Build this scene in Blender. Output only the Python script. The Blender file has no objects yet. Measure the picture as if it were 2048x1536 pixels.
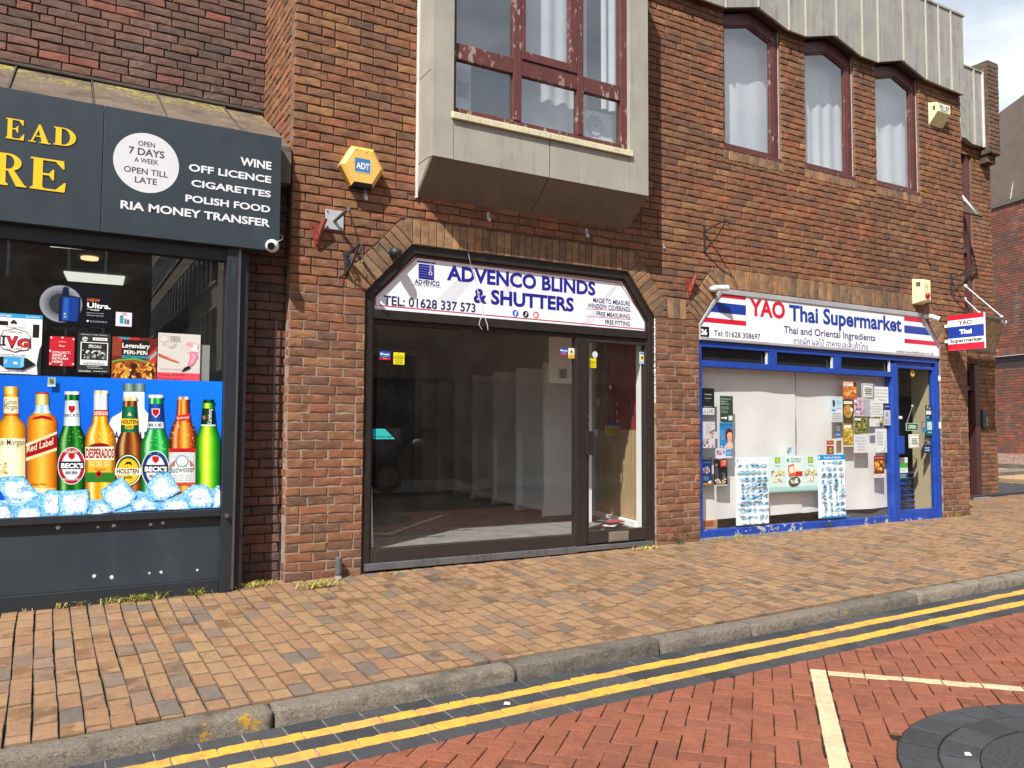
import bpy, math, random
from mathutils import Vector
random.seed(7)
S = bpy.context.scene
COL = S.collection

# ------------------------------------------------------------------ camera
FPX, YAW, PIT, ROL = 1605.4, 0.518594, 0.0545359, 0.00544
CAM = Vector((-1.6287, -6.4807, 1.2348))
fw = Vector((math.sin(YAW)*math.cos(PIT), math.cos(YAW)*math.cos(PIT), math.sin(PIT)))
rt = Vector((math.cos(YAW), -math.sin(YAW), 0))
up = rt.cross(fw)
R2 = rt*math.cos(ROL) + up*math.sin(ROL)
U2 = up*math.cos(ROL) - rt*math.sin(ROL)
cd = bpy.data.cameras.new('camera')
cam = bpy.data.objects.new('camera', cd); COL.objects.link(cam)
cd.sensor_width = 36.0; cd.lens = FPX/2048*36.0
cd.clip_start = 0.05; cd.clip_end = 3000
from mathutils import Matrix
cam.matrix_world = Matrix(((R2.x, U2.x, -fw.x, CAM.x), (R2.y, U2.y, -fw.y, CAM.y), (R2.z, U2.z, -fw.z, CAM.z), (0, 0, 0, 1)))
S.camera = cam

# ------------------------------------------------------------------ sky, sun, exposure
SUN = Vector((0.455, 0.337, -0.687)).normalized()          # direction the light travels
W = bpy.data.worlds.new('World'); S.world = W; W.use_nodes = True
nt = W.node_tree; bg = nt.nodes['Background']
sky = nt.nodes.new('ShaderNodeTexSky'); sky.sky_type = 'NISHITA'; sky.sun_disc = False
sky.sun_elevation = math.asin(-SUN.z)
sky.sun_rotation = math.atan2(-SUN.x, -SUN.y)
sky.air_density = 1.0; sky.dust_density = 1.5; sky.ozone_density = 1.0
tc = nt.nodes.new('ShaderNodeTexCoord')
mp = nt.nodes.new('ShaderNodeMapping'); mp.inputs['Scale'].default_value = (1, 1, 2.6)
cn = nt.nodes.new('ShaderNodeTexNoise'); cn.inputs['Scale'].default_value = 2.2; cn.inputs['Detail'].default_value = 7; cn.inputs['Roughness'].default_value = .58
cr = nt.nodes.new('ShaderNodeValToRGB'); cr.color_ramp.elements[0].position = .42; cr.color_ramp.elements[1].position = .78
mx = nt.nodes.new('ShaderNodeMix'); mx.data_type = 'RGBA'
nt.links.new(tc.outputs['Generated'], mp.inputs[0]); nt.links.new(mp.outputs[0], cn.inputs['Vector'])
sx = nt.nodes.new('ShaderNodeSeparateXYZ'); hz = nt.nodes.new('ShaderNodeMapRange'); hz.inputs[1].default_value = .16; hz.inputs[2].default_value = .62; hz.inputs[3].default_value = .9; hz.inputs[4].default_value = 0.0
nt.links.new(tc.outputs['Generated'], sx.inputs[0]); nt.links.new(sx.outputs[2], hz.inputs[0])
ad = nt.nodes.new('ShaderNodeMath'); ad.operation = 'ADD'; ad.use_clamp = True
nt.links.new(cn.outputs[0], cr.inputs[0]); nt.links.new(cr.outputs[0], ad.inputs[0]); nt.links.new(hz.outputs[0], ad.inputs[1]); nt.links.new(ad.outputs[0], mx.inputs[0])
nt.links.new(sky.outputs[0], mx.inputs[6]); mx.inputs[7].default_value = (9.2, 9.8, 10.4, 1)
nt.links.new(mx.outputs[2], bg.inputs[0]); bg.inputs[1].default_value = 0.075
sl = bpy.data.lights.new('sun', 'SUN'); so = bpy.data.objects.new('sun', sl); COL.objects.link(so)
sl.energy = 5.0; sl.angle = math.radians(0.5); sl.color = (1.0, 0.965, 0.91)
so.rotation_euler = SUN.to_track_quat('-Z', 'Y').to_euler()
so.location = (-10, -10, 20)
S.view_settings.view_transform = 'Standard'; S.view_settings.look = 'None'
S.view_settings.gamma = 1.0; S.view_settings.exposure = 0.70
S.cycles.diffuse_bounces = 6

# ------------------------------------------------------------------ coordinates
def ray(px, py):
    return R2*((px-1024)/FPX) - U2*((py-768)/FPX) + fw
def P(px, py, Y=0.0):                       # point of the plane Y = const
    r = ray(px, py); return CAM + r*((Y-CAM.y)/r.y)
def G(px, py, z=0.0):                       # point of a level plane
    r = ray(px, py); return CAM + r*((z-CAM.z)/r.z)
def XP(px, py, X):
    r = ray(px, py); return CAM + r*((X-CAM.x)/r.x)
def zm(ox, oy, s): return lambda x, y: (ox+x/s, oy+y/s)
A1 = zm(0, 100, 3.4133); A2 = zm(0, 450, 3.4133); A3 = zm(0, 750, 3.4133); A4 = zm(550, 250, 5.12)
A5 = zm(700, 450, 3.2); A6 = zm(700, 650, 3.0125); A7 = zm(800, 0, 3.2); A8 = zm(1380, 0, 3.066)
B1 = zm(1340, 500, 3.657); B2 = zm(1380, 700, 3.84); B3 = zm(1800, 100, 3.3387); B4 = zm(1800, 520, 2.8427)
SLOPE = 0.009
def gz(x): return SLOPE*x

# ------------------------------------------------------------------ materials
def lin(h):
    h = h.lstrip('#'); o = []
    for i in (0, 2, 4):
        c = int(h[i:i+2], 16)/255; o.append(c/12.92 if c <= .04045 else ((c+.055)/1.055)**2.4)
    return tuple(o)
def c4(c): return (c[0], c[1], c[2], 1)
class NT:
    def __init__(s, name):
        s.m = bpy.data.materials.new(name); s.m.use_nodes = True
        s.t = s.m.node_tree; s.b = s.t.nodes['Principled BSDF']; s.o = s.t.nodes['Material Output']
    def n(s, k, **kw):
        x = s.t.nodes.new('ShaderNode'+k)
        for a, b in kw.items():
            if a[0] == '_': x.inputs[a[1:].replace('_', ' ')].default_value = b
            else: setattr(x, a, b)
        return x
    def l(s, a, b): s.t.links.new(a, b)
    def pos(s, scale=(1, 1, 1)):
        g = s.n('NewGeometry'); m = s.n('Mapping'); m.inputs['Scale'].default_value = scale
        s.l(g.outputs['Position'], m.inputs[0]); return m.outputs[0]
    def noise(s, scale, detail=5, rough=.55, vec=None, dist=0):
        x = s.n('TexNoise', _Scale=scale, _Detail=detail, _Roughness=rough, _Distortion=dist)
        s.l(vec if vec else s.pos(), x.inputs['Vector']); return x.outputs[0]
    def ramp(s, fac, stops, mode='LINEAR'):
        r = s.n('ValToRGB'); e = r.color_ramp; e.interpolation = mode
        while len(e.elements) < len(stops): e.elements.new(.5)
        for el, (p, c) in zip(e.elements, stops):
            el.position = p; el.color = c4(c) if not isinstance(c, (int, float)) else (c, c, c, 1)
        s.l(fac, r.inputs[0]); return r.outputs[0]
    def mix(s, fac, a, b, mode='MIX'):
        x = s.n('Mix', data_type='RGBA', blend_type=mode)
        for v, i in ((fac, 0), (a, 6), (b, 7)):
            if isinstance(v, (int, float)): x.inputs[i].default_value = v
            elif isinstance(v, tuple): x.inputs[i].default_value = c4(v)
            else: s.l(v, x.inputs[i])
        return x.outputs[2]
    def math(s, op, a, b=None):
        x = s.n('Math', operation=op)
        for v, i in ((a, 0), (b, 1)):
            if v is None: continue
            if isinstance(v, (int, float)): x.inputs[i].default_value = v
            else: s.l(v, x.inputs[i])
        return x.outputs[0]
    def bump(s, h, st=.3, d=.01):
        x = s.n('Bump', _Strength=st, _Distance=d); s.l(h, x.inputs['Height']); s.l(x.outputs[0], s.b.inputs['Normal'])
    def base(s, c, rough=.6, metal=0., spec=.5):
        if isinstance(c, tuple): s.b.inputs['Base Color'].default_value = c4(c)
        else: s.l(c, s.b.inputs['Base Color'])
        if isinstance(rough, (int, float)): s.b.inputs['Roughness'].default_value = rough
        else: s.l(rough, s.b.inputs['Roughness'])
        s.b.inputs['Metallic'].default_value = metal
        s.b.inputs['Specular IOR Level'].default_value = spec
        return s.m
MATS = {}
def plain(name, c, rough=.5, metal=0., var=.18, sc=9., bmp=0., spec=.5):
    if name in MATS: return MATS[name]
    if isinstance(c, str): c = lin(c)
    t = NT(name); f = t.noise(sc, 6, .6)
    lo = tuple(x*(1-var) for x in c); hi = tuple(min(1, x*(1+var*.6)) for x in c)
    col = t.ramp(f, [(.3, lo), (.7, hi)])
    rr = t.ramp(f, [(.3, min(1, rough*1.15)), (.7, rough*.9)])
    if bmp: t.bump(t.noise(sc*9, 4), bmp, .006)
    MATS[name] = t.base(col, rr, metal, spec); return MATS[name]
def stained(name, c, d, rough=.5, metal=0., sc=(14, 14, 1.2), lo=.52, hi=.75, amt=.7, bmp=0.):
    """paint or metal with vertical run marks and dirt"""
    if name in MATS: return MATS[name]
    if isinstance(c, str): c = lin(c)
    if isinstance(d, str): d = lin(d)
    t = NT(name)
    a = t.noise(1.0, 6, .62, t.pos(sc)); b = t.noise(7, 6, .6)
    f = t.math('MULTIPLY', t.ramp(a, [(lo, 0), (hi, 1)]), t.ramp(b, [(.35, 0), (.65, amt)]))
    c2 = t.ramp(t.noise(3, 5), [(.3, tuple(x*.86 for x in c)), (.7, tuple(x*1.08 for x in c))])
    if bmp: t.bump(t.noise(40, 4), bmp, .004)
    MATS[name] = t.base(t.mix(f, c2, d), rough, metal); return MATS[name]
def peeling(name, c, under, lo=.56, hi=.6, sc=(6, 6, 3), rough=.5):
    if name in MATS: return MATS[name]
    if isinstance(c, str): c = lin(c)
    if isinstance(under, str): under = lin(under)
    t = NT(name)
    n1 = t.noise(1.0, 8, .68, t.pos(tuple(s*4 for s in sc))); n2 = t.noise(2.3, 3)
    f = t.ramp(t.math('ADD', t.math('MULTIPLY', n1, .7), t.math('MULTIPLY', n2, .3)), [(lo, 0), (hi, 1)])
    c2 = t.ramp(t.noise(8, 5), [(.3, tuple(x*.8 for x in c)), (.7, tuple(x*1.15 for x in c))])
    un = t.ramp(t.noise(60, 3), [(.3, tuple(x*.6 for x in under)), (.7, under)])
    t.bump(t.math('MULTIPLY', f, -1.0), .4, .004)
    MATS[name] = t.base(t.mix(f, c2, un), rough); return MATS[name]

def brick_mat(name, stops, mott=.5, sc=1.0, grime=0.0):
    t = NT(name)
    g = t.n('NewGeometry'); rnd = g.outputs['Random Per Island']
    c = t.ramp(rnd, stops)
    # different colour noise per brick: shift the noise by the island number
    v = t.n('VectorMath', operation='ADD'); t.l(t.pos((7*sc, 7*sc, 10*sc)), v.inputs[0])
    cm = t.n('CombineXYZ'); t.l(t.math('MULTIPLY', rnd, 37.), cm.inputs[0]); t.l(t.math('MULTIPLY', rnd, 91.), cm.inputs[2]); t.l(cm.outputs[0], v.inputs[1])
    n = t.noise(1.0, 7, .65, v.outputs[0])
    dark = t.mix(1.0, c, (.42, .40, .42), 'MULTIPLY'); warm = t.mix(1.0, c, (1.35, 1.12, .92), 'MULTIPLY')
    c = t.mix(t.ramp(n, [(.40, mott), (.56, 0)]), c, dark)
    c = t.mix(t.ramp(n, [(.54, 0), (.72, mott)]), c, warm)
    pits = t.noise(75*sc, 3, .6)
    c = t.mix(t.ramp(pits, [(.30, .75), (.40, 0)]), c, (.02, .014, .01))
    wn = t.noise(160*sc, 2)
    c = t.mix(t.ramp(wn, [(.66, 0), (.74, .35)]), c, (.45, .38, .30))
    if grime:
        gn = t.noise(1.1, 6, .6, t.pos((1, 1, .45))); ru = t.noise(1.0, 5, .6, t.pos((5.5, 5.5, .5)))
        c = t.mix(t.math('MULTIPLY', t.ramp(gn, [(.42, 0), (.68, grime*1.3)]), t.ramp(ru, [(.36, .25), (.62, 1)])), c, (.055, .042, .036))
        pal = t.math('MULTIPLY', t.ramp(t.noise(1.7, 4, .6, t.pos((1, 1, .6))), [(.60, 0), (.74, .4)]), t.ramp(t.noise(20, 5, .7), [(.45, 0), (.62, 1)]))
        c = t.mix(pal, c, (.48, .40, .34))
        sep = t.n('SeparateXYZ'); gg = t.n('NewGeometry'); t.l(gg.outputs['Position'], sep.inputs[0])
        lowz = t.ramp(t.math('ADD', t.math('MULTIPLY', sep.outputs[2], .55), t.math('MULTIPLY', t.noise(6, 5), .35)), [(.12, grime*.8), (.42, 0)])
        c = t.mix(lowz, c, (.07, .05, .042))
    h = t.math('ADD', t.math('MULTIPLY', t.noise(38*sc, 6, .7), .6), t.math('MULTIPLY', t.noise(120*sc, 3, .6), .4))
    t.bump(h, .75, .012)
    return t.base(c, .88, 0, .25)
BR_MAIN = brick_mat('rustic_brick', [(0, (0.273, 0.118, 0.058)), (.16, (0.213, 0.100, 0.056)), (.30, (0.301, 0.139, 0.066)), (.42, (0.163, 0.090, 0.059)), (.54, (0.277, 0.114, 0.058)), (.66, (0.232, 0.107, 0.058)), (.76, (0.342, 0.174, 0.079)), (.85, (0.183, 0.096, 0.059)), (.93, (0.327, 0.121, 0.058)), (1, (0.247, 0.112, 0.057))], .5, 1, .42)
BR_DARK = brick_mat('dark_brick', [(0, (0.153, 0.091, 0.072)), (.3, (0.198, 0.104, 0.077)), (.5, (0.118, 0.085, 0.072)), (.7, (0.228, 0.104, 0.077)), (.85, (0.144, 0.095, 0.075)), (1, (0.267, 0.100, 0.075))], .5, 1, .35)
BR_FAR = brick_mat('red_multi_brick', [(0, (0.187, 0.074, 0.047)), (.3, (0.118, 0.070, 0.056)), (.5, (0.247, 0.074, 0.047)), (.7, (0.099, 0.070, 0.064)), (.9, (0.297, 0.090, 0.052)), (1, (0.159, 0.079, 0.056))], .4, 1, .2)
BR_SOLD = brick_mat('soldier_brick', [(0, (0.319, 0.176, 0.090)), (.2, (0.220, 0.130, 0.079)), (.4, (0.399, 0.235, 0.117)), (.6, (0.169, 0.117, 0.080)), (.8, (0.368, 0.190, 0.090)), (1, (0.269, 0.160, 0.090))], .6, 1, .4)
def mortar():
    t = NT('mortar'); g = t.n('NewGeometry'); sp = t.n('SeparateXYZ'); t.l(g.outputs['Position'], sp.inputs[0])
    k = t.ramp(t.math('ADD', t.math('MULTIPLY', sp.outputs[2], .2), t.math('MULTIPLY', t.noise(2.5, 5), .15)), [(.44, 0), (.62, 1)])   # repointed low down, darker above
    n = t.noise(14, 6, .6); c = t.mix(k, t.ramp(n, [(.3, (.22, .17, .138)), (.7, (.37, .295, .245))]), t.ramp(n, [(.3, (.13, .10, .08)), (.7, (.22, .165, .13))]))
    t.bump(t.noise(120, 4), .6, .006); return t.base(c, .95, 0, .1)
MORT = mortar()
MORT_D = plain('dark_mortar', (.10, .075, .062), .95, 0, .4, 14, .6, .1)
def paver_mat(name, stops, stain=.8):
    t = NT(name); g = t.n('NewGeometry'); rnd = g.outputs['Random Per Island']
    c = t.ramp(rnd, stops)
    v = t.n('VectorMath', operation='ADD'); t.l(t.pos((5, 5, 5)), v.inputs[0])
    cm = t.n('CombineXYZ'); t.l(t.math('MULTIPLY', rnd, 53.), cm.inputs[0]); t.l(t.math('MULTIPLY', rnd, 17.), cm.inputs[1]); t.l(cm.outputs[0], v.inputs[1])
    n = t.noise(1.2, 6, .6, v.outputs[0])
    c = t.mix(t.ramp(n, [(.36, .4), (.56, 0)]), c, t.mix(1.0, c, (.66, .63, .64), 'MULTIPLY'))
    if stain:
        s2 = t.noise(1.5, 3, .5, v.outputs[0], .3); pick = t.math('GREATER_THAN', t.math('FRACT', t.math('MULTIPLY', rnd, 113.7)), .74)
        s3 = t.ramp(t.noise(.9, 3), [(.40, 0), (.54, stain)])
        c = t.mix(t.math('MULTIPLY', t.math('MULTIPLY', t.ramp(s2, [(.44, 0), (.56, .85)]), s3), pick), c, t.mix(1.0, c, (.42, .33, .22), 'MULTIPLY'))
        vo = t.n('TexVoronoi', _Scale=3.2); t.l(t.pos((1, 1, 0)), vo.inputs['Vector']); gs = t.math('MULTIPLY', t.ramp(vo.outputs['Distance'], [(.030, .75), (.045, 0)]), t.ramp(t.noise(1.3, 2), [(.48, 0), (.52, 1)]))
        c = t.mix(gs, c, (.085, .075, .068))
        s5 = t.noise(3.1, 6, .7); c = t.mix(t.ramp(s5, [(.5, 0), (.72, .3)]), c, t.mix(1.0, c, (.55, .52, .5), 'MULTIPLY'))
        s4 = t.noise(.55, 5, .6); c = t.mix(t.ramp(s4, [(.5, 0), (.75, .35)]), c, t.mix(1.0, c, (.6, .58, .58), 'MULTIPLY'))
    c = t.mix(t.ramp(t.noise(26, 4, .7), [(.35, .4), (.5, 0)]), c, t.mix(1.0, c, (.62, .58, .56), 'MULTIPLY'))
    f = t.noise(120, 3, .75); c = t.mix(t.ramp(f, [(.34, .75), (.45, 0)]), c, t.mix(1.0, c, (.32, .28, .27), 'MULTIPLY'))
    c = t.mix(t.ramp(f, [(.58, 0), (.7, .35)]), c, t.mix(1.0, c, (1.35, 1.3, 1.25), 'MULTIPLY'))
    t.bump(t.noise(150, 4, .65), .35, .006)
    return t.base(c, .82, 0, .3)
PAVER = paver_mat('buff_paver', [(0, (0.259, 0.150, 0.076)), (.18, (0.284, 0.172, 0.086)), (.34, (0.246, 0.137, 0.077)), (.48, (0.264, 0.158, 0.087)), (.62, (0.298, 0.184, 0.091)), (.76, (0.234, 0.142, 0.086)), (.87, (0.191, 0.134, 0.093)), (.94, (0.140, 0.116, 0.096)), (.97, (0.249, 0.131, 0.072)), (1, (0.272, 0.161, 0.081))])
ROADB = paver_mat('red_block', [(0, (.215, .074, .043)), (.3, (.238, .080, .045)), (.6, (.195, .070, .042)), (.8, (.252, .088, .050)), (1, (.223, .077, .044))], .5)
DARKB = paver_mat('charcoal_block', [(0, (.040, .042, .046)), (.4, (.055, .056, .06)), (.7, (.032, .034, .037)), (1, (.065, .064, .066))], 0)
PALEB = paver_mat('cream_block', [(0, (.52, .405, .25)), (.5, (.58, .46, .29)), (1, (.48, .37, .23))], 0)
def yellow_mat():
    t = NT('yellow_road_paint'); g = t.n('NewGeometry'); rnd = g.outputs['Random Per Island']
    c = t.ramp(rnd, [(0, (.56, .285, .045)), (.5, (.64, .33, .03)), (1, (.54, .29, .07))])
    n = t.noise(9, 8, .7)
    c = t.mix(t.ramp(n, [(.47, 0), (.68, .75)]), c, (.20, .125, .055))
    f = t.noise(130, 3, .7)
    c = t.mix(t.ramp(f, [(.30, .8), (.40, 0)]), c, (.10, .07, .04)); t.bump(f, .3, .005)
    return t.base(c, .75)
YELB = yellow_mat()
def granite():
    t = NT('granite_kerb'); g = t.n('NewGeometry'); rnd = g.outputs['Random Per Island']
    c = t.ramp(rnd, [(0, (.22, .185, .150)), (.4, (.31, .26, .205)), (.7, (.185, .16, .136)), (1, (.265, .225, .18))])
    n = t.noise(80, 6, .85); c = t.mix(t.ramp(n, [(.36, .75), (.5, 0)]), c, (.035, .033, .03)); c = t.mix(t.ramp(n, [(.55, 0), (.68, .6)]), c, (.50, .46, .38))
    b = t.noise(5, 6, .7); c = t.mix(t.ramp(b, [(.5, 0), (.68, .7)]), c, (.06, .055, .048))
    y2 = t.noise(38, 6, .7); m = None; gg = t.n('NewGeometry')
    for p, r in (((-.80, -2.585, -.125), .16), ((-1.0, -2.58, -.15), .12), ((3.44, -2.53, -.10), .06)):   # spilt road paint
        d = t.n('VectorMath', operation='DISTANCE'); t.l(gg.outputs['Position'], d.inputs[0]); d.inputs[1].default_value = p
        k = t.ramp(t.math('DIVIDE', d.outputs['Value'], r), [(.1, .36), (1.0, .0)]); m = k if m is None else t.math('MAXIMUM', m, k)
    c = t.mix(t.ramp(t.math('ADD', y2, m), [(.80, 0), (.85, .9)]), c, (.60, .33, .02))
    t.bump(t.noise(38, 8, .8), 1.0, .03)
    return t.base(c, .9, 0, .2)
GRAN = granite()
def soil():
    t = NT('joint_moss'); n = t.noise(30, 5, .6)
    c = t.ramp(n, [(.42, (.022, .017, .012)), (.58, (.028, .026, .013)), (.72, (.04, .05, .015))])
    return t.base(c, .95, 0, .1)
SOIL = soil()
ASPH = plain('asphalt', (.055, .055, .057), .9, 0, .35, 60, .8, .2)
def col_attr(name, rough, spec=.4):
    t = NT(name); a = t.n('VertexColor', layer_name='Col')
    n = t.noise(14, 4); c = t.mix(1.0, a.outputs[0], t.ramp(n, [(.3, .93), (.7, 1.0)]), 'MULTIPLY')
    return t.base(c, rough, 0, spec)
PAPER = col_attr('printed_paper', .55, .3); VINYL = col_attr('printed_vinyl', .35, .35); ACRYL = col_attr('sign_print', .28, .45)
def ice_mat():
    t = NT('printed_ice'); a = t.n('VertexColor', layer_name='Col')
    n = t.noise(11, 5, .6, None, 1.6); n2 = t.noise(55, 4, .6, None, 1.0)
    c = t.mix(t.ramp(n, [(.38, .7), (.45, 0)]), a.outputs[0], (.06, .30, .62))
    c = t.mix(t.ramp(n, [(.31, .9), (.345, 0)]), c, (.015, .08, .22))
    c = t.mix(t.ramp(n2, [(.56, 0), (.62, .8)]), c, (.86, .94, .98)); c = t.mix(t.ramp(n2, [(.36, .7), (.42, 0)]), c, (.10, .38, .66))
    return t.base(c, .35, 0, .35)
ICEM = ice_mat()
def drop_mat():
    t = NT('printed_bottle_gloss'); a = t.n('VertexColor', layer_name='Col')
    vo = t.n('TexVoronoi', _Scale=210.0); t.l(t.pos(), vo.inputs['Vector']); w = t.ramp(t.noise(9, 3), [(.42, 0), (.55, .55)])
    c = t.mix(t.math('MULTIPLY', t.ramp(vo.outputs['Distance'], [(.12, 1), (.28, 0)]), w), a.outputs[0], t.mix(1.0, a.outputs[0], (1.8, 1.7, 1.5), 'MULTIPLY'))
    c = t.mix(t.math('MULTIPLY', t.ramp(vo.outputs['Distance'], [(.5, 0), (.8, 1)]), w), c, t.mix(1.0, a.outputs[0], (.45, .42, .4), 'MULTIPLY'))
    return t.base(c, .3, 0, .4)
DROP = drop_mat()
def glass_mat(name, tint=(.90, .93, .92), boost=1.6, dirt=.05, fl=.0):
    t = NT(name); t.t.nodes.remove(t.b)
    tr = t.n('BsdfTransparent'); tr.inputs[0].default_value = c4(tint)
    gl = t.n('BsdfGlossy'); gl.inputs['Roughness'].default_value = .0
    lw = t.n('LayerWeight'); lw.inputs[0].default_value = .5          # Schlick's curve, the same from both sides
    f5 = t.math('ADD', t.math('MULTIPLY', t.math('POWER', lw.outputs['Facing'], 5.0), .96), .04)
    f = t.math('MINIMUM', t.math('ADD', t.math('MULTIPLY', f5, boost), fl), 1.0)
    if True:
        b = t.n('Bump', _Strength=.006, _Distance=.05); t.l(t.noise(1.7, 2), b.inputs['Height']); t.l(b.outputs[0], gl.inputs['Normal'])
    m1 = t.n('MixShader'); t.l(f, m1.inputs[0]); t.l(tr.outputs[0], m1.inputs[1]); t.l(gl.outputs[0], m1.inputs[2])
    df = t.n('BsdfDiffuse'); df.inputs[0].default_value = (.5, .48, .44, 1)
    m2 = t.n('MixShader'); t.l(t.ramp(t.noise(3.5, 8, .7), [(.45, dirt*.25), (.8, dirt)]), m2.inputs[0]); t.l(m1.outputs[0], m2.inputs[1]); t.l(df.outputs[0], m2.inputs[2])
    t.l(m2.outputs[0], t.o.inputs[0]); return t.m
GLASS = glass_mat('shop_glass', (.98, .99, .985), 1.2, .03, .045); GLASS_U = glass_mat('upper_glass', (.90, .93, .95), 1.2, .05, .22); GLASS_C = glass_mat('canopy_glass', (.62, .60, .48), 1.5, .35)
def emis(name, c, s):
    t = NT(name); t.b.inputs['Emission Color'].default_value = c4(c); t.b.inputs['Emission Strength'].default_value = s
    return t.base(c, .5)
# ------------------------------------------------------------------ mesh helpers
LOC = {}
def tag(o, label=None, cat=None, group=None, kind=None):
    if label: o['label'] = label
    if cat: o['category'] = cat
    if group: o['group'] = group
    if kind: o['kind'] = kind
    return o
def thing(name, label, cat, loc, group=None):
    o = bpy.data.objects.new(name, None); COL.objects.link(o); o.empty_display_size = .1
    o.location = loc; LOC[o] = Vector(loc)
    return tag(o, label, cat, group)
class MB:
    def __init__(s): s.v = []; s.f = []; s.mi = []; s.c = []
    def add(s, vs, fs, mi=0, col=(1, 1, 1)):
        n = len(s.v); s.v += [tuple(x) for x in vs]; s.f += [tuple(i+n for i in f) for f in fs]; s.mi += [mi]*len(fs); s.c += [col]*len(vs); return s
    def box(s, x0, x1, y0, y1, z0, z1, mi=0):
        x0, x1 = min(x0, x1), max(x0, x1); y0, y1 = min(y0, y1), max(y0, y1); z0, z1 = min(z0, z1), max(z0, z1)
        v = [(x0, y0, z0), (x1, y0, z0), (x1, y1, z0), (x0, y1, z0), (x0, y0, z1), (x1, y0, z1), (x1, y1, z1), (x0, y1, z1)]
        return s.add(v, [(0, 3, 2, 1), (4, 5, 6, 7), (0, 1, 5, 4), (1, 2, 6, 5), (2, 3, 7, 6), (3, 0, 4, 7)], mi)
    def prism(s, poly, y0, y1, mi=0):           # (x,z) outline, counter-clockwise seen from the street
        if area(poly) < 0: poly = poly[::-1]
        n = len(poly)
        v = [(x, y0, z) for x, z in poly]+[(x, y1, z) for x, z in poly]
        f = [tuple(range(n)), tuple(range(2*n-1, n-1, -1))]+[(i, i+n, (i+1) % n+n, (i+1) % n) for i in range(n)]
        return s.add(v, f, mi)
    def slab(s, poly, z0, z1, mi=0):            # (x,y) outline
        if area(poly) < 0: poly = poly[::-1]
        n = len(poly)
        v = [(x, y, z1) for x, y in poly]+[(x, y, z0) for x, y in poly]
        f = [tuple(range(n)), tuple(range(2*n-1, n-1, -1))]+[(i, i+n, (i+1) % n+n, (i+1) % n) for i in range(n)]
        return s.add(v, f, mi)
    def hexa(s, a, b, mi=0):                    # two quads, front then back
        v = list(a)+list(b)
        return s.add(v, [(0, 1, 2, 3), (7, 6, 5, 4)]+[(i, i+4, (i+1) % 4+4, (i+1) % 4) for i in range(4)], mi)
    def tube(s, path, r, n=8, mi=0, cap=True):
        path = [Vector(p) for p in path]; rr = r if isinstance(r, (list, tuple)) else [r]*len(path)
        vs = []; prev = None
        for i, p in enumerate(path):
            d = (path[min(i+1, len(path)-1)]-path[max(i-1, 0)]).normalized()
            a = prev if prev and abs(prev.dot(d)) < .95 else (Vector((0, 0, 1)) if abs(d.z) < .9 else Vector((1, 0, 0)))
            u = (a-d*a.dot(d)).normalized(); w = d.cross(u); prev = u
            vs += [p+(u*math.cos(2*math.pi*k/n)+w*math.sin(2*math.pi*k/n))*rr[i] for k in range(n)]
        fs = [(i*n+k, i*n+(k+1) % n, (i+1)*n+(k+1) % n, (i+1)*n+k) for i in range(len(path)-1) for k in range(n)]
        if cap: fs += [tuple(range(n-1, -1, -1)), tuple(range((len(path)-1)*n, len(path)*n))]
        return s.add(vs, fs, mi)
    def ball(s, c, r, mi=0, nu=14, nv=9, sc=(1, 1, 1)):
        c = Vector(c); vs = [c+Vector((0, 0, r*sc[2]))]
        for i in range(1, nv):
            t = math.pi*i/nv
            vs += [c+Vector((r*sc[0]*math.sin(t)*math.cos(2*math.pi*k/nu), r*sc[1]*math.sin(t)*math.sin(2*math.pi*k/nu), r*sc[2]*math.cos(t))) for k in range(nu)]
        vs.append(c-Vector((0, 0, r*sc[2]))); L = len(vs)-1
        fs = [(0, 1+k, 1+(k+1) % nu) for k in range(nu)]
        for i in range(nv-2): fs += [(1+i*nu+k, 1+(i+1)*nu+k, 1+(i+1)*nu+(k+1) % nu, 1+i*nu+(k+1) % nu) for k in range(nu)]
        fs += [(L, 1+(nv-2)*nu+(k+1) % nu, 1+(nv-2)*nu+k) for k in range(nu)]
        return s.add(vs, fs, mi)
def area(p): return sum(p[i][0]*p[(i+1) % len(p)][1]-p[(i+1) % len(p)][0]*p[i][1] for i in range(len(p)))/2
def obj(name, mb, mats, parent=None, bevel=0, smooth=False, loc=None, label=None, cat=None, group=None, kind=None, uvcol=False):
    if not isinstance(mats, (list, tuple)): mats = [mats]
    root = parent
    while root is not None and root.parent is not None: root = root.parent
    if root is not None and root not in LOC: LOC[root] = Vector(root.location)
    if root is None:
        if loc is None and kind != 'structure':
            xs = [v[0] for v in mb.v]; ys = [v[1] for v in mb.v]; zs = [v[2] for v in mb.v]
            loc = ((min(xs)+max(xs))/2, (min(ys)+max(ys))/2, min(zs))
        o0 = Vector(loc) if loc else Vector((0, 0, 0))
    else: o0 = LOC[root]
    me = bpy.data.meshes.new(name)
    me.from_pydata([(v[0]-o0.x, v[1]-o0.y, v[2]-o0.z) for v in mb.v], [], mb.f)
    for m in mats: me.materials.append(m)
    if len(mats) > 1: me.polygons.foreach_set('material_index', mb.mi)
    if smooth: me.polygons.foreach_set('use_smooth', [True]*len(mb.f))
    if uvcol:
        a = me.color_attributes.new('Col', 'FLOAT_COLOR', 'POINT')
        a.data.foreach_set('color', [k for c in mb.c for k in (c[0], c[1], c[2], 1)])
    me.update()
    o = bpy.data.objects.new(name, me); COL.objects.link(o)
    if parent is not None: o.parent = parent
    else: o.location = o0; LOC[o] = o0
    if bevel:
        b = o.modifiers.new('bevel', 'BEVEL'); b.width = bevel; b.segments = 2; b.limit_method = 'ANGLE'; b.angle_limit = .6
    return tag(o, label, cat, group, kind)

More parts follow.
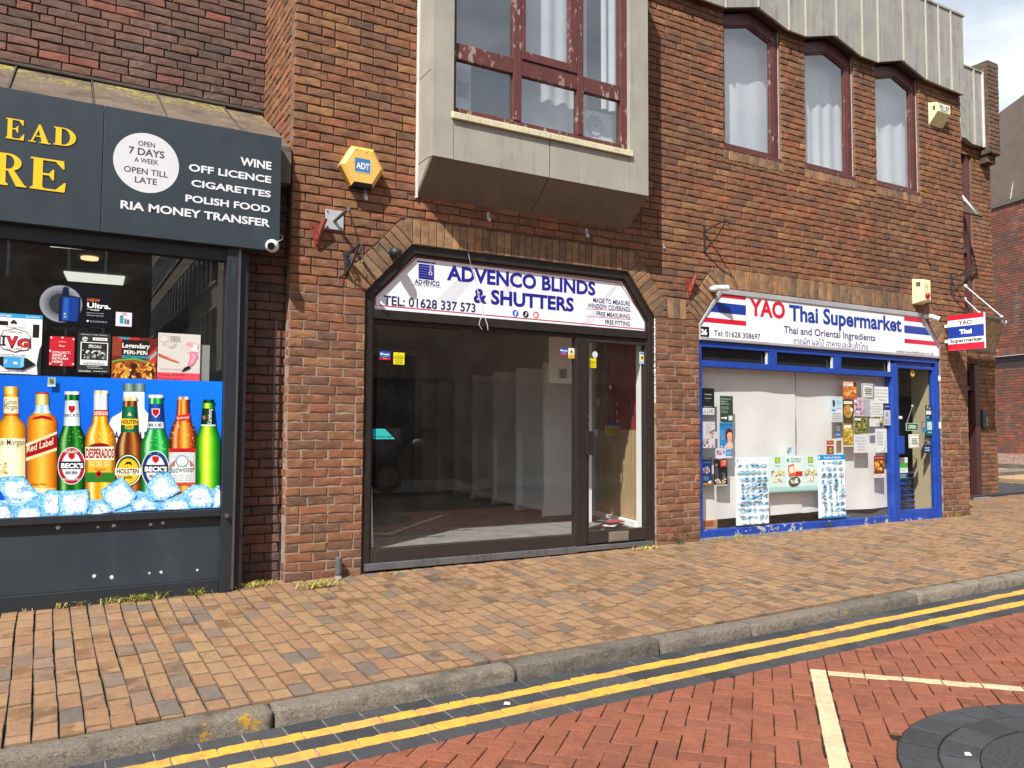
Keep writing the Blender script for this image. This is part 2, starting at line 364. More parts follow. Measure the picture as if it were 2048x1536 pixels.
# polygon clipping -------------------------------------------------
def half(poly, a, b, c):                       # keep a x + b y <= c
    out = []
    for i in range(len(poly)):
        p, q = poly[i], poly[(i+1) % len(poly)]
        dp, dq = a*p[0]+b*p[1]-c, a*q[0]+b*q[1]-c
        if dp <= 0: out.append(p)
        if (dp < 0 < dq) or (dq < 0 < dp):
            t = dp/(dp-dq); out.append((p[0]+(q[0]-p[0])*t, p[1]+(q[1]-p[1])*t))
    return out
def edges(cv):                                 # outward half planes of a ccw convex polygon
    if area(cv) < 0: cv = cv[::-1]
    r = []
    for i in range(len(cv)):
        p, q = cv[i], cv[(i+1) % len(cv)]
        a, b = q[1]-p[1], p[0]-q[0]; r.append((a, b, a*p[0]+b*p[1]))
    return r
def clip_in(poly, cv):
    for a, b, c in edges(cv):
        poly = half(poly, a, b, c)
        if len(poly) < 3: return []
    return poly
def subtract(polys, cv):
    x0 = min(p[0] for p in cv); x1 = max(p[0] for p in cv); y0 = min(p[1] for p in cv); y1 = max(p[1] for p in cv)
    E = edges(cv); out = []
    for poly in polys:
        if max(p[0] for p in poly) <= x0 or min(p[0] for p in poly) >= x1 or max(p[1] for p in poly) <= y0 or min(p[1] for p in poly) >= y1: out.append(poly); continue
        rest = poly
        for a, b, c in E:
            o = half(rest, -a, -b, -c)
            if len(o) > 2 and abs(area(o)) > 1e-6: out.append(o)
            rest = half(rest, a, b, c)
            if len(rest) < 3: break
    return out
# blocks ------------------------------------------------------------
def frame(O, U, V, N):
    O, U, V, N = Vector(O), Vector(U), Vector(V), Vector(N)
    return lambda u, v, d: O+U*u+V*v+N*d
def block(mb, poly, mp, depth, rough=.0025, inset=.005, seg=.06, mi=0, proud=0.0, tilt=0.0, arris=None):
    """one brick or paver: worn outline, rounded arris, slightly uneven face"""
    if area(poly) < 0: poly = poly[::-1]
    cx = sum(p[0] for p in poly)/len(poly); cy = sum(p[1] for p in poly)/len(poly)
    o = []
    for i in range(len(poly)):
        p, q = poly[i], poly[(i+1) % len(poly)]
        L = math.hypot(q[0]-p[0], q[1]-p[1])
        if L < 1e-4: continue
        k = max(1, int(round(L/seg))) if seg else 1
        for j in range(k): o.append((p[0]+(q[0]-p[0])*j/k, p[1]+(q[1]-p[1])*j/k))
    n = len(o)
    if n < 3: return
    R = random.uniform
    o = [(x+R(-rough, rough), y+R(-rough, rough)) for x, y in o]
    pr = proud+R(-rough, rough)*.8; tx, ty = R(-tilt, tilt), R(-tilt, tilt)
    rg = []
    for x, y in o:
        d = math.hypot(x-cx, y-cy) or 1; k = min(inset/d, .45)
        rg.append((x-(x-cx)*k, y-(y-cy)*k))
    D = lambda x, y: -pr+(x-cx)*tx+(y-cy)*ty
    v = [mp(x, y, depth) for x, y in o]+[mp(x, y, D(x, y)+inset*.7) for x, y in o]+[mp(x, y, D(x, y)+R(-rough, rough)*.4) for x, y in rg]+[mp(cx, cy, D(cx, cy)-rough*.5)]
    f = []; g = []
    for i in range(n):
        j = (i+1) % n
        f += [(i, j, j+n, i+n), (i+2*n, j+2*n, 3*n)]; g.append((i+n, j+n, j+2*n, i+2*n))
    mb.add(v, f, mi); k = len(mb.v)-len(v)
    mb.f += [tuple(a+k for a in q) for q in g]; mb.mi += [mi if arris is None else arris]*len(g)
def brickwork(mb, mp, u0, u1, v0, v1, excl=(), off=0., depth=.022, thick=.2, course=.075, rough=.0036, seg=.06, L=.225, rec=.014, base=0.0, thickf=None):
    i0 = int(math.floor((v0-base)/course)); i = i0
    while base+i*course < v1:
        a = base+i*course; lo = max(a+.0058, v0); hi = min(a+course-.0058, v1); i += 1
        if hi-lo < .015: continue
        u = u0-L*2+(off+(L/2 if i % 2 else 0)) % L
        while u < u1:
            w = L if random.random() < .85 else L*random.choice((.5, .75, 1))
            l = max(u+.005, u0); r = min(u+w-.005, u1); u += w
            if r-l < .02: continue
            ps = [[(l, lo), (r, lo), (r, hi), (l, hi)]]
            for e in excl: ps = subtract(ps, e)
            for p in ps:
                if abs(area(p)) > .0006: block(mb, p, mp, depth, rough, .005, seg, 0, random.uniform(-.0015, .002), .012)
    ps = [[(u0, v0), (u1, v0), (u1, v1), (u0, v1)]]
    for e in excl: ps = subtract(ps, e)
    for p in ps:
        if area(p) < 0: p = p[::-1]
        n = len(p); vs = [mp(x, y, rec) for x, y in p]+[mp(x, y, thick) for x, y in p]
        mb.add(vs, [tuple(range(n)), tuple(range(2*n-1, n-1, -1))]+[(k, k+n, (k+1) % n+n, (k+1) % n) for k in range(n)], 1)
# writing -----------------------------------------------------------
GLY = {}
def glyphs(s, bold=0.0):
    k = (s, bold)
    if k in GLY: return GLY[k]
    c = bpy.data.curves.new('t', 'FONT'); c.body = s; c.size = 1; c.offset = bold; c.resolution_u = 3; c.fill_mode = 'FRONT'
    o = bpy.data.objects.new('t', c); COL.objects.link(o)
    bpy.context.view_layer.update()
    me = bpy.data.meshes.new_from_object(o.evaluated_get(bpy.context.evaluated_depsgraph_get()))
    vs = [(v.co.x, v.co.y) for v in me.vertices]; fs = [tuple(p.vertices) for p in me.polygons]
    bpy.data.objects.remove(o); bpy.data.curves.remove(c); bpy.data.meshes.remove(me)
    GLY[k] = (vs, fs); return GLY[k]
class Print(MB):
    """flat printed sheet in a plane parallel to the facade: coloured layers 0.4 mm apart"""
    def __init__(s, Y, step=.0004): super().__init__(); s.Y = Y; s.k = 0; s.step = step
    def y(s): return s.Y-s.k*s.step
    def px(s, q): p = P(q[0], q[1], s.Y); return (p.x, p.z)
    def poly(s, pts, col, up=1):
        s.k += up
        if isinstance(col, str): col = lin(col)
        if area(pts) < 0: pts = pts[::-1]
        s.add([(x, s.y(), z) for x, z in pts], [tuple(range(len(pts)))], 0, col)
    def rect(s, x0, z0, x1, z1, col, up=1): s.poly([(x0, z0), (x1, z0), (x1, z1), (x0, z1)], col, up)
    def disc(s, x, z, r, col, rz=None, n=28, up=1):
        rz = rz or r; s.poly([(x+r*math.cos(2*math.pi*k/n), z+rz*math.sin(2*math.pi*k/n)) for k in range(n)], col, up)
    def pen(s, pts, w, col, up=1):
        s.k += up
        if isinstance(col, str): col = lin(col)
        for a, b in zip(pts, pts[1:]):
            L = math.hypot(b[0]-a[0], b[1]-a[1]) or 1; nx, nz = -(b[1]-a[1])/L*w/2, (b[0]-a[0])/L*w/2
            ex, ez = (b[0]-a[0])/L*w/2, (b[1]-a[1])/L*w/2
            q = [(a[0]-ex+nx, a[1]-ez+nz), (a[0]-ex-nx, a[1]-ez-nz), (b[0]+ex-nx, b[1]+ez-nz), (b[0]+ex+nx, b[1]+ez+nz)]
            if area(q) < 0: q = q[::-1]
            s.add([(x, s.y(), z) for x, z in q], [(0, 1, 2, 3)], 0, col); s.k += .05
    def text(s, t, x0, x1, z0, z1, col, bold=0.0, up=1, shear=0.0, arc=0.0):
        """fit the glyphs of t into x0..x1, baseline z0, capital height z1-z0 (z1 None: keep proportions)"""
        s.k += up
        if isinstance(col, str): col = lin(col)
        vs, fs = glyphs(t, bold); cap = max(v[1] for v in glyphs('H', bold)[0])
        a, b = min(v[0] for v in vs), max(v[0] for v in vs); sx = (x1-x0)/(b-a)
        sz = (z1-z0)/cap if z1 is not None else sx
        out = []
        for x, y in vs:
            X = x0+(x-a)*sx; Z = z0+y*sz; Z += (X-x0)*shear
            if arc: m = (x0+x1)/2; Z -= arc*((X-m)/((x1-x0)/2))**2
            out.append((X, s.y(), Z))
        s.add(out, fs, 0, col)
    def ptext(s, t, l, r, top, col, bold=0.0, up=1):     # baseline from l to r, capital height from a point above l (image measure)
        a, b, c = P(*l, s.Y), P(*r, s.Y), P(l[0], top, s.Y)
        z = (a.z+b.z)/2; s.text(t, a.x, b.x, z, z+(c.z-a.z), col, bold, up)
    def sheet(s, x0, z0, x1, z1, col, thick=.0008):
        s.k = 0; col = lin(col) if isinstance(col, str) else col
        n = len(s.v); s.box(x0, x1, s.Y, s.Y+thick, z0, z1); s.c[n:] = [col]*8
    def bars(s, x0, x1, z1, z0, n, col, frac=.45, just=.8):          # lines of print too small to read
        h = (z1-z0)/n
        for i in range(n):
            w = (x1-x0)*random.uniform(just, 1); m = (x0+x1)/2; zz = z1-h*(i+.5)
            x = m-w/2
            while x < m+w/2-.002:
                l = random.uniform(.008, .022)*max(.5, (x1-x0)/.15); e = min(x+l, m+w/2)
                s.rect(x, zz-h*frac/2, e, zz+h*frac/2, col, .02); x = e+.004
        s.k += 1
    def blobs(s, x0, x1, z0, z1, cols, n, r0, r1):
        for i in range(n):
            c = lin(random.choice(cols)); f = random.uniform(.75, 1.2); c = tuple(min(1, k*f) for k in c)
            r = random.uniform(r0, r1); x = random.uniform(x0+r, x1-r) if x1-x0 > 2*r else (x0+x1)/2; z = random.uniform(z0+r, z1-r) if z1-z0 > 2*r else (z0+z1)/2
            a = random.uniform(0, 3.14); e = random.uniform(.3, .9); ca, sa = math.cos(a), math.sin(a)
            q = [(r*math.cos(t*.785), r*e*math.sin(t*.785)) for t in range(8)]
            q = [(x+u*ca-w*sa, z+u*sa+w*ca) for u, w in q]
            q = [(min(max(u, x0), x1), min(max(w, z0), z1)) for u, w in q]
            s.poly(q, c, .03)
        s.k += 1
# ================================================================== GROUND
FALL = .036
def pz(x, y): return gz(x)+FALL*min(y, 0)      # the pavement falls towards the kerb
YK = lambda x: -2.436+.012*x                       # back edge of the kerb
GR = MB(); GR.box(-400, 600, -400, 600, -1.2, -.6); obj('ground', GR, plain('far_ground', (.16, .14, .12), .95), kind='structure')
bed = MB(); bed.add([(-6, -2.55, pz(-6, -2.55)-.016), (34, -2.07, pz(34, -2.07)-.016), (34, 0, gz(34)-.016), (34, 4.5, gz(34)-.016), (-6, 4.5, gz(-6)-.016), (-6, 0, gz(-6)-.016)], [(0, 1, 2, 5), (5, 2, 3, 4)])
obj('pavement_bed', bed, SOIL, kind='structure')
pv = MB(); px0 = -4.2
col = 0; x = px0
while x < 17:
    w = .1012+random.uniform(-.0015, .0015)
    ph = random.uniform(0, 6); off = random.uniform(0, .2); y = YK(x)
    y = -2.7-off; drift = lambda yy: .012*math.sin(yy*1.6+x*.55)+.006*math.sin(yy*4+ph)*.4
    ymax = 3.8 if x > 9.4 else .35
    mpv = lambda u, v, d: Vector((u+drift(v)+.01*math.sin(u*.35), v, pz(u, v)-d+.003*math.sin(u*1.9+v*2.3)))
    while y < ymax:
        L = .203; lo = max(y, YK(x)+.004); hi = min(y+L-random.uniform(.007, .011), ymax)
        if hi-lo > .025:
            j = random.uniform(.0045, .0085) if x < 9 else .005
            block(pv, [(x+j*.6, lo+.001), (x+w-j*.4, lo+.001), (x+w-j*.4, hi), (x+j*.6, hi)], mpv, .03, .0016, .0042, .11 if x < 6 else 0, 0, random.uniform(-.0018, .0018), .016, 1)
        y += L
    x += w
obj('pavement', pv, [PAVER, plain('dirty_paver_edge', (.105, .075, .048), .95, 0, .45, 30)], smooth=False, kind='structure')
far = MB(); far.add([(17, -2.23, pz(17, -2.2)), (34, -2.03, pz(34, -2.)), (34, 0, gz(34)), (34, 4.4, gz(34)), (17, 4.4, gz(17)), (17, 0, gz(17))], [(0, 1, 2, 5), (5, 2, 3, 4)])
obj('pavement_far', far, plain('far_paving', (.36, .225, .13), .9, 0, .3, 9), kind='structure')
# kerb stones
kb = MB(); n = 0; seams = [-4.4, -3.4, -2.1, -.68, .65, 1.69, 2.49, 3.40, 4.33]
while seams[-1] < 12: seams.append(seams[-1]+.93)
seams += [14, 18, 24, 30]
for x, xn in zip(seams, seams[1:]):
    L = xn-x; a, b = x+.006, x+L-.006; nx = 46 if x < 7 else 8; jz = random.uniform(-.004, .004)-.002; jy = random.uniform(-.004, .004)
    prof = [(0, -.05), (0, -.004), (.012, .0), (.05, .001), (.09, .0), (.116, -.003), (.129, -.010), (.135, -.022), (.139, -.050), (.142, -.070), (.144, -.092), (.146, -.16)]
    vs = []; m = len(prof)
    for i in range(nx+1):
        X = a+(b-a)*i/nx; e = min(i, nx-i); sh = .012*max(0, 1-e/1.0) if e < 1 else 0
        wob = .006*math.sin(X*5.3+n)+.004*math.sin(X*13+n*2)
        for k, (d, z) in enumerate(prof):
            r = (.0022 if k < 7 else .0042) if k > 1 else 0; wg = min(1, max(0, (k-2)/5))
            vs.append((X, YK(X)+jy-d+sh*wg-wob*wg+random.uniform(-r, r), pz(X, YK(X)-.07)+jz+z*.86-sh*.5*(1-.5*wg)+random.uniform(-r, r)*.8))
    fs = [(i*m+k, i*m+k+1, (i+1)*m+k+1, (i+1)*m+k) for i in range(nx) for k in range(m-1)]
    fs += [tuple(range(m-1, -1, -1)), tuple(range(nx*m, nx*m+m))]
    kb.add(vs, fs); n += 1
obj('kerb', kb, GRAN, smooth=True, kind='structure')
# channel blocks, double yellow lines
ZR = -.168
rp = lambda u, v, d: Vector((u, v+.012*u, gz(u)+ZR-d))
rb = MB(); rb.add([(-5, -9.5, gz(-5)+ZR-.014), (30, -9.0, gz(30)+ZR-.014), (30, -2.1, gz(30)+ZR-.014), (-5, -2.5, gz(-5)+ZR-.014)], [(0, 1, 2, 3)])
rb.add([(-60, -60, -.5), (90, -60, -.5), (90, -9, -.22), (-60, -9.6, -.24)], [(0, 1, 2, 3)], 1)
obj('road_bed', rb, [SOIL, ASPH], kind='structure')
rows = [(-2.588, -2.700, 0), (-2.705, -2.788, 1), (-2.792, -2.916, 0), (-2.920, -3.012, 1), (-3.016, -3.128, 0)]
ch = MB(); yl = MB()
for k, (t, b, c) in enumerate(rows):
    x = -4.2+(k % 2)*.06
    while x < 26:
        L = .187 if x < 12 else .374
        block(yl if c else ch, [(x+.004, b), (x+L-.003, b), (x+L-.003, t), (x+.004, t)], rp, .03, .0018 if c == 0 else .0035, .004, .035 if x < 4 else 0, 0, .001*c, .004)
        x += L
ch.add([tuple(rp(u, v, .0055)) for u, v in ((-4.2, -3.128), (26, -3.128), (26, -2.588), (-4.2, -2.588))], [(0, 1, 2, 3)], 1)
obj('road_channel_blocks', ch, [DARKB, plain('pale_joint', (.22, .205, .18), .95, 0, .4, 30)], kind='structure'); obj('double_yellow_lines', yl, YELB, kind='structure')
# red herringbone road with cream bay marking, dark ring and asphalt
A47 = math.radians(47.0); OU = (2.213, -3.297)
gu, gv = (math.cos(A47), -math.sin(A47)), (math.sin(A47), math.cos(A47))
hp = lambda u, v, d: Vector((OU[0]+gu[0]*u+gv[0]*v, OU[1]+gu[1]*u+gv[1]*v, gz(OU[0]+gu[0]*u+gv[0]*v)+ZR-d))
def uv(x, y): dx, dy = x-OU[0], y-OU[1]; return (dx*gu[0]+dy*gu[1], dx*gv[0]+dy*gv[1])
RC = (2.17, -5.04); RO, RI = 1.0, .69
ring = lambda r, n=36: [uv(RC[0]+r*math.cos(2*math.pi*k/n), RC[1]+r*math.sin(2*math.pi*k/n)) for k in range(n)]
east = [uv(RC[0], RC[1]+RO), uv(RC[0], -9), uv(9, -9), uv(9, RC[1]+RO-2.2), uv(3.2, RC[1]+RO-.32)]
top = [uv(-7, -3.133-.084), uv(14, -3.133+.168), uv(14, -9), uv(-7, -9)]
lines = [[(-.045, -1.95), (.045, -1.95), (.045, .045), (-.045, .045)], [(.05, -.042), (2.3, -.042), (2.3, .042), (.05, .042)]]
hb = MB(); WB = .1005
for i in range(-75, 90):
    for j in range(-75, 60):
        t = (i-j) % 4
        if t == 0: q = (i*WB, j*WB, (i+2)*WB, (j+1)*WB)
        elif t == 2: q = (i*WB, (j-1)*WB, (i+1)*WB, (j+1)*WB)
        else: continue
        du, dv = -.0505, -.0505
        a = (q[0]+du+.0026, q[1]+dv+.0026, q[2]+du-.0026, q[3]+dv-.0026)
        c = hp((a[0]+a[2])/2, (a[1]+a[3])/2, 0)
        if not (-3.2 < c.x < 11 and -5.6+.02*c.x < c.y < -2.75): continue
        p = clip_in([(a[0], a[1]), (a[2], a[1]), (a[2], a[3]), (a[0], a[3])], top)
        if len(p) < 3: continue
        ps = [p]
        for e in lines: ps = subtract(ps, e)
        if (c.x-RC[0])**2+(c.y-RC[1])**2 < 1.6:
            dx, dy = (c.x-RC[0]), (c.y-RC[1]); dl = math.hypot(dx, dy)
            if dl < RO-.04: continue
            ex, ey = dx/dl, dy/dl; tp = (RC[0]+ex*(RO+.006)-OU[0], RC[1]+ey*(RO+.006)-OU[1]); nu, nv = ex*gu[0]+ey*gu[1], ex*gv[0]+ey*gv[1]; cc = tp[0]*ex+tp[1]*ey
            ps = [half(p_, -nu, -nv, -cc) for p_ in ps]; ps = [p_ for p_ in ps if len(p_) > 2]
        for p in ps:
            if abs(area(p)) > .0007: block(hb, p, hp, .03, .0016, .004, .07 if c.x < 3.5 else 0, 0, random.uniform(-.001, .0015), .008)
obj('road', hb, ROADB, kind='structure')
pl = MB()
v = .045
while v > -1.9: block(pl, [(-.042, v-.196), (.042, v-.196), (.042, v-.003), (-.042, v-.003)], hp, .03, .0015, .004, .06, 0, .001, .004); v -= .199
u = .052
while u < 2.2: block(pl, [(u, -.039), (u+.19, -.039), (u+.19, .039), (u, .039)], hp, .03, .0015, .004, .06, 0, .001, .004); u += .196
obj('parking_bay_line', pl, PALEB, kind='structure')
dr = MB(); fl = lambda u, v, d: Vector((u, v, gz(u)+ZR-d))
for r0, r1 in ((RI, RI+.15), (RI+.156, RO)):
    n = int(2*math.pi*r1/.2)
    for k in range(n):
        a0, a1 = 2*math.pi*k/n+.006+r0, 2*math.pi*(k+1)/n-.006+r0
        q = [(RC[0]+r*math.cos(a), RC[1]+r*math.sin(a)) for r, a in ((r0, a0), (r1, a0), (r1, (a0+a1)/2), (r1, a1), (r0, a1), (r0, (a0+a1)/2))]
        block(dr, q, fl, .03, .0022, .005, .07, 0, .002, .01)
obj('road_island_edge', dr, DARKB, kind='structure')
asp = MB(); asp.add([(RC[0]+(RI-.004)*math.cos(2*math.pi*k/40), RC[1]+(RI-.004)*math.sin(2*math.pi*k/40), gz(2)+ZR-.003) for k in range(40)], [tuple(range(40))])
obj('road_island', asp, ASPH, kind='structure')

# ================================================================== MAIN BUILDING
FP = frame((0, 0, 0), (1, 0, 0), (0, 0, 1), (0, 1, 0))
bld = thing('brick_building', 'orange brown rustic brick building with projecting bay and grey metal roof edge above two shops', 'building', (4.6, 0, 0))
S1 = [(.635, -.3), (3.79, -.3), (3.79, 2.385), (3.435, 2.84), (1.06, 2.84), (.635, 2.385)]
S2 = [(4.39, -.3), (8.69, -.3), (8.69, 2.385), (8.30, 2.79), (4.70, 2.79), (4.39, 2.385)]
BW = .222
def band_outer(o, bw=BW):
    pts = o[2:]                                       # right spring, right top, left top, left spring
    out = []
    n = [None]*3
    for i in range(3):
        p, q = pts[i], pts[i+1]; L = math.hypot(q[0]-p[0], q[1]-p[1]); n[i] = ((q[1]-p[1])/L, -(q[0]-p[0])/L)
    def meet(i, j):
        a, b = pts[i], n[i]; c, d = pts[j], n[j]
        k1 = b[0]*a[0]+b[1]*a[1]+bw; k2 = d[0]*c[0]+d[1]*c[1]+bw; D = b[0]*d[1]-b[1]*d[0]
        return ((k1*d[1]-k2*b[1])/D, (b[0]*k2-d[0]*k1)/D)
    a = pts[0]; f = pts[3]
    return [(a[0]+n[0][0]*bw, a[1]+n[0][1]*bw), meet(0, 1), meet(1, 2), (f[0]+n[2][0]*bw, f[1]+n[2][1]*bw)], n
excl = []; arch = MB()
sold = [(.47, .632, 2.395, 2.615)]
for o in (S1, S2):
    out, n = band_outer(o)
    excl.append([o[0], o[1], o[2], o[5]])
    excl.append([o[5], o[2], out[0], out[1], out[2], out[3]])
    ins = [o[2], o[3], o[4], o[5]]
    for i in range(3):
        p, q = ins[i], ins[i+1]; L = math.hypot(q[0]-p[0], q[1]-p[1]); d = ((q[0]-p[0])/L, (q[1]-p[1])/L)
        cell = [p, q, out[i+1], out[i]]
        k = max(1, round((L+.0)/.076)); k0 = -int(.12/(L/k))
        for j in range(k0-2, k-k0+2):
            s0, s1 = j*L/k+.004, (j+1)*L/k-.004
            r = [(p[0]+d[0]*s0, p[1]+d[1]*s0), (p[0]+d[0]*s1, p[1]+d[1]*s1), (p[0]+d[0]*s1+n[i][0]*(BW-.005), p[1]+d[1]*s1+n[i][1]*(BW-.005)), (p[0]+d[0]*s0+n[i][0]*(BW-.005), p[1]+d[1]*s0+n[i][1]*(BW-.005))]
            r = clip_in(r, cell)
            if len(r) > 2 and abs(area(r)) > .0009: block(arch, r, FP, .024, .002, .004, .07, 0, random.uniform(-.001, .002), .01)
        arch.add([(x, .0095, z) for x, z in cell], [(0, 1, 2, 3) if area(cell) > 0 else (3, 2, 1, 0)], 1)
x = .47
for a, b in ((.47, .628), (3.955, 4.215), (8.86, 9.0)):
    k = round((b-a)/.078); excl.append([(a, 2.395), (b, 2.395), (b, 2.62), (a, 2.62)])
    for j in range(k):
        s0 = a+(b-a)*j/k+.004; s1 = a+(b-a)*(j+1)/k-.004
        block(arch, [(s0, 2.40), (s1, 2.40), (s1, 2.612), (s0, 2.612)], FP, .024, .002, .004, .07, 0, 0, .01)
    arch.add([(a, .0095, 2.395), (b, .0095, 2.395), (b, .0095, 2.62), (a, .0095, 2.62)], [(0, 1, 2, 3)], 1)
WIN = [(4.79, 5.70), (6.115, 7.02), (7.44, 8.34)]; WZ0, WZS, WZP = 4.36, 5.925, 6.07
sills = MB()
for a, b in WIN:
    excl.append([(a, WZ0), (b, WZ0), (b, 6.1), (a, 6.1)])
    excl.append([(a-.02, WZ0-.115), (b+.03, WZ0-.115), (b+.03, WZ0), (a-.02, WZ0)])
    k = 12
    for j in range(k):
        s0 = a-.02+(b-a+.05)*j/k+.003; s1 = a-.02+(b-a+.05)*(j+1)/k-.003
        block(sills, [(s0, WZ0-.112), (s1, WZ0-.112), (s1, WZ0-.004), (s0, WZ0-.004)], FP, .05, .0018, .004, .06, 0, .003, .01)
    sills.box(a-.02, b+.03, .0095, .12, WZ0-.115, WZ0-.01, 1)
excl.append([(1.13, 3.285), (3.39, 3.285), (3.39, 6.2), (1.13, 6.2)])
fw_ = MB(); brickwork(fw_, FP, 0, 9.30, -.15, 2.4, excl, .1125, thick=.115, rec=.006); brickwork(fw_, FP, 0, 9.30, 2.4, 6.02, excl, .1125, thick=.115)
# left return that faces the camera, above the lean-to, and the corner below
LP = frame((0, 0, 0), (0, -1, 0), (0, 0, 1), (1, 0, 0))
brickwork(fw_, LP, -1.12, -.012, -.15, 6.02, (), 0.0, depth=.022, thick=.115)
# right return, unseen from the street corner
fw_.box(9.18, 9.298, .116, 1.39, -.15, 6.0, 1)
obj('wall', fw_, [BR_MAIN, MORT], bld, smooth=False)
obj('brick_arch', arch, [BR_SOLD, MORT], bld)
obj('window_sill_bricks', sills, [BR_SOLD, MORT], bld)
# recessed end of the building at the far right
EY = 1.40
EP = frame((0, EY, 0), (1, 0, 0), (0, 0, 1), (0, 1, 0))
EX0, EX1 = 9.30, 12.50
ew = MB()
brickwork(ew, EP, EX0, EX1, -.1, 6.6, [[(10.6, -.2), (11.95, -.2), (11.95, 2.35), (10.6, 2.35)], [(11.2, 2.9), (11.93, 2.9), (11.93, 5.95), (11.2, 5.95)]], .05, seg=0, thick=.115)
RP = frame((EX1, EY, 0), (0, 1, 0), (0, 0, 1), (-1, 0, 0))
ew.box(EX1-.115, EX1-.012, EY+.116, EY+5, -.1, 6.0, 1)
obj('recessed_wall', ew, [BR_MAIN, MORT], bld)
BR_MOSS = brick_mat('mossy_brick', [(0, (.16, .10, .068)), (.4, (.22, .125, .078)), (.7, (.13, .10, .068)), (1, (.25, .125, .075))], .6, 1, .8)
pw = MB(); PQ0, PQ1, PZ0, PZ1 = P(1980, 300, 1.2).x, P(2001, 300, 1.2).x, P(1990, 308, 1.2).z, P(1990, 130, 1.2).z
brickwork(pw, frame((0, 1.2, 0), (1, 0, 0), (0, 0, 1), (0, 1, 0)), PQ0, PQ1, PZ0, PZ1, (), .0, seg=0, thick=.3)
brickwork(pw, frame((PQ0, 0, 0), (0, -1, 0), (0, 0, 1), (1, 0, 0)), -1.42, -1.212, PZ0, PZ1, (), .0, seg=0, thick=.11)
brickwork(pw, frame((0, 1.27, 0), (1, 0, 0), (0, 0, 1), (0, 1, 0)), PQ0+.03, PQ1-.03, PZ0-.14, PZ0, (), .0, seg=0, thick=.18)
pw.box(PQ0+.005, PQ1-.005, 1.205, 2.2, PZ1, PZ1+.04, 2)
pw.box(PQ0+.012, PQ1-.012, 1.44, 3.5, PZ0, PZ1, 1)
obj('party_wall_end', pw, [BR_MOSS, MORT_D, plain('mossy_coping', (.10, .095, .06), .95, 0, .5, 16, .8, .1)], bld)

# metal roof edge with gabled notches over the windows
CLAD = stained('grey_cladding', '#97948b', '#5b564c', .5, .0, (12, 12, .8), .46, .66, .75)
CLADB = stained('cream_cladding', '#9c978b', '#5d5848', .55, .0, (20, 20, 1.3), .52, .74, .5)
SEAM = plain('seam_metal', '#aaa699', .5, 0, .1)
FY = -.085
bot = [(-.0, 5.93)]
for (a, b) in WIN: bot += [(a-.06, 5.93), ((a+b)/2, 6.075), (b+.045, 5.93)]
bot += [(9.26, 5.90)]
clad = MB()
for (xa, za), (xb, zb) in zip(bot, bot[1:]):
    clad.hexa([(xa, FY, za), (xb, FY, zb), (xb, FY, 7.02), (xa, FY, 7.02)], [(xa, FY+.03, za), (xb, FY+.03, zb), (xb, FY+.03, 7.02), (xa, FY+.03, 7.02)])
    clad.hexa([(xa, FY+.03, za+.012), (xb, FY+.03, zb+.012), (xb, FY+.03, zb+.03), (xa, FY+.03, za+.03)], [(xa, .1, za+.012), (xb, .1, zb+.012), (xb, .1, zb+.03), (xa, .1, za+.03)], 1)
roof = obj('metal_roof_edge', clad, [CLAD, plain('soffit_board', '#3a2a2a', .7)], bld)
rc = MB(); rc.box(-.02, 9.285, FY-.015, 2.0, 7.022, 7.05); rc.box(-.0, 9.26, .15, .2, 5.98, 7.02)
rc.box(9.20, 9.26, FY+.032, 2.0, 5.92, 7.02)
obj('roof_capping', rc, CLAD, roof)
for xs in (.6, 1.2, 1.8, 2.4, 3.0, 3.6, 4.2, 4.735, 5.243, 5.745, 6.03, 6.585, 7.07, 7.38, 7.90, 8.39, 8.67, 8.955):
    z = 5.93
    for (xa, za), (xb, zb) in zip(bot, bot[1:]):
        if xa <= xs <= xb: z = za+(zb-za)*(xs-xa)/(xb-xa)
    sm = MB(); sm.box(xs-.011, xs+.011, FY-.022, FY-.0005, z-.012, 7.02); obj('standing_seam', sm, SEAM, roof, bevel=.004)
q0, q1, q2, q3 = P(1932, 276, 1.3), P(1944, 285, 1.3), P(1983, 299, 1.3), P(1978, 152, 1.3); ZC = q3.z; ZL = q2.z
c2 = MB()
for (xa, za), (xb, zb) in (((10.9, q0.z), (q0.x, q0.z)), ((q0.x, q0.z), (q1.x, ZL)), ((q1.x, ZL), (PQ0-.004, ZL))): c2.hexa([(xa, 1.30, za), (xb, 1.30, zb), (xb, 1.30, ZC), (xa, 1.30, ZC)], [(xa, 1.385, za), (xb, 1.385, zb), (xb, 1.385, ZC), (xa, 1.385, ZC)])
r2 = obj('metal_roof_edge', c2, CLAD, bld)
for xs in (11.45, 11.88): s_ = MB(); s_.box(xs-.012, xs+.012, 1.278, 1.2995, ZL-.01, ZC); obj('standing_seam', s_, SEAM, r2)
s_ = MB(); s_.box(PQ0-.03, PQ0-.004, 1.27, 1.2995, ZL-.01, ZC+.01); obj('lead_flashing', s_, plain('white_flashing', (.6, .6, .58), .6), r2)
s_ = MB(); s_.box(10.9, PQ0-.004, 1.28, 1.9, ZC+.001, ZC+.025); obj('roof_capping', s_, CLAD, r2)
rr = MB(); rr.hexa([(9.27, .6, 7.0), (9.27, 2.4, 7.0), (9.75, 2.4, 6.9), (9.75, .6, 6.9)], [(8.6, .6, 7.7), (8.6, 2.4, 7.7), (8.7, 2.4, 7.75), (8.7, .6, 7.75)])
obj('roof_slope', rr, plain('mossy_tile', (.10, .09, .06), .95, 0, .5, 16, .8), bld)
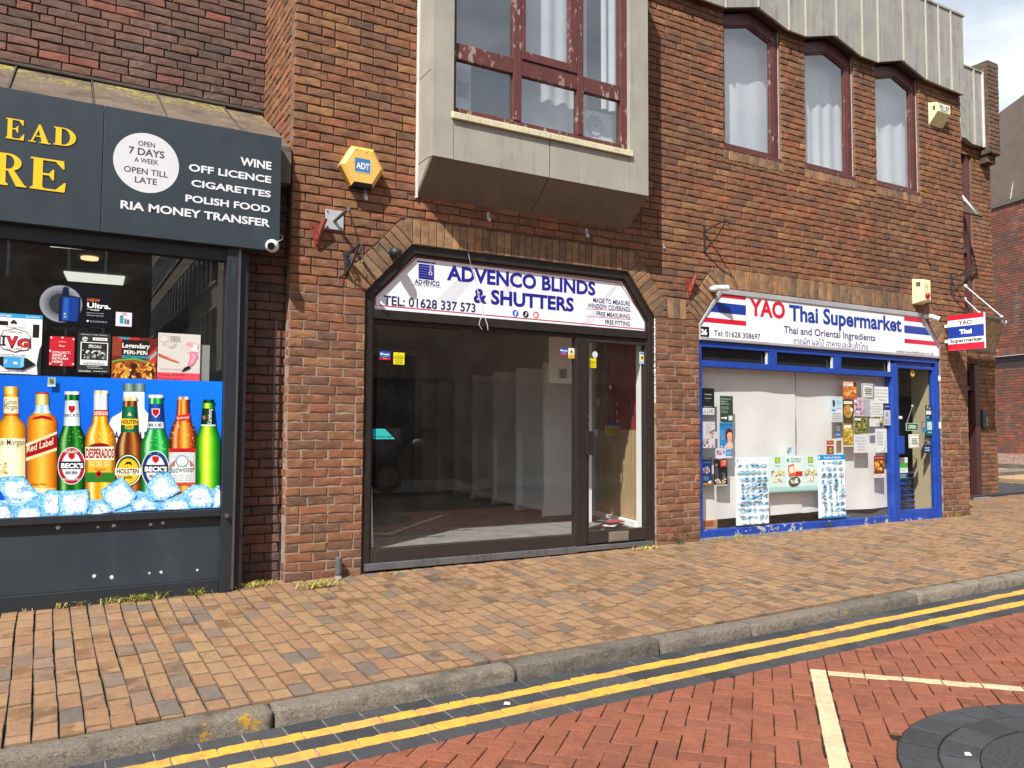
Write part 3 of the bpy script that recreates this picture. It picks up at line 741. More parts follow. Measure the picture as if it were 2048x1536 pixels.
# ------------------------------------------------------------------ upper windows and the bay
REDP = peeling('red_peeling_paint', (.105, .028, .024), (.36, .27, .23), .56, .585, (5, 5, 2.5))
REDD = peeling('dark_red_paint', (.095, .026, .022), (.36, .27, .23), .60, .63, (6, 6, 2))
CAULK = plain('white_caulk', (.55, .50, .46), .7)
CURT = plain('white_curtain', (.62, .64, .64), .85, 0, .06)
room = MB()
def shell(mb, x0, x1, y0, y1, z0, z1, mi=0, front=False):
    t = .05
    mb.box(x0-t, x1+t, y0, y1+t, z0-t, z0, mi); mb.box(x0-t, x1+t, y0, y1+t, z1, z1+t, mi)
    mb.box(x0-t, x0, y0, y1, z0, z1, mi); mb.box(x1, x1+t, y0, y1, z0, z1, mi); mb.box(x0-t, x1+t, y1, y1+t, z0, z1, mi)
shell(room, .35, 4.4, .13, 3.2, 3.40, 5.97); shell(room, 4.6, 9.0, .13, 3.2, 3.40, 5.97)
obj('upper_room', room, plain('grey_room_paint', (.36, .38, .39), .9), bld)
def curtain(name, x0, x1, z0, z1, Y, lab, amp=.03, per=.13, seed=0):
    mb = MB(); n = max(10, int((x1-x0)/.012)); rnd = random.Random(seed); ph = rnd.uniform(0, 6)
    def yy(x, t): return Y+amp*(.7+.3*t)*math.sin(2*math.pi*(x-x0)/per+ph+.8*math.sin(3*(x-x0)+seed))
    for i in range(n+1):
        x = x0+(x1-x0)*i/n
        for z, t in ((z0, 1), ((z0+z1)/2, .6), (z1, .2)): mb.v.append((x+.01*t*math.sin(x*9), yy(x, t), z)); mb.c.append((1, 1, 1))
    for i in range(n):
        for k in range(2): mb.f.append((i*3+k, i*3+3+k, i*3+4+k, i*3+1+k)); mb.mi.append(0)
    return obj(name, mb, CURT, smooth=True, label=lab, cat='curtain', group='white curtains behind upper windows')
def upper_window(a, b, sagging):
    zt = WZS; m = (a+b)/2
    w = MB(); Y0, Y1 = .045, .10; f = .05
    inn = [(a+f, WZ0+.085), (b-f-.04, WZ0+.085), (b-f-.04, zt-.12), (m, WZP-.15), (a+f, zt-.12)]
    outp = [(a+.002, WZ0+.002), (b-.002, WZ0+.002), (b-.002, zt), (m, WZP), (a+.002, zt)]
    for i in range(5):
        j = (i+1) % 5; w.prism([outp[i], outp[j], inn[j], inn[i]], Y0, Y1)
    fr = obj('window', w, REDD, bld, bevel=.004)
    # inner casement rim, sill board, glass
    c = MB(); g = .014; in2 = [(a+f+g, WZ0+.085+g), (b-f-.04-g*1.8, WZ0+.085+g), (b-f-.04-g*1.8, zt-.13), (m, WZP-.17), (a+f+g, zt-.13)]
    for i in range(5):
        j = (i+1) % 5; c.prism([inn[i], inn[j], in2[j], in2[i]], Y0+.012, Y1+.02)
    obj('casement', c, REDP, fr, bevel=.003)
    s = MB(); s.box(a+.003, b-.003, -.006, Y0-.001, WZ0-.004, WZ0+.038); obj('sill', s, REDP, fr, bevel=.004)
    k = MB(); k.box(b-.004, b+.004, Y0-.006, Y0-.0005, WZ0, zt); obj('seal', k, CAULK, fr)
    p = MB(); p.v = [(x, Y1-.02, z) for x, z in in2]; p.f = [(0, 1, 2, 3, 4)]; p.mi = [0]; p.c = [(1, 1, 1)]*5
    obj('pane', p, GLASS_U, fr)
for i, (a, b) in enumerate(WIN):
    upper_window(a, b, 0)
    curtain('curtain', a-.05, b+.12, WZ0-.03, WZP+.02, .24,
            ['white pleated curtain behind the upper window nearest the bay', 'white pleated curtain behind the middle one of three upper windows', 'white pleated curtain behind the upper window beside the cream alarm box'][i], [.007, .011, .009][i], [.31, .22, .27][i], i*3+1)
gp_ = MB()
for k in range(26):
    q = P(1789+random.uniform(-7, 7), 373+random.uniform(-8, 5), .16); s_ = random.uniform(.008, .016); a = random.uniform(0, 3)
    gp_.add([(q.x-s_*math.cos(a), q.y-.01, q.z-s_*.6), (q.x+s_*math.cos(a), q.y-.01, q.z-s_*.3), (q.x+s_*.3, q.y-.015, q.z+s_)], [(0, 1, 2)])
pot = MB(); q = P(1789, 384, .16); pot.tube([(q.x, q.y, q.z-.04), (q.x, q.y, q.z)], [.028, .036], 12, 0)
pt = thing('potted_plant', 'small green plant at the foot of the third upper window', 'plant', (q.x, q.y, q.z-.04))
obj('leaves', gp_, plain('bright_leaf', (.10, .28, .06), .6), pt); obj('pot', pot, plain('white_pot', (.5, .5, .48)), pt)

# bay --------------------------------------------------------------
BX0, BX1, BY, BZ = 1.09, 3.423, -.337, 3.537
WX0, WX1 = 1.283, 3.195
bay = MB()
bay.box(BX0, WX0, BY, BY+.05, BZ, 6.1); bay.box(WX1, BX1, BY, BY+.05, BZ, 6.1)
bay.box(WX0+.006, 2.262, BY+.003, BY+.05, BZ, 3.905); bay.box(2.274, WX1-.006, BY+.003, BY+.05, BZ, 3.905)
bay.box(WX0-.0, WX1, BY+.02, BY+.05, BZ+.002, 3.9, 1)
for X in (BX0, BX1-.05):
    zs = [3.28, 3.535, 3.545, 4.30, 4.308, 5.1, 5.108, 6.1]
    x0, x1 = X, X+.05
    yb = 0.03
    bay.hexa([(x0, BY+.051, BZ+.002), (x1, BY+.051, BZ+.002), (x1, yb, 3.268), (x0, yb, 3.268)], [(x0, BY+.051, BZ+.003), (x1, BY+.051, BZ+.003), (x1, yb, BZ+.003), (x0, yb, BZ+.003)])
    for a, b in ((BZ+.012, 4.30), (4.309, 5.2), (5.209, 6.1)): bay.box(x0, x1, BY+.051, yb, a, b)
    bay.box(x0+.008, x1-.008, BY+.06, yb, BZ+.004, 6.1, 1)
bayo = obj('bay_window', bay, [CLADB, plain('joint_shadow_gap', (.05, .045, .04), .9)], bld)
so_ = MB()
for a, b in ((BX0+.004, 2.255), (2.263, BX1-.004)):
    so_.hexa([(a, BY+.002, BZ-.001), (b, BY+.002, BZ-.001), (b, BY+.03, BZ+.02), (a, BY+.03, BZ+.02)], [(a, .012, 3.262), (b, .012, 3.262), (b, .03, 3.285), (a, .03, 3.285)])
obj('sloping_underside', so_, plain('shaded_cladding', (.16, .134, .113), .65, 0, .15, 5), bayo)  # same panel as the bay; its shade and brown bounce are put into the colour
ed = MB(); ed.box(BX0-.012, BX0-.0005, -.03, .012, 3.25, 6.1); obj('edge_trim', ed, plain('white_trim', (.66, .65, .61), .55), bayo)
sl_ = MB(); sl_.hexa([(WX0-.02, BY-.026, 3.888), (WX1+.02, BY-.026, 3.888), (WX1+.02, BY+.06, 3.898), (WX0-.02, BY+.06, 3.898)][::1], [(WX0-.02, BY-.026, 3.945), (WX1+.02, BY-.026, 3.945), (WX1+.02, BY+.06, 3.968), (WX0-.02, BY+.06, 3.968)])
sl_.f = [tuple(reversed(f)) for f in sl_.f]
obj('sill', sl_, stained('cream_sill', '#cfc7a6', '#4c4733', .6, 0, (60, 60, 30), .5, .66, .9, .3), bayo, bevel=.005)
wf = MB(); Y0, Y1 = BY+.055, BY+.115
def vbar(x0, x1, z0, z1, y0=Y0, y1=Y1): wf.box(x0, x1, y0, y1, z0, z1)
T0, T1 = 4.455, 4.60
M1, M2 = (1.905, 1.99), (2.605, 2.675)
vbar(WX0, WX0+.045, 3.955, 6.1, BY+.045, Y1); vbar(WX1-.075, WX1, 3.955, 6.1, BY+.045, Y1)
vbar(M1[0], M1[1], 4.022, 6.1, Y0-.008); vbar(M2[0], M2[1], 4.022, 6.1, Y0-.008)
vbar(WX0+.046, WX1-.076, 3.955, 4.02)
for a, b in ((WX0+.046, M1[0]-.001), (M1[1]+.001, M2[0]-.001), (M2[1]+.001, WX1-.076)): vbar(a, b, T0, T1)
wfo = obj('window_frame', wf, REDP, bayo, bevel=.004)
cs = MB()
for a, b, c, d in ((M1[1]+.004, M1[1]+.04, T1+.006, 6.1), (M2[0]-.085, M2[0]-.004, T1+.006, 6.1), (M1[1]+.041, M2[0]-.086, T1+.006, T1+.085)): cs.box(a, b, Y0-.012, Y1-.01, c, d)
obj('opening_casement', cs, REDP, bayo, bevel=.004)
for a, b, c, d in ((WX0+.045, M1[0], 4.02, T0), (M1[1], M2[0], 4.02, T0), (M2[1], WX1-.075, 4.02, T0), (WX0+.045, M1[0], T1, 6.1), (M1[1]+.04, M2[0]-.085, T1+.085, 6.1), (M2[1], WX1-.075, T1, 6.1)):
    p = MB(); p.add([(a, Y1-.03, c), (b, Y1-.03, c), (b, Y1-.03, d), (a, Y1-.03, d)], [(0, 1, 2, 3)]); obj('pane', p, GLASS_U, bayo)
for za_, zb2 in ((3.93, 3.945), (6.1, 6.14)): ir = MB(); ir.box(BX0+.055, BX1-.055, BY+.12, .6, za_, zb2); obj('inner_board', ir, plain('grey_white_board', (.5, .5, .5), .6), bayo)
curtain('curtain', 2.0, 2.86, 3.98, 6.05, -.08, 'white net curtain hanging behind the middle light of the bay', .010, .19, 5)
curtain('curtain', 3.02, 3.34, 4.42, 6.05, -.10, 'white net curtain gathered at the right end of the bay', .02, .12, 7)
AX = P(1195, 250, -.12).x-2.90; HX = P(926, 190, .0).x-1.415
ac = thing('air_cooler', 'white portable air cooler with round fan grille standing in the bay window', 'air cooler', (2.93+AX, -.02, 3.95))
a_ = MB(); a_.box(2.76+AX, 3.12+AX, -.12, .16, 3.95, 4.38); obj('body', a_, plain('white_plastic', (.72, .73, .72), .4), ac, bevel=.04)
g_ = MB()
for k in range(14):
    t = 2*math.pi*k/14; c, s_ = math.cos(t), math.sin(t)
    g_.add([(2.87+AX+.02*c, -.128, 4.22+.02*s_), (2.87+AX+.10*c, -.124, 4.22+.10*s_), (2.87+AX+.10*math.cos(t+.3), -.136, 4.22+.10*math.sin(t+.3)), (2.87+AX+.02*math.cos(t+.5), -.13, 4.22+.02*math.sin(t+.5))], [(0, 1, 2, 3)])
obj('fan_blades', g_, plain('pale_grey_plastic', (.55, .56, .55), .4), ac)
h_ = MB(); h_.add([(2.87+AX+.105*math.cos(2*math.pi*k/24), -.1215, 4.22+.105*math.sin(2*math.pi*k/24)) for k in range(24)], [tuple(range(24))[::-1]]); obj('fan_recess', h_, plain('grey_recess', (.22, .23, .23), .6), ac)
ht = thing('wall_heater', 'white slatted wall heater in the bottom left pane of the bay', 'heater', (1.42+HX, .05, 3.96))
a_ = MB(); a_.box(1.33+HX, 1.50+HX, .0, .1, 3.96, 4.62); obj('casing', a_, plain('white_plastic', (.72, .73, .72), .4), ht, bevel=.012)
a_ = MB()
for k in range(9): a_.box(1.36+HX+.013*k, 1.366+HX+.013*k, -.004, -.0005, 4.25, 4.40)
obj('vent_slots', a_, plain('dark_slot', (.08, .08, .09), .8), ht)

# narrow window strip, open light and entrance at the recessed end
st = thing('stair_window', 'tall narrow dark red window strip between the brick piers at the far right', 'window', (11.55, 1.42, 2.9))
a_ = MB(); a_.box(11.22, 11.28, 1.43, 1.5, 2.9, 5.94); a_.box(11.80, 11.92, 1.43, 1.5, 2.9, 5.94); a_.box(11.28, 11.80, 1.43, 1.5, 2.9, 2.97); a_.box(11.28, 11.8, 1.43, 1.5, 4.25, 4.33)
obj('frame', a_, REDD, st)
a_ = MB(); a_.add([(11.28, 1.47, 2.97), (11.8, 1.47, 2.97), (11.8, 1.47, 5.94), (11.28, 1.47, 5.94)], [(0, 1, 2, 3)]); obj('pane', a_, GLASS_U, st)
a_ = MB(); a_.box(11.2, 11.95, 1.6, 1.65, 2.9, 6.0); obj('inner_blind', a_, plain('dark_room', (.05, .05, .055), .9), st)
t0, t1 = P(1925, 389, 1.38), XP(1964, 433, P(1925, 389, 1.38).x+.13)
lw = MB(); xr = 11.62; zt = t0.z; yb = .98; zb = zt-.36
q = P(1964, 433, yb); xr2 = q.x; zb = q.z
def stripq(mb, a, b, w, th):
    d = (Vector(b)-Vector(a)).normalized(); return mb.tube([a, b], w, 4)
A_, B_, C_, D_ = Vector((t0.x, 1.40, t0.z)), Vector((xr2, yb, zb)), Vector((xr2-.62, yb, zb)), Vector((t0.x-.62, 1.40, t0.z))
for a, b in ((A_, B_), (B_, C_), (C_, D_)): lw.tube([a, b], .022, 4)
lo_ = obj('open_light', lw, plain('brown_frame', (.06, .035, .03), .5), st)
a_ = MB(); a_.add([A_, D_, C_, B_], [(0, 1, 2, 3)]); obj('open_pane', a_, GLASS_U, st)
a_ = MB(); a_.tube([A_+Vector((-.03, -.02, 0)), B_+Vector((-.05, .03, .01))], .010, 4); obj('glazing_bead', a_, plain('white_bead', (.7, .72, .72), .4), st)
dr_ = thing('entrance_door', 'dark brown entrance door in the gap beside the intercom', 'door', (11.3, 1.46, .1))
a_ = MB(); a_.box(11.80, 11.94, 1.36, 1.52, .1, 2.33); a_.box(10.62, 11.80, 1.42, 1.52, 2.22, 2.33); a_.box(10.62, 11.8, 1.40, 1.52, 1.90, 1.98); obj('frame', a_, plain('oxblood_frame', (.055, .018, .018), .45), dr_, bevel=.006)
a_ = MB(); a_.box(10.7, 11.798, 1.47, 1.5, .12, 2.2); obj('leaf', a_, plain('dark_door', (.012, .010, .011), .3), dr_)
a_ = MB(); a_.box(11.5, 11.98, 1.2, 1.4, .06, .13); obj('step', a_, plain('stone_step', (.22, .2, .18), .9), dr_)
# ================================================================== LEFT NEIGHBOUR
lb = thing('dark_brick_building', 'dark brown brick building set back above the off licence at left', 'building', (-2, 1.1, 0))
w_ = MB(); brickwork(w_, frame((0, 1.105, 0), (1, 0, 0), (0, 0, 1), (0, 1, 0)), -5.5, -.001, 3.9, 6.3, (), .07, thick=.3, seg=.07); w_.box(-.3, .1, 1.125, 1.5, 3.9, 6.3, 1)
obj('upper_wall', w_, [BR_DARK, MORT_D], lb)
w_ = MB(); brickwork(w_, frame((0, .14, 0), (1, 0, 0), (0, 0, 1), (0, 1, 0)), -.36, -.003, -.1, 3.2, (), .12, thick=.3, seg=.05)
obj('lower_wall', w_, [BR_DARK, MORT_D], lb)
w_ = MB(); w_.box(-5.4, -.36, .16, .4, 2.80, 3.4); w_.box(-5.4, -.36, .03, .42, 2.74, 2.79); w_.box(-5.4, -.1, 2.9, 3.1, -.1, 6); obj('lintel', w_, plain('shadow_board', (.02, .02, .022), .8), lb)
# lean-to roof of weathered sheets
def lt(px, py):                                         # point of the sloping sheet
    n = Vector((0, .66, -1.17)).normalized(); o = Vector((0, 1.10, 4.155)); r = ray(px, py); return CAM+r*((o-CAM).dot(n)/r.dot(n))
LEAN = None
t = NT('weathered_lean_to'); nn = t.noise(5, 6, .65); c = t.ramp(nn, [(.32, (.075, .054, .040)), (.5, (.118, .087, .065)), (.7, (.155, .118, .088))])
lw_ = t.noise(24, 5, .65); gm = t.n('SeparateXYZ'); g2 = t.n('NewGeometry'); t.l(g2.outputs['Position'], gm.inputs[0])
hi = t.ramp(t.math('MULTIPLY', gm.outputs[2], .2), [(.775, 0), (.822, 1)])
m = t.math('MULTIPLY', t.ramp(lw_, [(.46, 0), (.56, 1)]), t.math('MULTIPLY', hi, t.ramp(t.noise(3.2, 3), [(.42, 0), (.58, 1)])))
c = t.mix(t.math('MULTIPLY', m, .85), c, (.34, .30, .04))
c = t.mix(t.ramp(t.noise(45, 4, .7), [(.62, 0), (.68, .6)]), c, (.5, .47, .4)); t.bump(t.noise(30, 5), .4, .01)
LEAN = t.base(c, .9, 0, .2)
joints = [-5.4] + [lt(*q).x for q in ((27, 150), (187, 190), (330, 222), (470, 243))] + [-.012]
joints.insert(1, joints[1]-.62*2); joints.insert(2, joints[2]-.62)
le = MB(); sub = []
for a, b in zip(joints, joints[1:]):
    j = random.uniform(-.012, .012)
    le.hexa([(a+.006, -.02, 3.515+j), (b-.006, -.02, 3.515+j), (b-.006, 1.10, 4.155+j), (a+.006, 1.10, 4.155+j)], [(a+.006, -.02, 3.46+j), (b-.006, -.02, 3.46+j), (b-.006, 1.10, 4.10+j), (a+.006, 1.10, 4.10+j)])
le.f = [tuple(reversed(f)) for f in le.f]
leo = obj('lean_to_roof', le, LEAN, lb, bevel=.006)
rl = MB(); rl.box(-5.4, -.02, -.03, .10, 3.2, 3.455); obj('eaves_board', rl, plain('olive_board', (.14, .12, .085), .85), leo)
rl = MB()
for a in joints[1:-1]: rl.tube([(a, -.01, 3.522), (a, 1.09, 4.16)], .006, 6)
rl.tube([(-5.4, 1.09, 4.175), (-.02, 1.09, 4.175)], .018, 6)
obj('joint_strip', rl, plain('dark_lead', (.06, .05, .042), .8), leo)

# fascia sign -------------------------------------------------------
SG = -.15
GREYP = stained('anthracite_panel', '#2f383f', '#4a5258', .42, .0, (3, 3, 1), .5, .8, .5)
GREYF = stained('anthracite_frame', '#24292f', '#4c5256', .45, 0, (30, 30, 4), .58, .8, .5)
fs = thing('shop_sign', 'long dark grey fascia sign with yellow and white letters over the off licence', 'sign', (-1.8, -.1, 2.6))
q = P(206, 300, SG).x; xr = P(561, 400, SG).x; zt, zb = P(566, 277, SG).z+.005, P(556, 503, SG).z
w_ = MB(); w_.box(q+.0015, xr, SG, -.035, zb, zt); obj('panel', w_, GREYP, fs, bevel=.003)
w_ = MB(); w_.box(-5.2, q-.0015, SG, -.035, zb, zt); obj('panel', w_, GREYP, fs, bevel=.003)
w_ = MB(); w_.box(-5.2, xr-.004, -.034, .05, zb+.05, zt-.01); obj('back_box', w_, plain('black_box', (.012, .012, .014), .6), fs)
def serif(ch, x0, x1, z0, z1):
    """bold bracketed serif capitals as outlines (unit box)"""
    st, th, sv = .26, .055, .11
    R = []
    def box(a, b, c, d): R.append([(a, b), (c, b), (c, d), (a, d)])
    if ch in 'EHDR': box(.08, 0, .08+st, 1); box(0, 0, .42, th); box(0, 1-th, .42, 1); R.append([(.02, th), (.08, th), (.08, th+.05)]); R.append([(.08+st, th), (.40, th), (.08+st, th+.05)])
    if ch == 'H': box(.66, 0, .66+st, 1); box(.58, 0, 1, th); box(.58, 1-th, 1, 1); box(.3, .47, .7, .53)
    if ch == 'E':
        box(.3, 0, .9, th); box(.3, 1-th, .86, 1); R.append([(.97, 0), (1, .30), (.95, .30), (.72, th), (.7, 0)]); R.append([(.93, 1), (.95, .74), (.90, .74), (.70, 1-th), (.68, 1)])
        box(.3, .48, .6, .54); R.append([(.62, .34), (.66, .34), (.66, .68), (.62, .68), (.52, .54), (.52, .48)])
    if ch == 'A':
        R += [[(.12, th), (.20, th), (.52, .88), (.46, 1)], [(.60, th), (.90, th), (.54, 1), (.44, 1), (.42, .9)]]; box(0, 0, .33, th); box(.50, 0, 1, th); box(.26, .32, .66, .38)
    if ch in 'DR':
        zb_, rx = (0., .58) if ch == 'D' else (.46, .46); cz = (zb_+1)/2; rz = (1-zb_)/2; cx = .40; n = 12; ix = rx-.26 if ch == 'D' else rx-.24
        for k in range(n):
            a0, a1 = -math.pi/2+math.pi*k/n, -math.pi/2+math.pi*(k+1)/n
            o = lambda a, r, z: (cx+r*math.cos(a), cz+z*math.sin(a)); R.append([o(a0, rx, rz), o(a1, rx, rz), o(a1, ix, rz-th), o(a0, ix, rz-th)])
        box(.3, zb_, .42, zb_+th); box(.3, 1-th, .42, 1)
    if ch == 'R': R.append([(.40, .48), (.62, .48), (1.0, .03), (1.02, 0), (.70, 0)]); box(.7, 0, 1.05, th*.8)
    m = MB()
    for k, pz in enumerate(R):
        pz = [(x0+(x1-x0)*x, z0+(z1-z0)*z) for x, z in pz]; m.prism(pz, SG-.004-.00008*k, SG-.0005)
    return m
YELL = plain('yellow_letters', (.80, .52, .012), .4, 0, .05)
def px2(l, r, top, Y): a, b, c = P(*l, Y), P(*r, Y), P(l[0], top, Y); return a.x, b.x, (a.z+b.z)/2, (a.z+b.z)/2+(c.z-a.z)
for ch, l, r, top in (('H', A1(-185, 570), A1(-22, 594), A1(0, 436)[1]), ('E', A1(38, 603), A1(165, 620), A1(0, 463)[1]), ('A', A1(192, 625), A1(345, 645), A1(0, 500)[1]), ('D', A1(365, 645), A1(520, 668), A1(0, 522)[1]),
                      ('R', A1(-35, 915), A1(170, 938), A1(0, 695)[1]), ('E', A1(203, 945), A1(447, 975), A1(0, 728)[1])):
    obj('letter', serif(ch, *px2(l, r, top, SG)), YELL, fs)
pr = Print(SG-.0006); c = P(*A1(1001, 772), SG); rx = P(*A1(1222, 800), SG).x-c.x
pr.disc(c.x, c.z, .0, '#ffffff')
pr = Print(SG-.0006); pr.k = 2
pr.disc(c.x, c.z, rx, (.66, .66, .68), rx*1.0, 48)
obj('roundel', pr, ACRYL, fs, uvcol=True)
for s_, l, r, top, b in (('OPEN', (943, 652), (1058, 668), 618, .02), ('7 DAYS', (878, 703), (1122, 742), 655, .025), ('A WEEK', (916, 762), (1082, 785), 730, .02), ('OPEN TILL', (845, 828), (1146, 872), 788, .02), ('LATE', (920, 903), (1072, 922), 862, .02)):
    pt_ = Print(SG-.0016); pt_.ptext(s_, A1(*l), A1(*r), A1(0, top)[1], (.06, .06, .065), b); obj('roundel_lettering', pt_, ACRYL, fs, uvcol=True)
WHL = plain('white_letters', (.72, .72, .74), .4, 0, .04)
for s_, l, r, top in (('WINE', (1640, 786), (1852, 816), 732), ('OFF LICENCE', (1288, 820), (1850, 912), 772), ('CIGARETTES', (1305, 925), (1848, 1010), 880), ('POLISH FOOD', (1265, 1028), (1844, 1114), 982), ('RIA MONEY TRANSFER', (822, 1072), (1842, 1214), 1018)):
    a, b, z0, z1 = px2(A1(*l), A1(*r), A1(0, top)[1], SG)
    t_ = Print(SG-.0025); t_.text(s_, a, b, z0, z1, (1, 1, 1), .03, 1); m = MB(); n = len(t_.v)
    m.add(t_.v, t_.f)
    obj('lettering', m, WHL, fs)

# shopfront ---------------------------------------------------------
sf = thing('shopfront', 'dark grey metal shopfront with wide window and blue bottle advert', 'shopfront', (-1.8, -.08, 0))
LY = -.115
zr1, zr0 = P(445, 1018, LY).z, P(445, 1032, LY).z
xp0, xp1 = P(*A3(1520, 500), LY).x, P(*A3(1598, 500), LY).x
w_ = MB(); w_.box(xp0, xp1, LY, -.02, gz(-1)-.02, 2.62); obj('corner_post', w_, GREYF, sf, bevel=.003)
w_ = MB(); w_.box(xp1+.001, xp1+.022, LY+.02, -.02, 0, 2.62); obj('silver_edge', w_, plain('grey_metal', (.36, .37, .38), .4, .3), sf)
w_ = MB(); w_.box(xp1+.024, xp1+.088, LY+.05, .1, -.01, 2.62); obj('side_post', w_, plain('black_post', (.016, .017, .019), .45), sf, bevel=.003)
w_ = MB(); w_.box(-5.2, xp0-.001, LY+.004, -.02, zr0, zr1); obj('sill_rail', w_, GREYF, sf, bevel=.004)
w_ = MB(); w_.box(-5.2, xp0-.001, LY+.045, -.02, .09, zr0-.001); obj('stall_riser', w_, GREYP, sf)
w_ = MB(); w_.box(-5.2, xp0-.001, LY+.02, -.02, -.06, .088); obj('kick_rail', w_, GREYF, sf, bevel=.004)
zh = P(*A2(1540, 250), LY+.05).z
w_ = MB(); w_.box(-5.2, xp0-.001, LY+.02, .03, zh, 2.62); obj('head_rail', w_, plain('black_post', (.016, .017, .019), .45), sf)
w_ = MB(); w_.add([(-5.2, LY+.06, zr1), (xp0, LY+.06, zr1), (xp0, LY+.06, zh), (-5.2, LY+.06, zh)], [(0, 1, 2, 3)]); obj('window_pane', w_, GLASS, sf)
w_ = MB(); q = P(*A3(1545, 955), LY); w_.tube([(q.x, LY-.001, q.z), (q.x, LY-.03, q.z-.005)], .016, 12); w_.tube([(q.x, LY-.03, q.z-.005), (q.x, LY-.036, q.z-.006)], .011, 12, 1); obj('lock', w_, [plain('steel', (.45, .45, .45), .3, 1.), plain('dark_slot', (.08, .08, .09), .8)], sf)
# white spots of old sticker glue
w_ = MB()
for x, y, r in ((395, 1041, 12), (668, 1038, 8), (777, 1028, 11), (1028, 1020, 9), (1112, 1010, 9), (642, 1373, 11), (762, 1381, 12), (1020, 1352, 7), (1100, 1346, 9), (1346, 1331, 7)):
    yy = LY+.0445; q = P(*A3(x, y), yy)
    w_.add([(q.x+r*.0012*math.cos(k)*random.uniform(.8, 1.2), yy, q.z+r*.0012*math.sin(k)*random.uniform(.7, 1.2)) for k in [2*math.pi*i/9 for i in range(9)]], [tuple(range(9))])
obj('glue_spots', w_, plain('white_spot', (.62, .62, .6), .7), sf)
# room behind
w_ = MB(); shell(w_, -5.2, -.37, .42, 7.0, .02, 2.72); w_.box(-.372, -.36, -.02, .42, .02, 2.6)
obj('shop_room', w_, plain('dark_shop_room', (.16, .155, .15), .8), lb)
CL = emis('ceiling_lamp', (.95, .97, .84), .55)
def ceil_quad(pts, z): return [tuple(G(*A2(*p), z)) for p in pts]
for pts, lab in (([(330, 125), (345, 150), (833, 190), (828, 176)], 'long thin ceiling light at the top of the off licence window'), ([(435, 325), (462, 382), (840, 412), (852, 360)], 'large glowing ceiling panel above the round vape advert'), ([(766, 510), (770, 545), (876, 556), (862, 515)], 'small ceiling light panel right of the vape advert')):
    z = 2.70; v = ceil_quad(pts, z); m = MB(); m.add(v+[(a, b, c+.015) for a, b, c in v], [(0, 1, 2, 3), (7, 6, 5, 4), (0, 4, 5, 1), (1, 5, 6, 2), (2, 6, 7, 3), (3, 7, 4, 0)])
    obj('ceiling_light', m, CL, label=lab, cat='light', group='ceiling lights inside the off licence')
c = G(*A2(612, 232), 2.7); m = MB(); m.tube([(c.x, c.y, 2.715), (c.x, c.y, 2.695)], .07, 18); obj('ceiling_light', m, emis('warm_lamp', (1, .7, .35), .8), label='small round warm downlight in the off licence ceiling', cat='light', group='ceiling lights inside the off licence')
# things on shelves inside, dim
random.seed(5)
for i in range(5):
    x = -3.6+i*.78; g = thing('shop_shelf', 'dim stocked shelf unit inside the off licence', 'shelf', (x, 3.4, .02), 'shelf units inside the off licence')
    m = MB(); m.box(x-.36, x+.36, 3.3, 3.6, .02, .07); m.box(x-.36, x+.36, 3.58, 3.6, .07, 1.9)
    for z in (.5, .9, 1.3, 1.7): m.box(x-.36, x+.36, 3.3, 3.58, z, z+.02)
    obj('rack', m, plain('grey_rack', (.12, .12, .12), .6), g)
    m = MB()
    for z in (.52, .92, 1.32):
        k = x-.34
        while k < x+.3: w = random.uniform(.05, .1); m.box(k, k+w, 3.33, 3.5, z+.001, z+random.uniform(.14, .3), random.randint(0, 2)); k += w+.01
    obj('goods', m, [plain('goods_red', (.2, .04, .03)), plain('goods_blue', (.05, .08, .2)), plain('goods_tan', (.25, .2, .12))], g)

# bottle advert -----------------------------------------------------
VY = LY+.050
va = thing('window_advert', 'blue window advert printed with a row of bottles above ice cubes', 'advert', (-1.8, VY, zr1))
pr = Print(VY, .00035); z1 = P(*A3(1519, 45), VY).z; x1 = xp0-.004; z0 = zr1+.002
n = 24; m = MB()
for i in range(n+1):
    x = -3.4+(x1+3.4)*i/n
    for z, k in ((z0, .0), ((z0+z1)/2, .5), (z1, 1)): m.v.append((x, VY, z)); t = i/n; m.c.append((.004+.0*t, .035+.17*t*(.4+.6*k), .46+.42*t))
for i in range(n):
    for k in range(2): m.f.append((i*3+k, i*3+3+k, i*3+4+k, i*3+1+k)); m.mi.append(0)
m.box(-3.4, x1, VY+.0004, VY+.006, z0, z1); m.c[-8:] = [(.01, .05, .5)]*8
obj('blue_sheet', m, VINYL, va, uvcol=True)
def vx(x, y): p = P(*A3(x, y), VY); return (p.x, p.z)
LAY = [1]
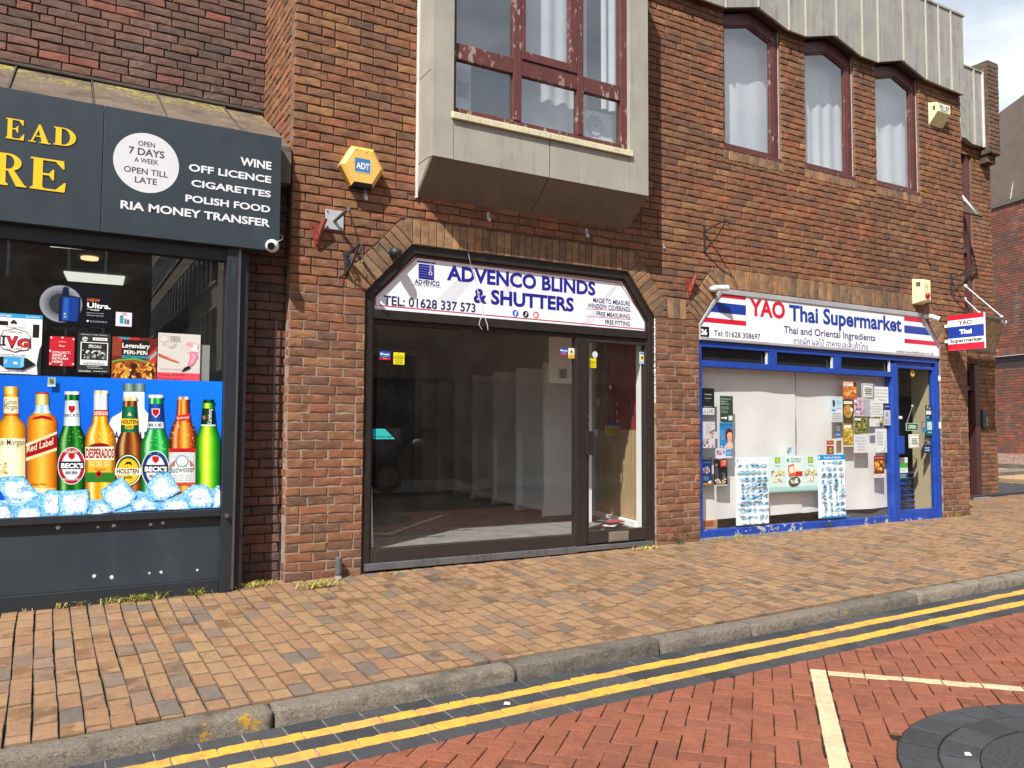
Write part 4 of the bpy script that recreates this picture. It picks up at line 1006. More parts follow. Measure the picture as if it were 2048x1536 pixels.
class Bot(Print):
    def prof(s, cx, pts, stops):
        """pts: (y, half width) in zoom pixels; stops: colours across the width"""
        s.k += 1; base = len(s.v); nc = len(stops)*3-2
        cols = []
        for i in range(nc):
            t = i/(nc-1)*(len(stops)-1); k = min(int(t), len(stops)-2); f = t-k; a, b = lin(stops[k]), lin(stops[k+1]); cols.append(tuple(a[j]*(1-f)+b[j]*f for j in range(3)))
        vs = []; cc = []
        for y, h in pts:
            for i in range(nc): x, z = vx(cx-h+2*h*i/(nc-1), y+(i/(nc-1)-.5)*h*0.02); vs.append((x, s.y(), z)); cc.append(cols[i])
        s.add(vs, [(r*nc+i, r*nc+nc+i, r*nc+nc+i+1, r*nc+i+1) for r in range(len(pts)-1) for i in range(nc-1)]); s.c[base:] = cc
    def ell(s, cx, cy, rx, ry, col): 
        s.poly([vx(cx+rx*math.cos(2*math.pi*k/30), cy-ry*math.sin(2*math.pi*k/30)) for k in range(30)], col)
    def q(s, pts, col): s.poly([vx(*p) for p in pts], col)
    def t(s, txt, x0, x1, yb, cap, col, b=.01, dy=0):
        a, bb, c = P(*A3(x0, yb), s.Y), P(*A3(x1, yb+dy), s.Y), P(*A3(x0, yb-cap), s.Y)
        s.text(txt, a.x, bb.x, a.z, a.z+(c.z-a.z), col, b, 1, (bb.z-a.z)/(bb.x-a.x) if dy is not None else 0)
    def drops(s, cx, y0, y1, hw, col, n):
        for k in range(n):
            x, y = cx+random.uniform(-hw, hw), random.uniform(y0, y1); r = random.uniform(1.5, 4); s.poly([vx(x+r*math.cos(a), y+r*math.sin(a)) for a in (0, 1.2, 2.4, 3.6, 4.8)], col, .02)
        s.k += 1
def bottle(fn):
    b = Bot(VY-.0006-LAY[0]*.0011, .00012); fn(b); obj('printed_bottle', b, DROP, va, uvcol=True); LAY[0] += 1
GREEN = ['#021a08', '#0a5a18', '#8ad07a', '#12701c', '#064a12', '#0a5c16', '#2f9a28', '#0f6a1c', '#063a10', '#021a08']; GREENB = ['#04501a', '#0e8a30', '#b8f4c0', '#1cb048', '#0c8a34', '#18a844', '#62e080', '#16a040', '#0a6a28', '#04481a']; GOLD = ['#6a3804', '#d8900e', '#fff0a0', '#f0ac1a', '#e09810', '#f8c430', '#ffe468', '#f0a818', '#c07a0a', '#7a4204']; AMBD = ['#1c0a04', '#5a2c10', '#d8a870', '#6a3412', '#5a2a0e', '#8a4e1e', '#c07c34', '#7a3c14', '#4a1e08', '#1c0a04']; CARL = ['#064a0e', '#1e8a18', '#7ac82a', '#c8ea36', '#eefa5a', '#b8e432', '#6ac826', '#2ea01c', '#127414', '#06480e']; BUD = ['#380e02', '#8a340a', '#f0b070', '#b04c10', '#e08a20', '#ffc850', '#e89428', '#b85014', '#7a2a08', '#3a1004']
def b_vodka(b):
    b.prof(915, [(115, 72), (230, 72), (255, 90), (290, 150), (340, 175), (830, 176)], ['#cfe0ff', '#ffffff', '#f4f8ff', '#ffffff', '#b8d4ff'])
    b.prof(915, [(58, 74), (112, 74)], ['#26463a', '#8fb0a4', '#3a5a50', '#93b4aa', '#26463a'])
    b.t('A', 778, 812, 440, 55, '#16208a', .03); b.t('UT', 955, 1030, 442, 55, '#16208a', .03)
def b_rum(b):
    b.prof(75, [(130, 47), (280, 50), (300, 60), (330, 92), (360, 102), (800, 104)], ['#8a4a05', '#e8a018', '#ffd25a', '#eaa21c', '#8a4a05'])
    b.prof(75, [(78, 50), (130, 50)], ['#7a5606', '#e8c050', '#fff0a0', '#c89a28', '#7a5606'])
    b.prof(75, [(150, 49), (262, 51)], ['#c8b070', '#f6ecc8', '#fbf4d8', '#f0e2b4', '#c8b070'])
    b.t('Captain', 30, 112, 200, 34, '#3a2410', .0); b.t('Morgan', 28, 114, 235, 36, '#3a2410', .0)
    b.prof(75, [(262, 52), (280, 53)], ['#8a2a08', '#c8601a', '#e08a30', '#c8601a', '#8a2a08'])
    b.prof(75, [(432, 96), (790, 98)], ['#d8cc98', '#f4ecc8', '#faf4dc', '#f0e6bc', '#d0c28c'])
    b.t('Captain Morgan', -95, 165, 480, 42, '#2a2018', .004)
    b.blobs(vx(0, 0)[0], vx(110, 0)[0], vx(0, 690)[1], vx(0, 560)[1], ['#c8a860', '#b08a40', '#d8c080'], 10, .008, .016)
    b.t('ORIGINAL', -60, 110, 722, 22, '#8a5a20'); b.t('SPICED GOLD', -80, 60, 750, 22, '#8a5a20')
def b_whisky(b):
    b.prof(287, [(205, 46), (240, 48), (262, 62), (290, 92), (320, 102), (800, 102)], ['#a85406', '#f09a1c', '#ffc850', '#e88e18', '#8a3f04'])
    b.prof(287, [(205, 46), (235, 48), (262, 62)], ['#6a9ab0', '#cfe4ea', '#9ec4d0', '#dceaf0', '#6a9ab0'])
    b.prof(287, [(120, 44), (204, 47)], ['#8a7026', '#e0cc78', '#fff2b8', '#c8ac50', '#7a6020']); b.prof(287, [(118, 44), (130, 44)], ['#7a1a14', '#b03028', '#c84038', '#a02a22', '#701812'])
    b.q([(215, 305), (232, 288), (287, 274), (345, 286), (362, 312), (287, 296)], '#b0141c')
    b.q([(178, 470), (388, 385), (388, 420), (178, 500)], '#efe2b8'); b.q([(178, 490), (388, 402), (388, 500), (178, 575)], '#a01018'); b.q([(178, 565), (388, 495), (388, 515), (178, 588)], '#e8d8a0')
    b.t('Red Label', 182, 362, 530, 48, '#f6e8c8', .012, -55); b.t('JOHNNIE WALKER', 186, 340, 480, 20, '#f6e8c8', 0, -50)
    b.t('Johnnie Walker', 210, 322, 752, 16, '#6a3a08', 0, 0); b.prof(287, [(770, 98), (805, 98)], ['#c09a50', '#f2dca0', '#f8e8b8', '#e8cc88', '#b08a40'])
def becks(b, cx, y0, cols, blue):
    hw = 96
    b.prof(cx, [(y0+10, 44), (y0+60, 46), (y0+90, 46), (y0+235, 58), (y0+270, 72), (y0+320, 95), (y0+370, 100), (y0+690, 100)], cols)
    b.prof(cx, [(y0, 50), (y0+12, 53), (y0+22, 50)], ['#9a9a9a', '#f4f4f4', '#c8c8c8', '#ffffff', '#8a8a8a'])
    nb = ['#0a2a5a', '#1a4a9a', '#2a5aac', '#16408a', '#0a2450'] if blue else ['#8aa0a8', '#dce8ec', '#f6fafa', '#ccd8dc', '#8aa0a8']
    b.prof(cx, [(y0+62, 46), (y0+235, 57)], nb)
    b.q([(cx-28, y0+95), (cx+28, y0+95), (cx+26, y0+130), (cx, y0+158), (cx-26, y0+130)], '#f0f0f0'); b.q([(cx-23, y0+99), (cx+23, y0+99), (cx+21, y0+128), (cx, y0+150), (cx-21, y0+128)], '#c01824')
    if blue: b.prof(cx, [(y0+185, 52), (y0+228, 56)], ['#b8c4cc', '#eef4f6', '#ffffff', '#e4ecf0', '#b0bcc4']); b.t('BLUE', cx-46, cx+42, y0+216, 20, '#1a2a4a', .03)
    else: b.t("BECK'S", cx-50, cx+48, y0+172, 18, '#2a4a5a', .02)
    cy = y0+508; b.ell(cx-2, cy, 95, 128, '#e8ecec'); b.ell(cx-2, cy, 90, 122, '#b02030' if not blue else '#1a3a7a'); b.ell(cx-2, cy, 66, 96, '#d8e0e2')
    b.q([(cx-24, cy-88), (cx+22, cy-88), (cx+20, cy-58), (cx, cy-40), (cx-22, cy-58)], '#c01824'); b.q([(cx-88, cy-30), (cx+86, cy-30), (cx+86, cy+22), (cx-88, cy+22)], '#1a2430'); b.t("BECK'S", cx-74, cx+78, cy+14, 32, '#f4f6f6', .04)
    b.t('BLUE' if blue else 'BIER BEER', cx-42, cx+40, cy+56, 18, '#1a2430', .02)
    if not blue: b.t('BRAUEREI', cx-48, cx+44, cy-92, 15, '#f0f0f0', 0); b.t('BREMEN-GERMANY', cx-66, cx+62, cy+100, 15, '#f0f0f0', 0)
    b.drops(cx, y0+260, y0+420, 80, '#9ae08a' if not blue else '#b8f0c0', 40)
def b_desp(b):
    b.prof(686, [(110, 45), (250, 47), (275, 48)], ['#9ab0b8', '#e8eef0', '#c8d4d8', '#f6fafa', '#90a6b0'])
    b.prof(684, [(250, 47), (330, 56), (365, 80), (410, 100), (460, 104), (850, 104)], GOLD); b.prof(690, [(106, 47), (128, 50)], ['#a08a3a', '#f4eec0', '#d0b860', '#fff8d8', '#9a8430'])
    b.prof(688, [(238, 46), (282, 49)], ['#8a1a1a', '#b83030', '#c84040', '#b02828', '#801414']); b.t('DESPERADOS', 642, 735, 274, 26, '#f6ead0', .02)
    b.ell(680, 500, 80, 36, '#8a1420'); b.q([(582, 492), (778, 488), (778, 580), (582, 580)], '#f2e6d0'); b.t('DESPERADOS', 584, 776, 565, 64, '#9a1424', .035)
    b.q([(600, 580), (762, 580), (758, 690), (604, 690)], '#e0b030')
    for k, y in enumerate((602, 622)): b.t('BIER · BEER · BIERE', 612, 750, y, 13, '#fff4c8', 0)
    b.t('TEQUILA', 645, 722, 652, 14, '#7a1a10', 0); b.q([(582, 665), (780, 665), (780, 730), (582, 730)], '#2a7a2a'); b.ell(674, 676, 22, 22, '#b81c1c'); b.ell(674, 676, 11, 11, '#3a0a0a'); b.drops(684, 380, 470, 85, '#fff0a8', 30)
def b_holst(b):
    b.prof(886, [(170, 45), (390, 60), (420, 76), (470, 92), (520, 96), (800, 96)], AMBD); b.prof(888, [(150, 48), (165, 52), (176, 48)], ['#8a7a40', '#f0e8b8', '#c8b870', '#fff8d8', '#7a6a30'])
    b.prof(884, [(215, 49), (390, 62)], ['#063a26', '#0e6a44', '#1a8a5c', '#0c5e3c', '#04301e']); b.q([(824, 296), (940, 300), (938, 340), (912, 342), (908, 368), (856, 368), (852, 342), (826, 338)], '#f2c428'); b.t('HOLSTEN', 828, 938, 332, 26, '#141414', .03); b.t('pils', 860, 905, 360, 15, '#141414', .02)
    b.q([(868, 278), (884, 250), (900, 278)], '#d8c8a8')
    b.ell(875, 650, 94, 112, '#101a14'); b.ell(875, 650, 87, 105, '#f4ecd0'); b.ell(875, 650, 80, 98, '#1a5a34'); b.ell(875, 656, 72, 86, '#f2c428'); b.q([(846, 614), (866, 590), (892, 592), (904, 618), (876, 606)], '#2a2014')
    b.q([(784, 636), (964, 636), (964, 682), (784, 682)], '#f6f0dc'); b.t('HOLSTEN', 796, 948, 672, 32, '#10100c', .03); b.t('pils', 846, 902, 706, 20, '#10100c', .02)
def b_bud(b):
    b.prof(1247, [(150, 38), (230, 42), (300, 50), (350, 74), (400, 90), (440, 92), (820, 92)], BUD); b.prof(1250, [(148, 40), (168, 43)], ['#4a3a30', '#d8d0c8', '#8a7a70', '#f0ece8', '#4a3a30'])
    b.q([(1205, 278), (1295, 262), (1294, 308), (1204, 316)], '#c82430'); b.t('Budweiser', 1208, 1292, 304, 20, '#f8e8e0', 0, -8)
    b.prof(1242, [(505, 91), (752, 91)], ['#b8c0c0', '#eceeee', '#ffffff', '#e4e8e8', '#b0b8b8']); b.q([(1152, 500), (1334, 500), (1334, 528), (1152, 528)], '#c01c28'); b.q([(1168, 534), (1320, 530), (1310, 566), (1178, 568)], '#c8d4d8'); b.ell(1242, 588, 46, 42, '#8aa0a8'); b.ell(1242, 588, 36, 33, '#dce6e8')
    b.q([(1154, 620), (1196, 575), (1190, 625)], '#b86a60'); b.q([(1330, 620), (1290, 575), (1296, 625)], '#b86a60'); b.t('Budweiser', 1156, 1328, 668, 44, '#1e3a44', .0, -6)
    for y in (690, 706, 722): b.t('KING OF BEERS AND ALE', 1182, 1304, y, 10, '#8a9aa0', 0)
    b.q([(1152, 732), (1334, 732), (1334, 752), (1152, 752)], '#d84a30'); b.drops(1245, 330, 490, 78, '#ffd890', 60)
def b_carl(b):
    b.prof(1418, [(172, 34), (345, 50), (380, 64), (430, 80), (480, 84), (800, 80)], CARL); b.prof(1424, [(168, 36), (186, 38), (192, 34)], ['#04140a', '#0e3a1e', '#1c5a34', '#0a2e18', '#04140a'])
    b.prof(1420, [(228, 40), (338, 49)], ['#04140c', '#0c3422', '#12482e', '#0a2c1c', '#04140c']); b.prof(1420, [(338, 49), (348, 50)], ['#c8d0c8', '#f4f8f4', '#ffffff', '#e8ece8', '#b8c0b8'])
    b.ell(1392, 290, 11, 14, '#b06a3a')
    # neck name runs upwards
    vs, fs = glyphs('Carlsberg', .01); a_, b_ = min(v[0] for v in vs), max(v[0] for v in vs); x0, z0_ = vx(1440, 335); x1, z1_ = vx(1408, 232); b.k += 1; sc = (z1_-z0_)/(b_-a_)
    b.add([(x0-y*sc*1.3, b.y(), z0_+(x-a_)*sc) for x, y in vs], fs, 0, lin('#f4f8f4'))
    b.ell(1360, 690, 5, 40, '#2a8a20')
for fn in (b_vodka, b_rum, b_whisky, lambda b: becks(b, 490, 112, GREEN, False), b_desp, b_holst, lambda b: becks(b, 1062, 135, GREENB, True), b_bud, b_carl): bottle(fn)
ic = Bot(VY-.0006-LAY[0]*.0011, .00012); random.seed(3)
def cube(pts, seed):
    cx = sum(p[0] for p in pts)/len(pts); cy = sum(p[1] for p in pts)/len(pts)
    ic.q(pts, '#3f9ad8'); ic.q([(cx+(x-cx)*.93, cy+(y-cy)*.93) for x, y in pts], '#8ccdf0')
    ic.q([(cx+(x-cx)*.74+8, cy+(y-cy)*.70+8) for x, y in pts], '#d6effc'); ic.q([(cx+(x-cx)*.52+10, cy+(y-cy)*.46+12) for x, y in pts], '#eef9ff')
    r = random.Random(seed)
    for k in range(26):
        i = r.randrange(len(pts)); p, q = pts[i], pts[(i+1) % len(pts)]; f = r.random(); x, y = p[0]+(q[0]-p[0])*f, p[1]+(q[1]-p[1])*f; s_ = r.uniform(.72, .97); x, y = cx+(x-cx)*s_, cy+(y-cy)*s_
        a = math.atan2(q[1]-p[1], q[0]-p[0])+r.uniform(-.4, .4); L = r.uniform(8, 34); w = r.uniform(2, 6); c_ = r.choice(['#0f5aa8', '#1c7cc8', '#123a66', '#ffffff', '#56b4ea', '#f4fbff', '#2a8fd6', '#ffffff'])
        dx, dy = math.cos(a)*L/2, math.sin(a)*L/2; nx, ny = -math.sin(a)*w/2, math.cos(a)*w/2; ic.poly([vx(x-dx, y-dy), vx(x+nx, y+ny), vx(x+dx, y+dy), vx(x-nx, y-ny)], c_, .03)
    ic.k += .5
ic.q([(-60, 860), (60, 850), (300, 800), (480, 850), (700, 850), (950, 790), (1150, 840), (1300, 790), (1497, 770), (1497, 905), (700, 942), (-60, 985)], '#79c2ec')
for i, pts in enumerate([[(0, 700), (60, 690), (160, 690), (275, 820), (160, 900), (70, 900), (0, 790)], [(-60, 880), (40, 870), (95, 960), (90, 985), (-60, 985)], [(95, 950), (130, 890), (270, 890), (285, 975), (110, 982)], [(275, 830), (330, 780), (420, 790), (400, 960), (300, 970)], [(400, 790), (600, 778), (612, 880), (590, 950), (420, 965), (395, 870)],
                         [(610, 870), (700, 850), (770, 930), (700, 945), (615, 955)], [(680, 790), (830, 690), (935, 820), (900, 880), (780, 925), (700, 850)], [(890, 860), (1000, 820), (1080, 915), (900, 930)], [(990, 760), (1070, 665), (1150, 660), (1235, 790), (1130, 850), (1050, 860)], [(1085, 870), (1160, 840), (1280, 850), (1300, 915), (1100, 920)], [(1240, 800), (1310, 745), (1410, 750), (1455, 850), (1440, 905), (1300, 910)], [(1450, 790), (1480, 750), (1497, 755), (1497, 905), (1450, 905)]]): cube(pts, i)
obj('printed_ice_cubes', ic, ICEM, va, uvcol=True)
# small sticker and posters on the glass -------------------------------
PY = LY+.0555
def poster(lab, conv, x0, y0, x1, y1, col, fn=None, Y=PY, cat='poster', group=None, name='poster', mat=None):
    pr = Print(Y, .00025); a, b = P(*conv(x0, (y0+y1)/2), Y).x, P(*conv(x1, (y0+y1)/2), Y).x
    xm = (x0+x1)/2; t, u = P(*conv(xm, y0), Y).z, P(*conv(xm, y1), Y).z
    pr.sheet(a, u, b, t, col); pr.U = lambda s, v: (a+(b-a)*s, u+(t-u)*v); pr.W, pr.Hh = b-a, t-u
    def R(s0, v0, s1, v1, c, up=1): p, q = pr.U(s0, v0), pr.U(s1, v1); pr.rect(p[0], p[1], q[0], q[1], c, up)
    def T(txt, s0, s1, v0, v1, c, b=.01): p, q = pr.U(s0, v0), pr.U(s1, v1); pr.text(txt, p[0], q[0], p[1], q[1] if v1 is not None else None, c, b)
    def B(s0, v0, s1, v1, n, c, fr=.45): p, q = pr.U(s0, v0), pr.U(s1, v1); pr.bars(p[0], q[0], q[1], p[1], n, lin(c), fr)
    def O(s0, v0, s1, v1, cols, n, r0, r1): p, q = pr.U(s0, v0), pr.U(s1, v1); pr.blobs(p[0], q[0], p[1], q[1], cols, n, r0*pr.W, r1*pr.W)
    def D(s, v, r, c, k=1): p = pr.U(s, v); pr.disc(p[0], p[1], r*pr.W, c, r*pr.W*k)
    def Q(pts, c): pr.poly([pr.U(*p) for p in pts], c)
    if fn: fn(R, T, B, O, D, Q, pr)
    return obj(name, pr, mat or PAPER, uvcol=True, label=lab, cat=cat, group=group)
poster('small green illustrated sticker on the blue bottle advert', A2, 325, 1040, 380, 1102, '#7fc0b0', lambda R, T, B, O, D, Q, p: (R(0, 0, 1, .16, '#dce8e0'), O(.08, .2, .92, .95, ['#2f8a3a', '#c83a2a', '#3a6a3a', '#e8b040', '#1f5a2a'], 26, .08, .2)), Y=VY-.02, cat='sticker', name='sticker')
def ivg(R, T, B, O, D, Q, p):
    R(0, .93, 1, 1, '#2f9ad0'); T('LOST MARY', -.02, .28, .945, .975, '#ffffff'); T('TPD COMPLIANT', .6, .94, .945, .975, '#e8f4fa', 0)
    R(.0, .80, .2, .87, '#111111'); R(.78, .62, .93, .84, '#181818'); D(.33, .87, .045, '#111111'); D(.29, .85, .035, '#111111'); D(.37, .85, .035, '#111111'); T('Window Sticker', .16, .62, .765, .79, '#333333', 0)
    Q([(.03, .62), (.1, .71), (.24, .735), (.36, .76), (.5, .735), (.64, .71), (.74, .62), (.74, .46), (.68, .40), (.5, .385), (.38, .355), (.24, .385), (.1, .40), (.03, .46)], '#1a1a1a'); Q([(.05, .62), (.115, .70), (.25, .722), (.36, .745), (.49, .722), (.63, .70), (.72, .62), (.72, .46), (.665, .412), (.49, .398), (.38, .37), (.25, .398), (.115, .412), (.05, .46)], '#f6f6f4')
    T('OFFICIAL', .21, .55, .672, .71, '#1a1a1a', .01); T('STOCKIST', .2, .56, .395, .43, '#1a1a1a', .01)
    R(.05, .46, .17, .485, '#141414'); R(.05, .605, .17, .63, '#141414'); R(.085, .46, .135, .63, '#141414'); T('V', .16, .45, .45, .63, '#141414', .08); T('G', .42, .74, .44, .60, '#141414', .08); T('V', .18, .43, .465, .615, '#d0202c', .04); T('G', .44, .72, .455, .585, '#d0202c', .04)
    B(.0, .30, .7, .33, 1, '#555555'); Q([(0, .17), (.2, .08), (.6, .07), (.88, .17), (.66, .27), (0, .28)], '#141414')
    R(.13, .10, .52, .28, '#3f9ed8'); Q([(.52, .10), (.60, .13), (.60, .29), (.52, .28)], '#7cc4ea'); T('LOST', .14, .22, .17, .23, '#ffffff', 0); R(.36, .16, .46, .2, '#e8f4fa'); B(0, .025, .75, .05, 1, '#555555')
    Q([(.93, 0), (1.0, 0), (1, .5), (.95, .42), (.90, .18)], '#20242a')
poster('white torn poster with a round badge reading stockist', A2, -10, 608, 284, 1018, '#f2f2ee', ivg)
def vuse(R, T, B, O, D, Q, p):
    D(.23, .52, .30, '#30343a', .98)
    cx, cz = p.U(.23, .52); r0 = .30*p.W; random.seed(2)
    for ring_ in range(7):
        rr_ = r0*(1-.065*ring_); n_ = 64
        for k in range(n_):
            a = 2*math.pi*(k+.5*(ring_ % 2))/n_; s_ = .0048*(1-ring_*.1); x, z = cx+rr_*math.cos(a), cz+rr_*math.sin(a); p.rect(x-s_, z-s_, x+s_, z+s_, '#9a9fa6', .01)
    p.k += 1
    Q([(.20, .09), (.50, .09), (.515, .45), (.51, .72), (.34, .74), (.33, .93), (.29, .955), (.25, .93), (.235, .7), (.2, .66)], '#0c1a3a'); Q([(.24, .11), (.47, .11), (.49, .5), (.485, .70), (.25, .70)], '#143a8a'); Q([(.26, .13), (.34, .13), (.34, .68), (.27, .68)], '#2a5ab4'); D(.29, .28, .018, '#7ad0c0'); R(.275, .19, .31, .22, '#c8c080')
    T('NEW', .615, .81, .63, .705, '#d8683a', .02); T('Ultra.', .615, .975, .475, .60, '#f4f6f8', .03); T('by', .615, .655, .43, .455, '#c8ccd4', 0); T('vuse', .66, .80, .41, .45, '#e8ecf0', .02); T('Discover our most', .61, .87, .335, .36, '#d8dce4', .0); T('advanced vape yet.', .61, .87, .275, .30, '#d8dce4', .0); D(.63, .14, .018, '#d8dce4'); B(.66, .11, .93, .16, 2, '#9aa0aa')
poster('dark advert with a blue vape on a grey dotted disc', A2, 308, 415, 768, 690, '#0b0e16', vuse, mat=VINYL, cat='advert')
poster('little white card with two teal bottles on it', A2, 790, 596, 900, 692, '#dcd8e4', lambda R, T, B, O, D, Q, p: (T('VG', .38, .66, .78, .95, '#c02838', .03), R(.25, .2, .48, .68, '#3a9a96'), R(.28, .68, .45, .76, '#222222'), R(.54, .18, .66, .55, '#6a6f78'), R(.7, .18, .82, .5, '#4a4f58')), name='card', cat='card')
def red(R, T, B, O, D, Q, p):
    for x, y in ((.06, .95), (.5, .97), (.95, .93), (.03, .5), (.97, .08), (.05, .06), (.5, .03)): D(x, y, .045, '#e8c8c8')
    R(.36, .79, .68, .85, '#e86a70'); T('Shop', .37, .62, .66, .715, '#fbe4e4', .01)
    for s_, y, e in (('COLLECT,', .42, .86), ('SEND &', .32, .68), ('RETURN', .21, .76), ('HERE.', .10, .58)): T(s_, .12, e, y, y+.075, '#f8e8e8', .02)
poster('red notice about collecting and returning parcels', A2, 337, 762, 507, 962, '#c01c2c', red)
def spec(R, T, B, O, D, Q, p):
    T('Gordon Craig Theatre', .1, .9, .945, .975, '#d0d4d4', 0); D(.22, .84, .09, '#c8ccc8', .9); Q([(.12, .85), (.32, .80), (.34, .83)], '#10140f'); R(.45, .82, .9, .89, '#e8eae8'); B(.5, .83, .86, .88, 1, '#222222')
    R(.09, .20, .93, .77, '#e8eae8'); R(.12, .33, .90, .75, '#202422'); O(.12, .34, .90, .60, ['#9aa09c', '#40464a', '#101010', '#d0d4d0', '#5a605c'], 90, .02, .07); T('THE', .35, .42, .70, .725, '#e8ecea', 0); T('SPECIALS', .33, .72, .63, .70, '#f4f6f4', .01); T('October 17  7pm', .28, .70, .27, .295, '#222222', 0); B(.14, .22, .88, .255, 1, '#333333')
    B(.3, .15, .7, .18, 1, '#c8ccc8'); B(.32, .11, .78, .14, 1, '#c8ccc8'); T('Gordon', .06, .42, .03, .07, '#e8ecea', .01); B(.48, .03, .95, .07, 1, '#c8ccc8')
poster('black and white gig poster with a crowd photograph', A2, 528, 738, 752, 1012, '#272c2a', spec)
def peri(R, T, B, O, D, Q, p):
    R(0, .55, .2, 1, '#8a3a20'); Q([(.1, .97), (.6, 1), (.6, .95), (.14, .9)], '#c02a2a'); Q([(.1, 1), (.4, 1), (.3, .92)], '#3a8aa0'); R(.22, .58, .82, .94, '#161210'); Q([(.78, .55), (1, .8), (1, .4), (.8, .42)], '#c83428'); Q([(.84, .55), (1, .70), (1, .62), (.86, .48)], '#7ab0b8'); R(.22, .50, .82, .57, '#2a8a9a'); T("There's only one", .28, .8, .515, .55, '#123038', 0)
    T('Legendary', .22, .84, .75, .86, '#f6f2ea', .02); R(.25, .58, .8, .71, '#0c0a0a'); T('PERi-PERi', .26, .79, .60, .69, '#f6f2ea', .02)
    Q([(0, 0), (1, 0), (1, .30), (.85, .42), (.5, .50), (.15, .46), (0, .42)], '#9a4a14'); Q([(0, .42), (.15, .47), (.5, .52), (.86, .43), (.84, .4), (.5, .47), (.15, .43), (0, .38)], '#5aa040'); O(0, 0, 1, .44, ['#d89030', '#a8501a', '#6a2a0c', '#e8b048', '#3a1608', '#c87020', '#f0c860', '#7a3a10'], 170, .03, .10)
poster('restaurant poster with a plate of grilled chicken and chips', A2, 764, 768, 1068, 1055, '#6a1c14', peri)
def wild(R, T, B, O, D, Q, p):
    R(0, 0, 1, .17, '#e84a5a'); T('Young Wildlife', .03, .64, .10, .145, '#3a1018', .0); T('Photographer', .03, .62, .02, .065, '#3a1018', .0)
    O(.05, .66, .5, .95, ['#d8d0c4', '#c8beb0', '#b8ac9e'], 10, .08, .16); D(.14, .88, .11, '#bcb8b0', .9); D(.14, .88, .09, '#d4d0ca', .9); B(.28, .82, .52, .95, 3, '#6a6660')
    Q([(.03, .57), (.1, .54), (.5, .40), (.49, .38), (.3, .42), (.1, .48), (.0, .52)], '#c05a3a'); Q([(.03, .56), (.3, .48), (.5, .40), (.28, .45)], '#e08a62'); O(.62, .58, .98, .86, ['#eac8c0', '#f0dcd4', '#e4b4b0'], 16, .06, .12)
    Q([(.74, .62), (.9, .64), (.95, .54), (.86, .38), (.74, .28), (.70, .36), (.76, .5)], '#e87a9a'); Q([(.78, .58), (.88, .58), (.9, .5), (.8, .36), (.76, .4), (.82, .5)], '#f4a4b8'); Q([(.56, .19), (.62, .28), (.74, .33), (.78, .28), (.66, .22)], '#1c181a'); T('Zooming in on young talent', .06, .62, .235, .262, '#c84a5a', 0)
poster('grey poster with a flamingo head and a pink bottom strip', A2, 1076, 742, 1366, 1064, '#cfccc4', wild)
poster('plain pale grey sheet partly behind the flamingo poster', A2, 1338, 818, 1430, 1066, '#9a9a98', lambda R, T, B, O, D, Q, p: (R(.1, .12, .3, .2, '#b04a5a'), R(.1, .0, .3, .06, '#8a4a5a')), Y=PY+.012)
tx = Print(LY+.0592); tx.ptext('Foods', A2(300, 715), A2(610, 728), A2(0, 650)[1], (.01, .01, .012), .03)
obj('window_lettering', tx, VINYL, sf, uvcol=True)
# ================================================================== MIDDLE SHOP
BLK = plain('brown_black_frame', (.026, .020, .018), .32, 0, .25, 12)
BLKM = stained('scuffed_frame', '#322b28', '#6a655e', .4, 0, (40, 40, 4), .6, .8, .5)
m1 = thing('shopfront', 'dark brown framed shopfront with an empty interior and glazed door', 'shopfront', (2.2, .05, 0))
a0, a1 = .637, 3.788
FYF, FYB = .025, .12
o = S1[2:]                                               # right spring .. left spring
def octo_frame(mb, x0, x1, zs, xl, xr, zt, w, y0, y1):
    """surround of a chamfered opening"""
    out = [(x1, -.02), (x1, zs), (xr, zt), (xl, zt), (x0, zs), (x0, -.02)]
    k = w*.42
    inn = [(x1-w, -.02), (x1-w, zs-k), (xr-k, zt-w), (xl+k, zt-w), (x0+w, zs-k), (x0+w, -.02)]
    for i in range(5): mb.prism([out[i], out[i+1], inn[i+1], inn[i]], y0, y1)
w_ = MB(); octo_frame(w_, a0, a1, 2.385, 1.06, 3.435, 2.838, .075, FYF, FYB); obj('surround', w_, BLK, m1, bevel=.004)
w_ = MB(); octo_frame(w_, a0+.076, a1-.076, 2.353, 1.093, 3.402, 2.762, .02, FYF+.02, FYB); obj('sign_rebate', w_, BLKM, m1)
zsb = P(*A5(1000, 597), .06).z; zt0 = P(*A5(120, 592), .05).z
ZT1, ZT0 = P(737, 617, .05).z, P(738, 634, .05).z
w_ = MB(); w_.box(a0+.076, a1-.076, FYF+.008, FYB, ZT0-.01, ZT1); w_.box(a0+.076, a1-.076, FYF+.03, FYB, ZT0-.05, ZT0-.0105, 0); obj('transom', w_, BLK, m1, bevel=.004)
xm0, xm1 = P(1151, 800, .05).x, P(1172, 800, .05).x
w_ = MB(); w_.box(xm0, xm1, FYF+.004, FYB, gz(3)+.0, ZT0-.051); obj('mullion', w_, BLK, m1, bevel=.004)
zr = P(*A6(100, 1355), .05).z; zb_ = P(*A6(100, 1485), .03).z
w_ = MB(); w_.box(a0+.076, xm0-.001, FYF+.012, FYB, .09, zr); obj('bottom_rail', w_, BLKM, m1, bevel=.004)
w_ = MB(); w_.box(a0+.03, xm0, FYF-.02, FYB-.02, .03, .089); w_.box(xm0+.001, a1-.03, FYF-.02, FYB-.02, .04, .085); obj('metal_sill', w_, stained('worn_alloy', '#77777a', '#2e2a28', .4, .5, (20, 20, 8), .45, .7, .7), m1, bevel=.004)
